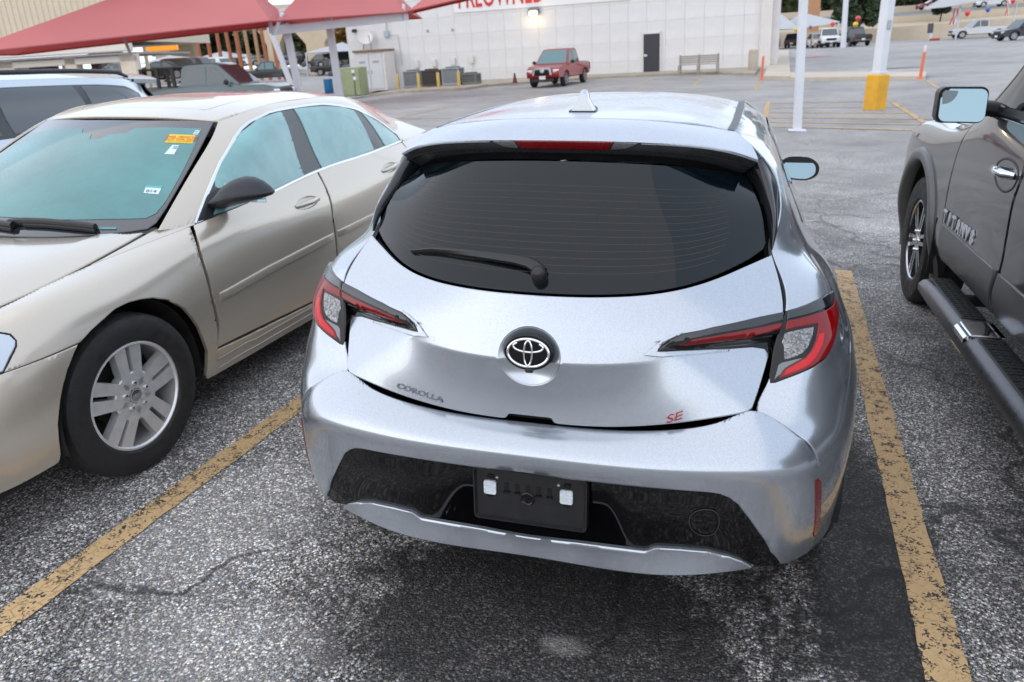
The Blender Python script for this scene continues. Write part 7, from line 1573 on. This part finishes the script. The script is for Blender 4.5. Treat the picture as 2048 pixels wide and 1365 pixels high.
# ------------------------------------------------------------------ highway on the right: walls, road, cars
def wall_px(name, label, pts, d0, d1, hpx, m, thick=.5):
    t = thing(name, label, 'wall'); n = len(pts)
    mb = MB(); rows = []
    for i, (px, py) in enumerate(pts):
        d = d0+(d1-d0)*i/(n-1); a = pix(px, py, d); s = d/F_PX; u = Vector((0, 0, hpx[i]*s)); bk = Vector((VX, VY, 0))*thick
        rows.append([a-u, a, a+bk, a+bk-u])
    V, F = loft(rows, closed=True, capa=True, capb=True); mb.add(V, F); mb.build('face', m, t, sharp=30)
    return t
BEI = mat('barrier_beige', (.56, .47, .36), .8, noise=(.25, .15), bump=(4, .3)); BEI2 = mat('bank_tan', (.45, .37, .26), .9, noise=(.2, .2))
XS_ = (1520, 1660, 1778, 1886, 2100)
LT = list(zip(XS_, (68, 62, 55.5, 47, 31))); UT = list(zip(XS_, (48, 41, 34, 27, 10))); UB = list(zip(XS_, (60, 54, 48, 41.5, 25))); RB = list(zip(XS_, (41, 34, 27, 19.5, 2))); PT = list(zip(XS_, (29, 21, 14, 7, -11)))
wall_px('retaining_wall', 'lower beige retaining wall along the highway, behind the white pickup', LT, 112, 106, [36]*5, BEI)
wall_px('highway_barrier', 'upper beige highway barrier with a tan band below it', UT, 121, 116, [15]*5, BEI)
wall_px('highway_barrier', 'far highway parapet behind the passing cars', PT, 139, 134, [14]*5, BEI)
def ribbon_px(name, top, bot, d0, d1, m, kind='structure'):
    V = []; n = len(top)
    for i in range(n): V += [pix(*bot[i], d0), pix(*top[i], d1)]
    F = [(2*i, 2*i+2, 2*i+3, 2*i+1) for i in range(n-1)]; o = mesh_obj(name, V, F, m); o['kind'] = kind; return o
def bridge_px(name, A, B, dA, dB, m):
    V = []
    for k in range(len(A)): V += [pix(*A[k], dA-k*1.3), pix(*B[k], dB-k*1.3)]
    o = mesh_obj(name, V, [(2*k, 2*k+2, 2*k+3, 2*k+1) for k in range(len(A)-1)], m); o['kind'] = 'structure'
bridge_px('embankment', LT, UB, 112.4, 120.9, BEI2); bridge_px('highway_road', UT, RB, 121.6, 138.9, mat('road_grey', (.17, .165, .16), .8, noise=(.3, .15)))
def hcar(px, py, d, h, lab, col, kind):
    q = pix(px, py, d); c = bgcar('passing_car', lab, 'car', Matrix.Translation(q) @ tilt_at(q.x, q.y) @ Matrix.Rotation(-math.radians(h), 4, 'Z'), col, kind=kind, L=4.7, Wd=1.85, H=1.6 if kind == 'suv' else 1.42, plate_f=False); return c
hcar(1724, 38, 128, 78, 'black car on the highway right of the tree', (.02, .022, .03), 'suv')
hcar(1866, 19, 131, 262, 'dark red car on the highway at the top right', (.25, .02, .025), 'car')
hcar(1982, 14, 127, 262, 'pale silver car on the highway behind the flags', (.55, .56, .58), 'car')
# ticket box, flags, balloons
p = gnd(1858, 82); t = thing('gate_box', 'grey control box on a white post with a red foot', 'control box', frame(p.x, p.y, 0)); s = dep(p)/F_PX
mb = MB(); mb.box((0, 0, 22*s), (9*s, .4, 17*s), bev=.04); mb.build('box', mat('box_dark', (.07, .08, .085), .5), t); mb = MB(); mb.box((.1, 0, 7*s), (5*s, .3, 14*s)); mb.build('post', WPOST, t); mb = MB(); mb.box((.5, -.2, .12), (16*s, .9, .24), bev=.05); mb.build('foot', RED_C, t)
STRIPE = [mat('flag_red', (.55, .03, .04), .6), mat('flag_white', (.72, .70, .70), .6)]
for lab, x0, y0, x1, y1, d, w in (('striped red and white flag left of the canopy post', 1916, 17, 1904, 50, 93, 10), ('narrow striped flag hanging near the right canopy', 2017, 2, 2014, 32, 90, 5)):
    t = thing('flag', lab, 'flag', None, 'striped flags'); a, b = pix(x0, y0, d), pix(x1, y1, d); s = d/F_PX; ww = w*s
    for k in range(4):
        o0, o1 = R2*(ww*(k/4-.5)), R2*(ww*((k+1)/4-.5)); V = []
        for i in range(9): q = a+(b-a)*(i/8)+Vector((VX, VY, 0))*(.12*math.sin(i*1.1+k)); V += [q+o0, q+o1]
        mesh_obj('stripe', V, [(2*i, 2*i+1, 2*i+3, 2*i+2) for i in range(8)], STRIPE[k % 2], t)
for px, py, d, r, col, lab in ((1716, 38, 88, 4.6, (.70, .02, .02), 'red balloon above the black pickup seen from behind'), (1665, 49, 92, 4.2, (.70, .02, .02), 'red balloon at the right end of the wide grey canopy'), (1711, 50, 88, 4.8, (.75, .48, .02), 'yellow balloon just under the red one above the black pickup'), (1592, 60, 93, 3.8, (.75, .48, .02), 'yellow balloon beside the slim white post'), (1621, 55, 93, 3, (.05, .12, .35), 'dark blue balloon under the wide grey canopy'), (1935, 27, 90, 4.8, (.70, .03, .02), 'red balloon right of the striped flag'), (1976, 20, 90, 4.2, (.03, .10, .42), 'blue balloon at the top right before the pale wall'), (2026, 3, 88, 4, (.70, .02, .02), 'red balloon at the top right corner')):
    q = pix(px, py, d); s = d/F_PX; mb = MB(); mb.lathe([(0, -r*s*1.25), (r*s*.12, -r*s*1.15), (r*s*.6, -r*s*.75), (r*s*.95, -r*s*.1), (r*s, r*s*.25), (r*s*.8, r*s*.75), (r*s*.4, r*s*1.02), (0, r*s*1.1)], 16); o = mb.build('balloon', mat('balloon_%.2f_%.2f_%.2f' % col, col, .25, coat=.6), sharp=80); o.matrix_world = Matrix.Translation(q); tag(o, lab, 'balloon', 'balloons')
ps = thing('brick_pillar', 'tall orange-brown pillar behind the wide grey canopy', 'pillar'); a = pix(1626, 40, 112); mb = MB(); mb.box((0, 0, 3), (1.5, 1.2, 14)); o = mb.build('shaft', mat('pillar_orange', (.52, .28, .15), .8, noise=(.5, .1)), ps); o.matrix_world = Matrix.Translation(a) @ tilt_at(a.x, a.y)
# ------------------------------------------------------------------ trees
def leaf_mat(name, col):
    m = bpy.data.materials.new(name); m.use_nodes = True; t = m.node_tree; p = t.nodes['Principled BSDF']; g = t.nodes.new('ShaderNodeObjectInfo'); n = t.nodes.new('ShaderNodeTexNoise'); c = t.nodes.new('ShaderNodeTexCoord'); n.inputs['Scale'].default_value = 1.3; t.links.new(c.outputs['Object'], n.inputs['Vector'])
    r = t.nodes.new('ShaderNodeMapRange'); r.inputs[1].default_value = .3; r.inputs[2].default_value = .7; r.inputs[3].default_value = .55; r.inputs[4].default_value = 1.55; t.links.new(n.outputs[0], r.inputs[0])
    v = t.nodes.new('ShaderNodeVectorMath'); v.operation = 'SCALE'; v.inputs[0].default_value = col; t.links.new(r.outputs[0], v.inputs['Scale']); t.links.new(v.outputs[0], p.inputs['Base Color']); p.inputs['Roughness'].default_value = .6; return m
LEAF = [leaf_mat('leaf_dark', (.035, .055, .022)), leaf_mat('leaf_mid', (.065, .085, .025)), leaf_mat('leaf_yellow', (.30, .17, .035)), leaf_mat('leaf_olive', (.09, .10, .035))]
BARK = mat('bark', (.07, .05, .038), .9, noise=(4, .3))
def tree(label, base, h, r, kind=0, n=2600, group='trees', leaf=.34):
    R_ = random.Random(int(base.x*37+base.y*11)); t = thing('tree', label, 'tree', Matrix.Translation(base) @ Matrix.Rotation(R_.uniform(0, 6), 4, 'Z'), group)
    mb = MB(); mb.tube([(0, 0, -.3), (.1, 0, h*.3), (.05, .1, h*.55), (.2, 0, h*.85)], [.045*h*.7, .04*h*.7, .028*h*.6, .01*h], 9)
    for k in range(6):
        a = k*1.05+R_.uniform(-.3, .3); z0 = h*R_.uniform(.3, .55); mb.tube([(0, 0, z0), (math.cos(a)*r*.45, math.sin(a)*r*.45, z0+h*.16), (math.cos(a)*r*.8, math.sin(a)*r*.8, z0+h*.22)], [.018*h, .012*h, .004*h], 6)
    mb.build('trunk', BARK, t)
    cl = [(Vector((R_.gauss(0, r*.45), R_.gauss(0, r*.45), h*R_.uniform(.32, .95))), R_.uniform(.22, .42)*r) for _ in range(26)]; V = []; F = []
    for i in range(n):
        c, cr_ = cl[i % len(cl)]; d = Vector((R_.gauss(0, 1), R_.gauss(0, 1), R_.gauss(0, 1))).normalized()*cr_*R_.uniform(.5, 1.05); p = c+d; a = Vector((R_.gauss(0, 1), R_.gauss(0, 1), R_.gauss(0, .7))).normalized(); b = a.orthogonal().normalized(); k = leaf*R_.uniform(.6, 1.3); m_ = len(V)
        V += [p-a*k, p+b*k*.5, p+a*k, p-b*k*.5+a.cross(b)*k*.15]; F.append((m_, m_+1, m_+2, m_+3))
    mesh_obj('crown', V, F, LEAF[kind], t, smooth=False); return t
def tree_px(label, px, py_top, py_base, d, rpx, kind, n=2600, group='trees'):
    s = d/F_PX; b = pix(px, py_base, d); tree(label, b, (py_base-py_top)*s, rpx*s, kind, n, group, leaf=.0042*d)
for a in (('dark green tree left of the rust poles behind the blue panel', 383, 72, 128, 150, 26, 0), ('tall dark tree behind the fourth rust pole', 450, 48, 132, 140, 34, 0), ('dark tree behind the tan poles', 515, 60, 130, 150, 30, 0), ('olive tree between the overpass columns', 600, 58, 128, 160, 30, 3), ('autumn-yellow tree beside the building edge', 690, 50, 118, 150, 28, 2), ('mid-green tree under the canopy beam', 650, 62, 125, 155, 26, 1), ('dark tree seen through the carport opening', 215, 100, 150, 120, 26, 0)): tree_px(*a, group='trees on the left beyond the lot')
for a in (('green tree behind the left part of the wide grey canopy', 1560, -40, 50, 150, 34, 1), ('green tree behind the brick pillar', 1612, -50, 48, 155, 38, 1), ('dark tree with open crown beside the white twin poles', 1712, -30, 86, 104, 34, 0, 3400), ('dark green tree right of the brick pillar', 1660, -50, 46, 150, 36, 0), ('distant green tree above the highway, left of the light pole', 1735, -45, 24, 170, 34, 1), ('distant green tree above the highway, right of the light pole', 1795, -50, 18, 172, 36, 1), ('distant olive tree above the highway near the dark red car', 1840, -55, 14, 175, 34, 3), ('distant green tree at the top, left of the corner canopy', 1885, -55, 8, 178, 32, 1), ('small shrubby tree before the highway left of the flags', 1880, -2, 40, 114, 13, 0)): tree_px(*a, group='trees on the right beyond the highway')

# the wood beyond the highway reads as one mass
def wood(name, x0, x1, y0, y1, d, n, m):
    R_ = random.Random(5); V = []; F = []
    for i in range(n):
        t = R_.random(); px = x0+(x1-x0)*t; yy = y1-(y1-y0)*(R_.random()**.8)*(.75+.25*math.sin(px*.05)+.12*math.sin(px*.13)); p = pix(px, yy-.057*(px-x0)*0, d+R_.uniform(0, 14))
        a = Vector((R_.gauss(0, 1), R_.gauss(0, 1), R_.gauss(0, .7))).normalized(); b = a.orthogonal().normalized(); k = R_.uniform(.5, 1.2); j = len(V); V += [p-a*k, p+b*k*.6, p+a*k, p-b*k*.6]; F.append((j, j+1, j+2, j+3))
    o = mesh_obj(name, V, F, m, smooth=False); o['kind'] = 'stuff'
wood('woodland', 1500, 2120, -90, 34, 182, 9000, LEAF[1]); wood('woodland', 330, 720, 70, 128, 185, 3500, LEAF[0])
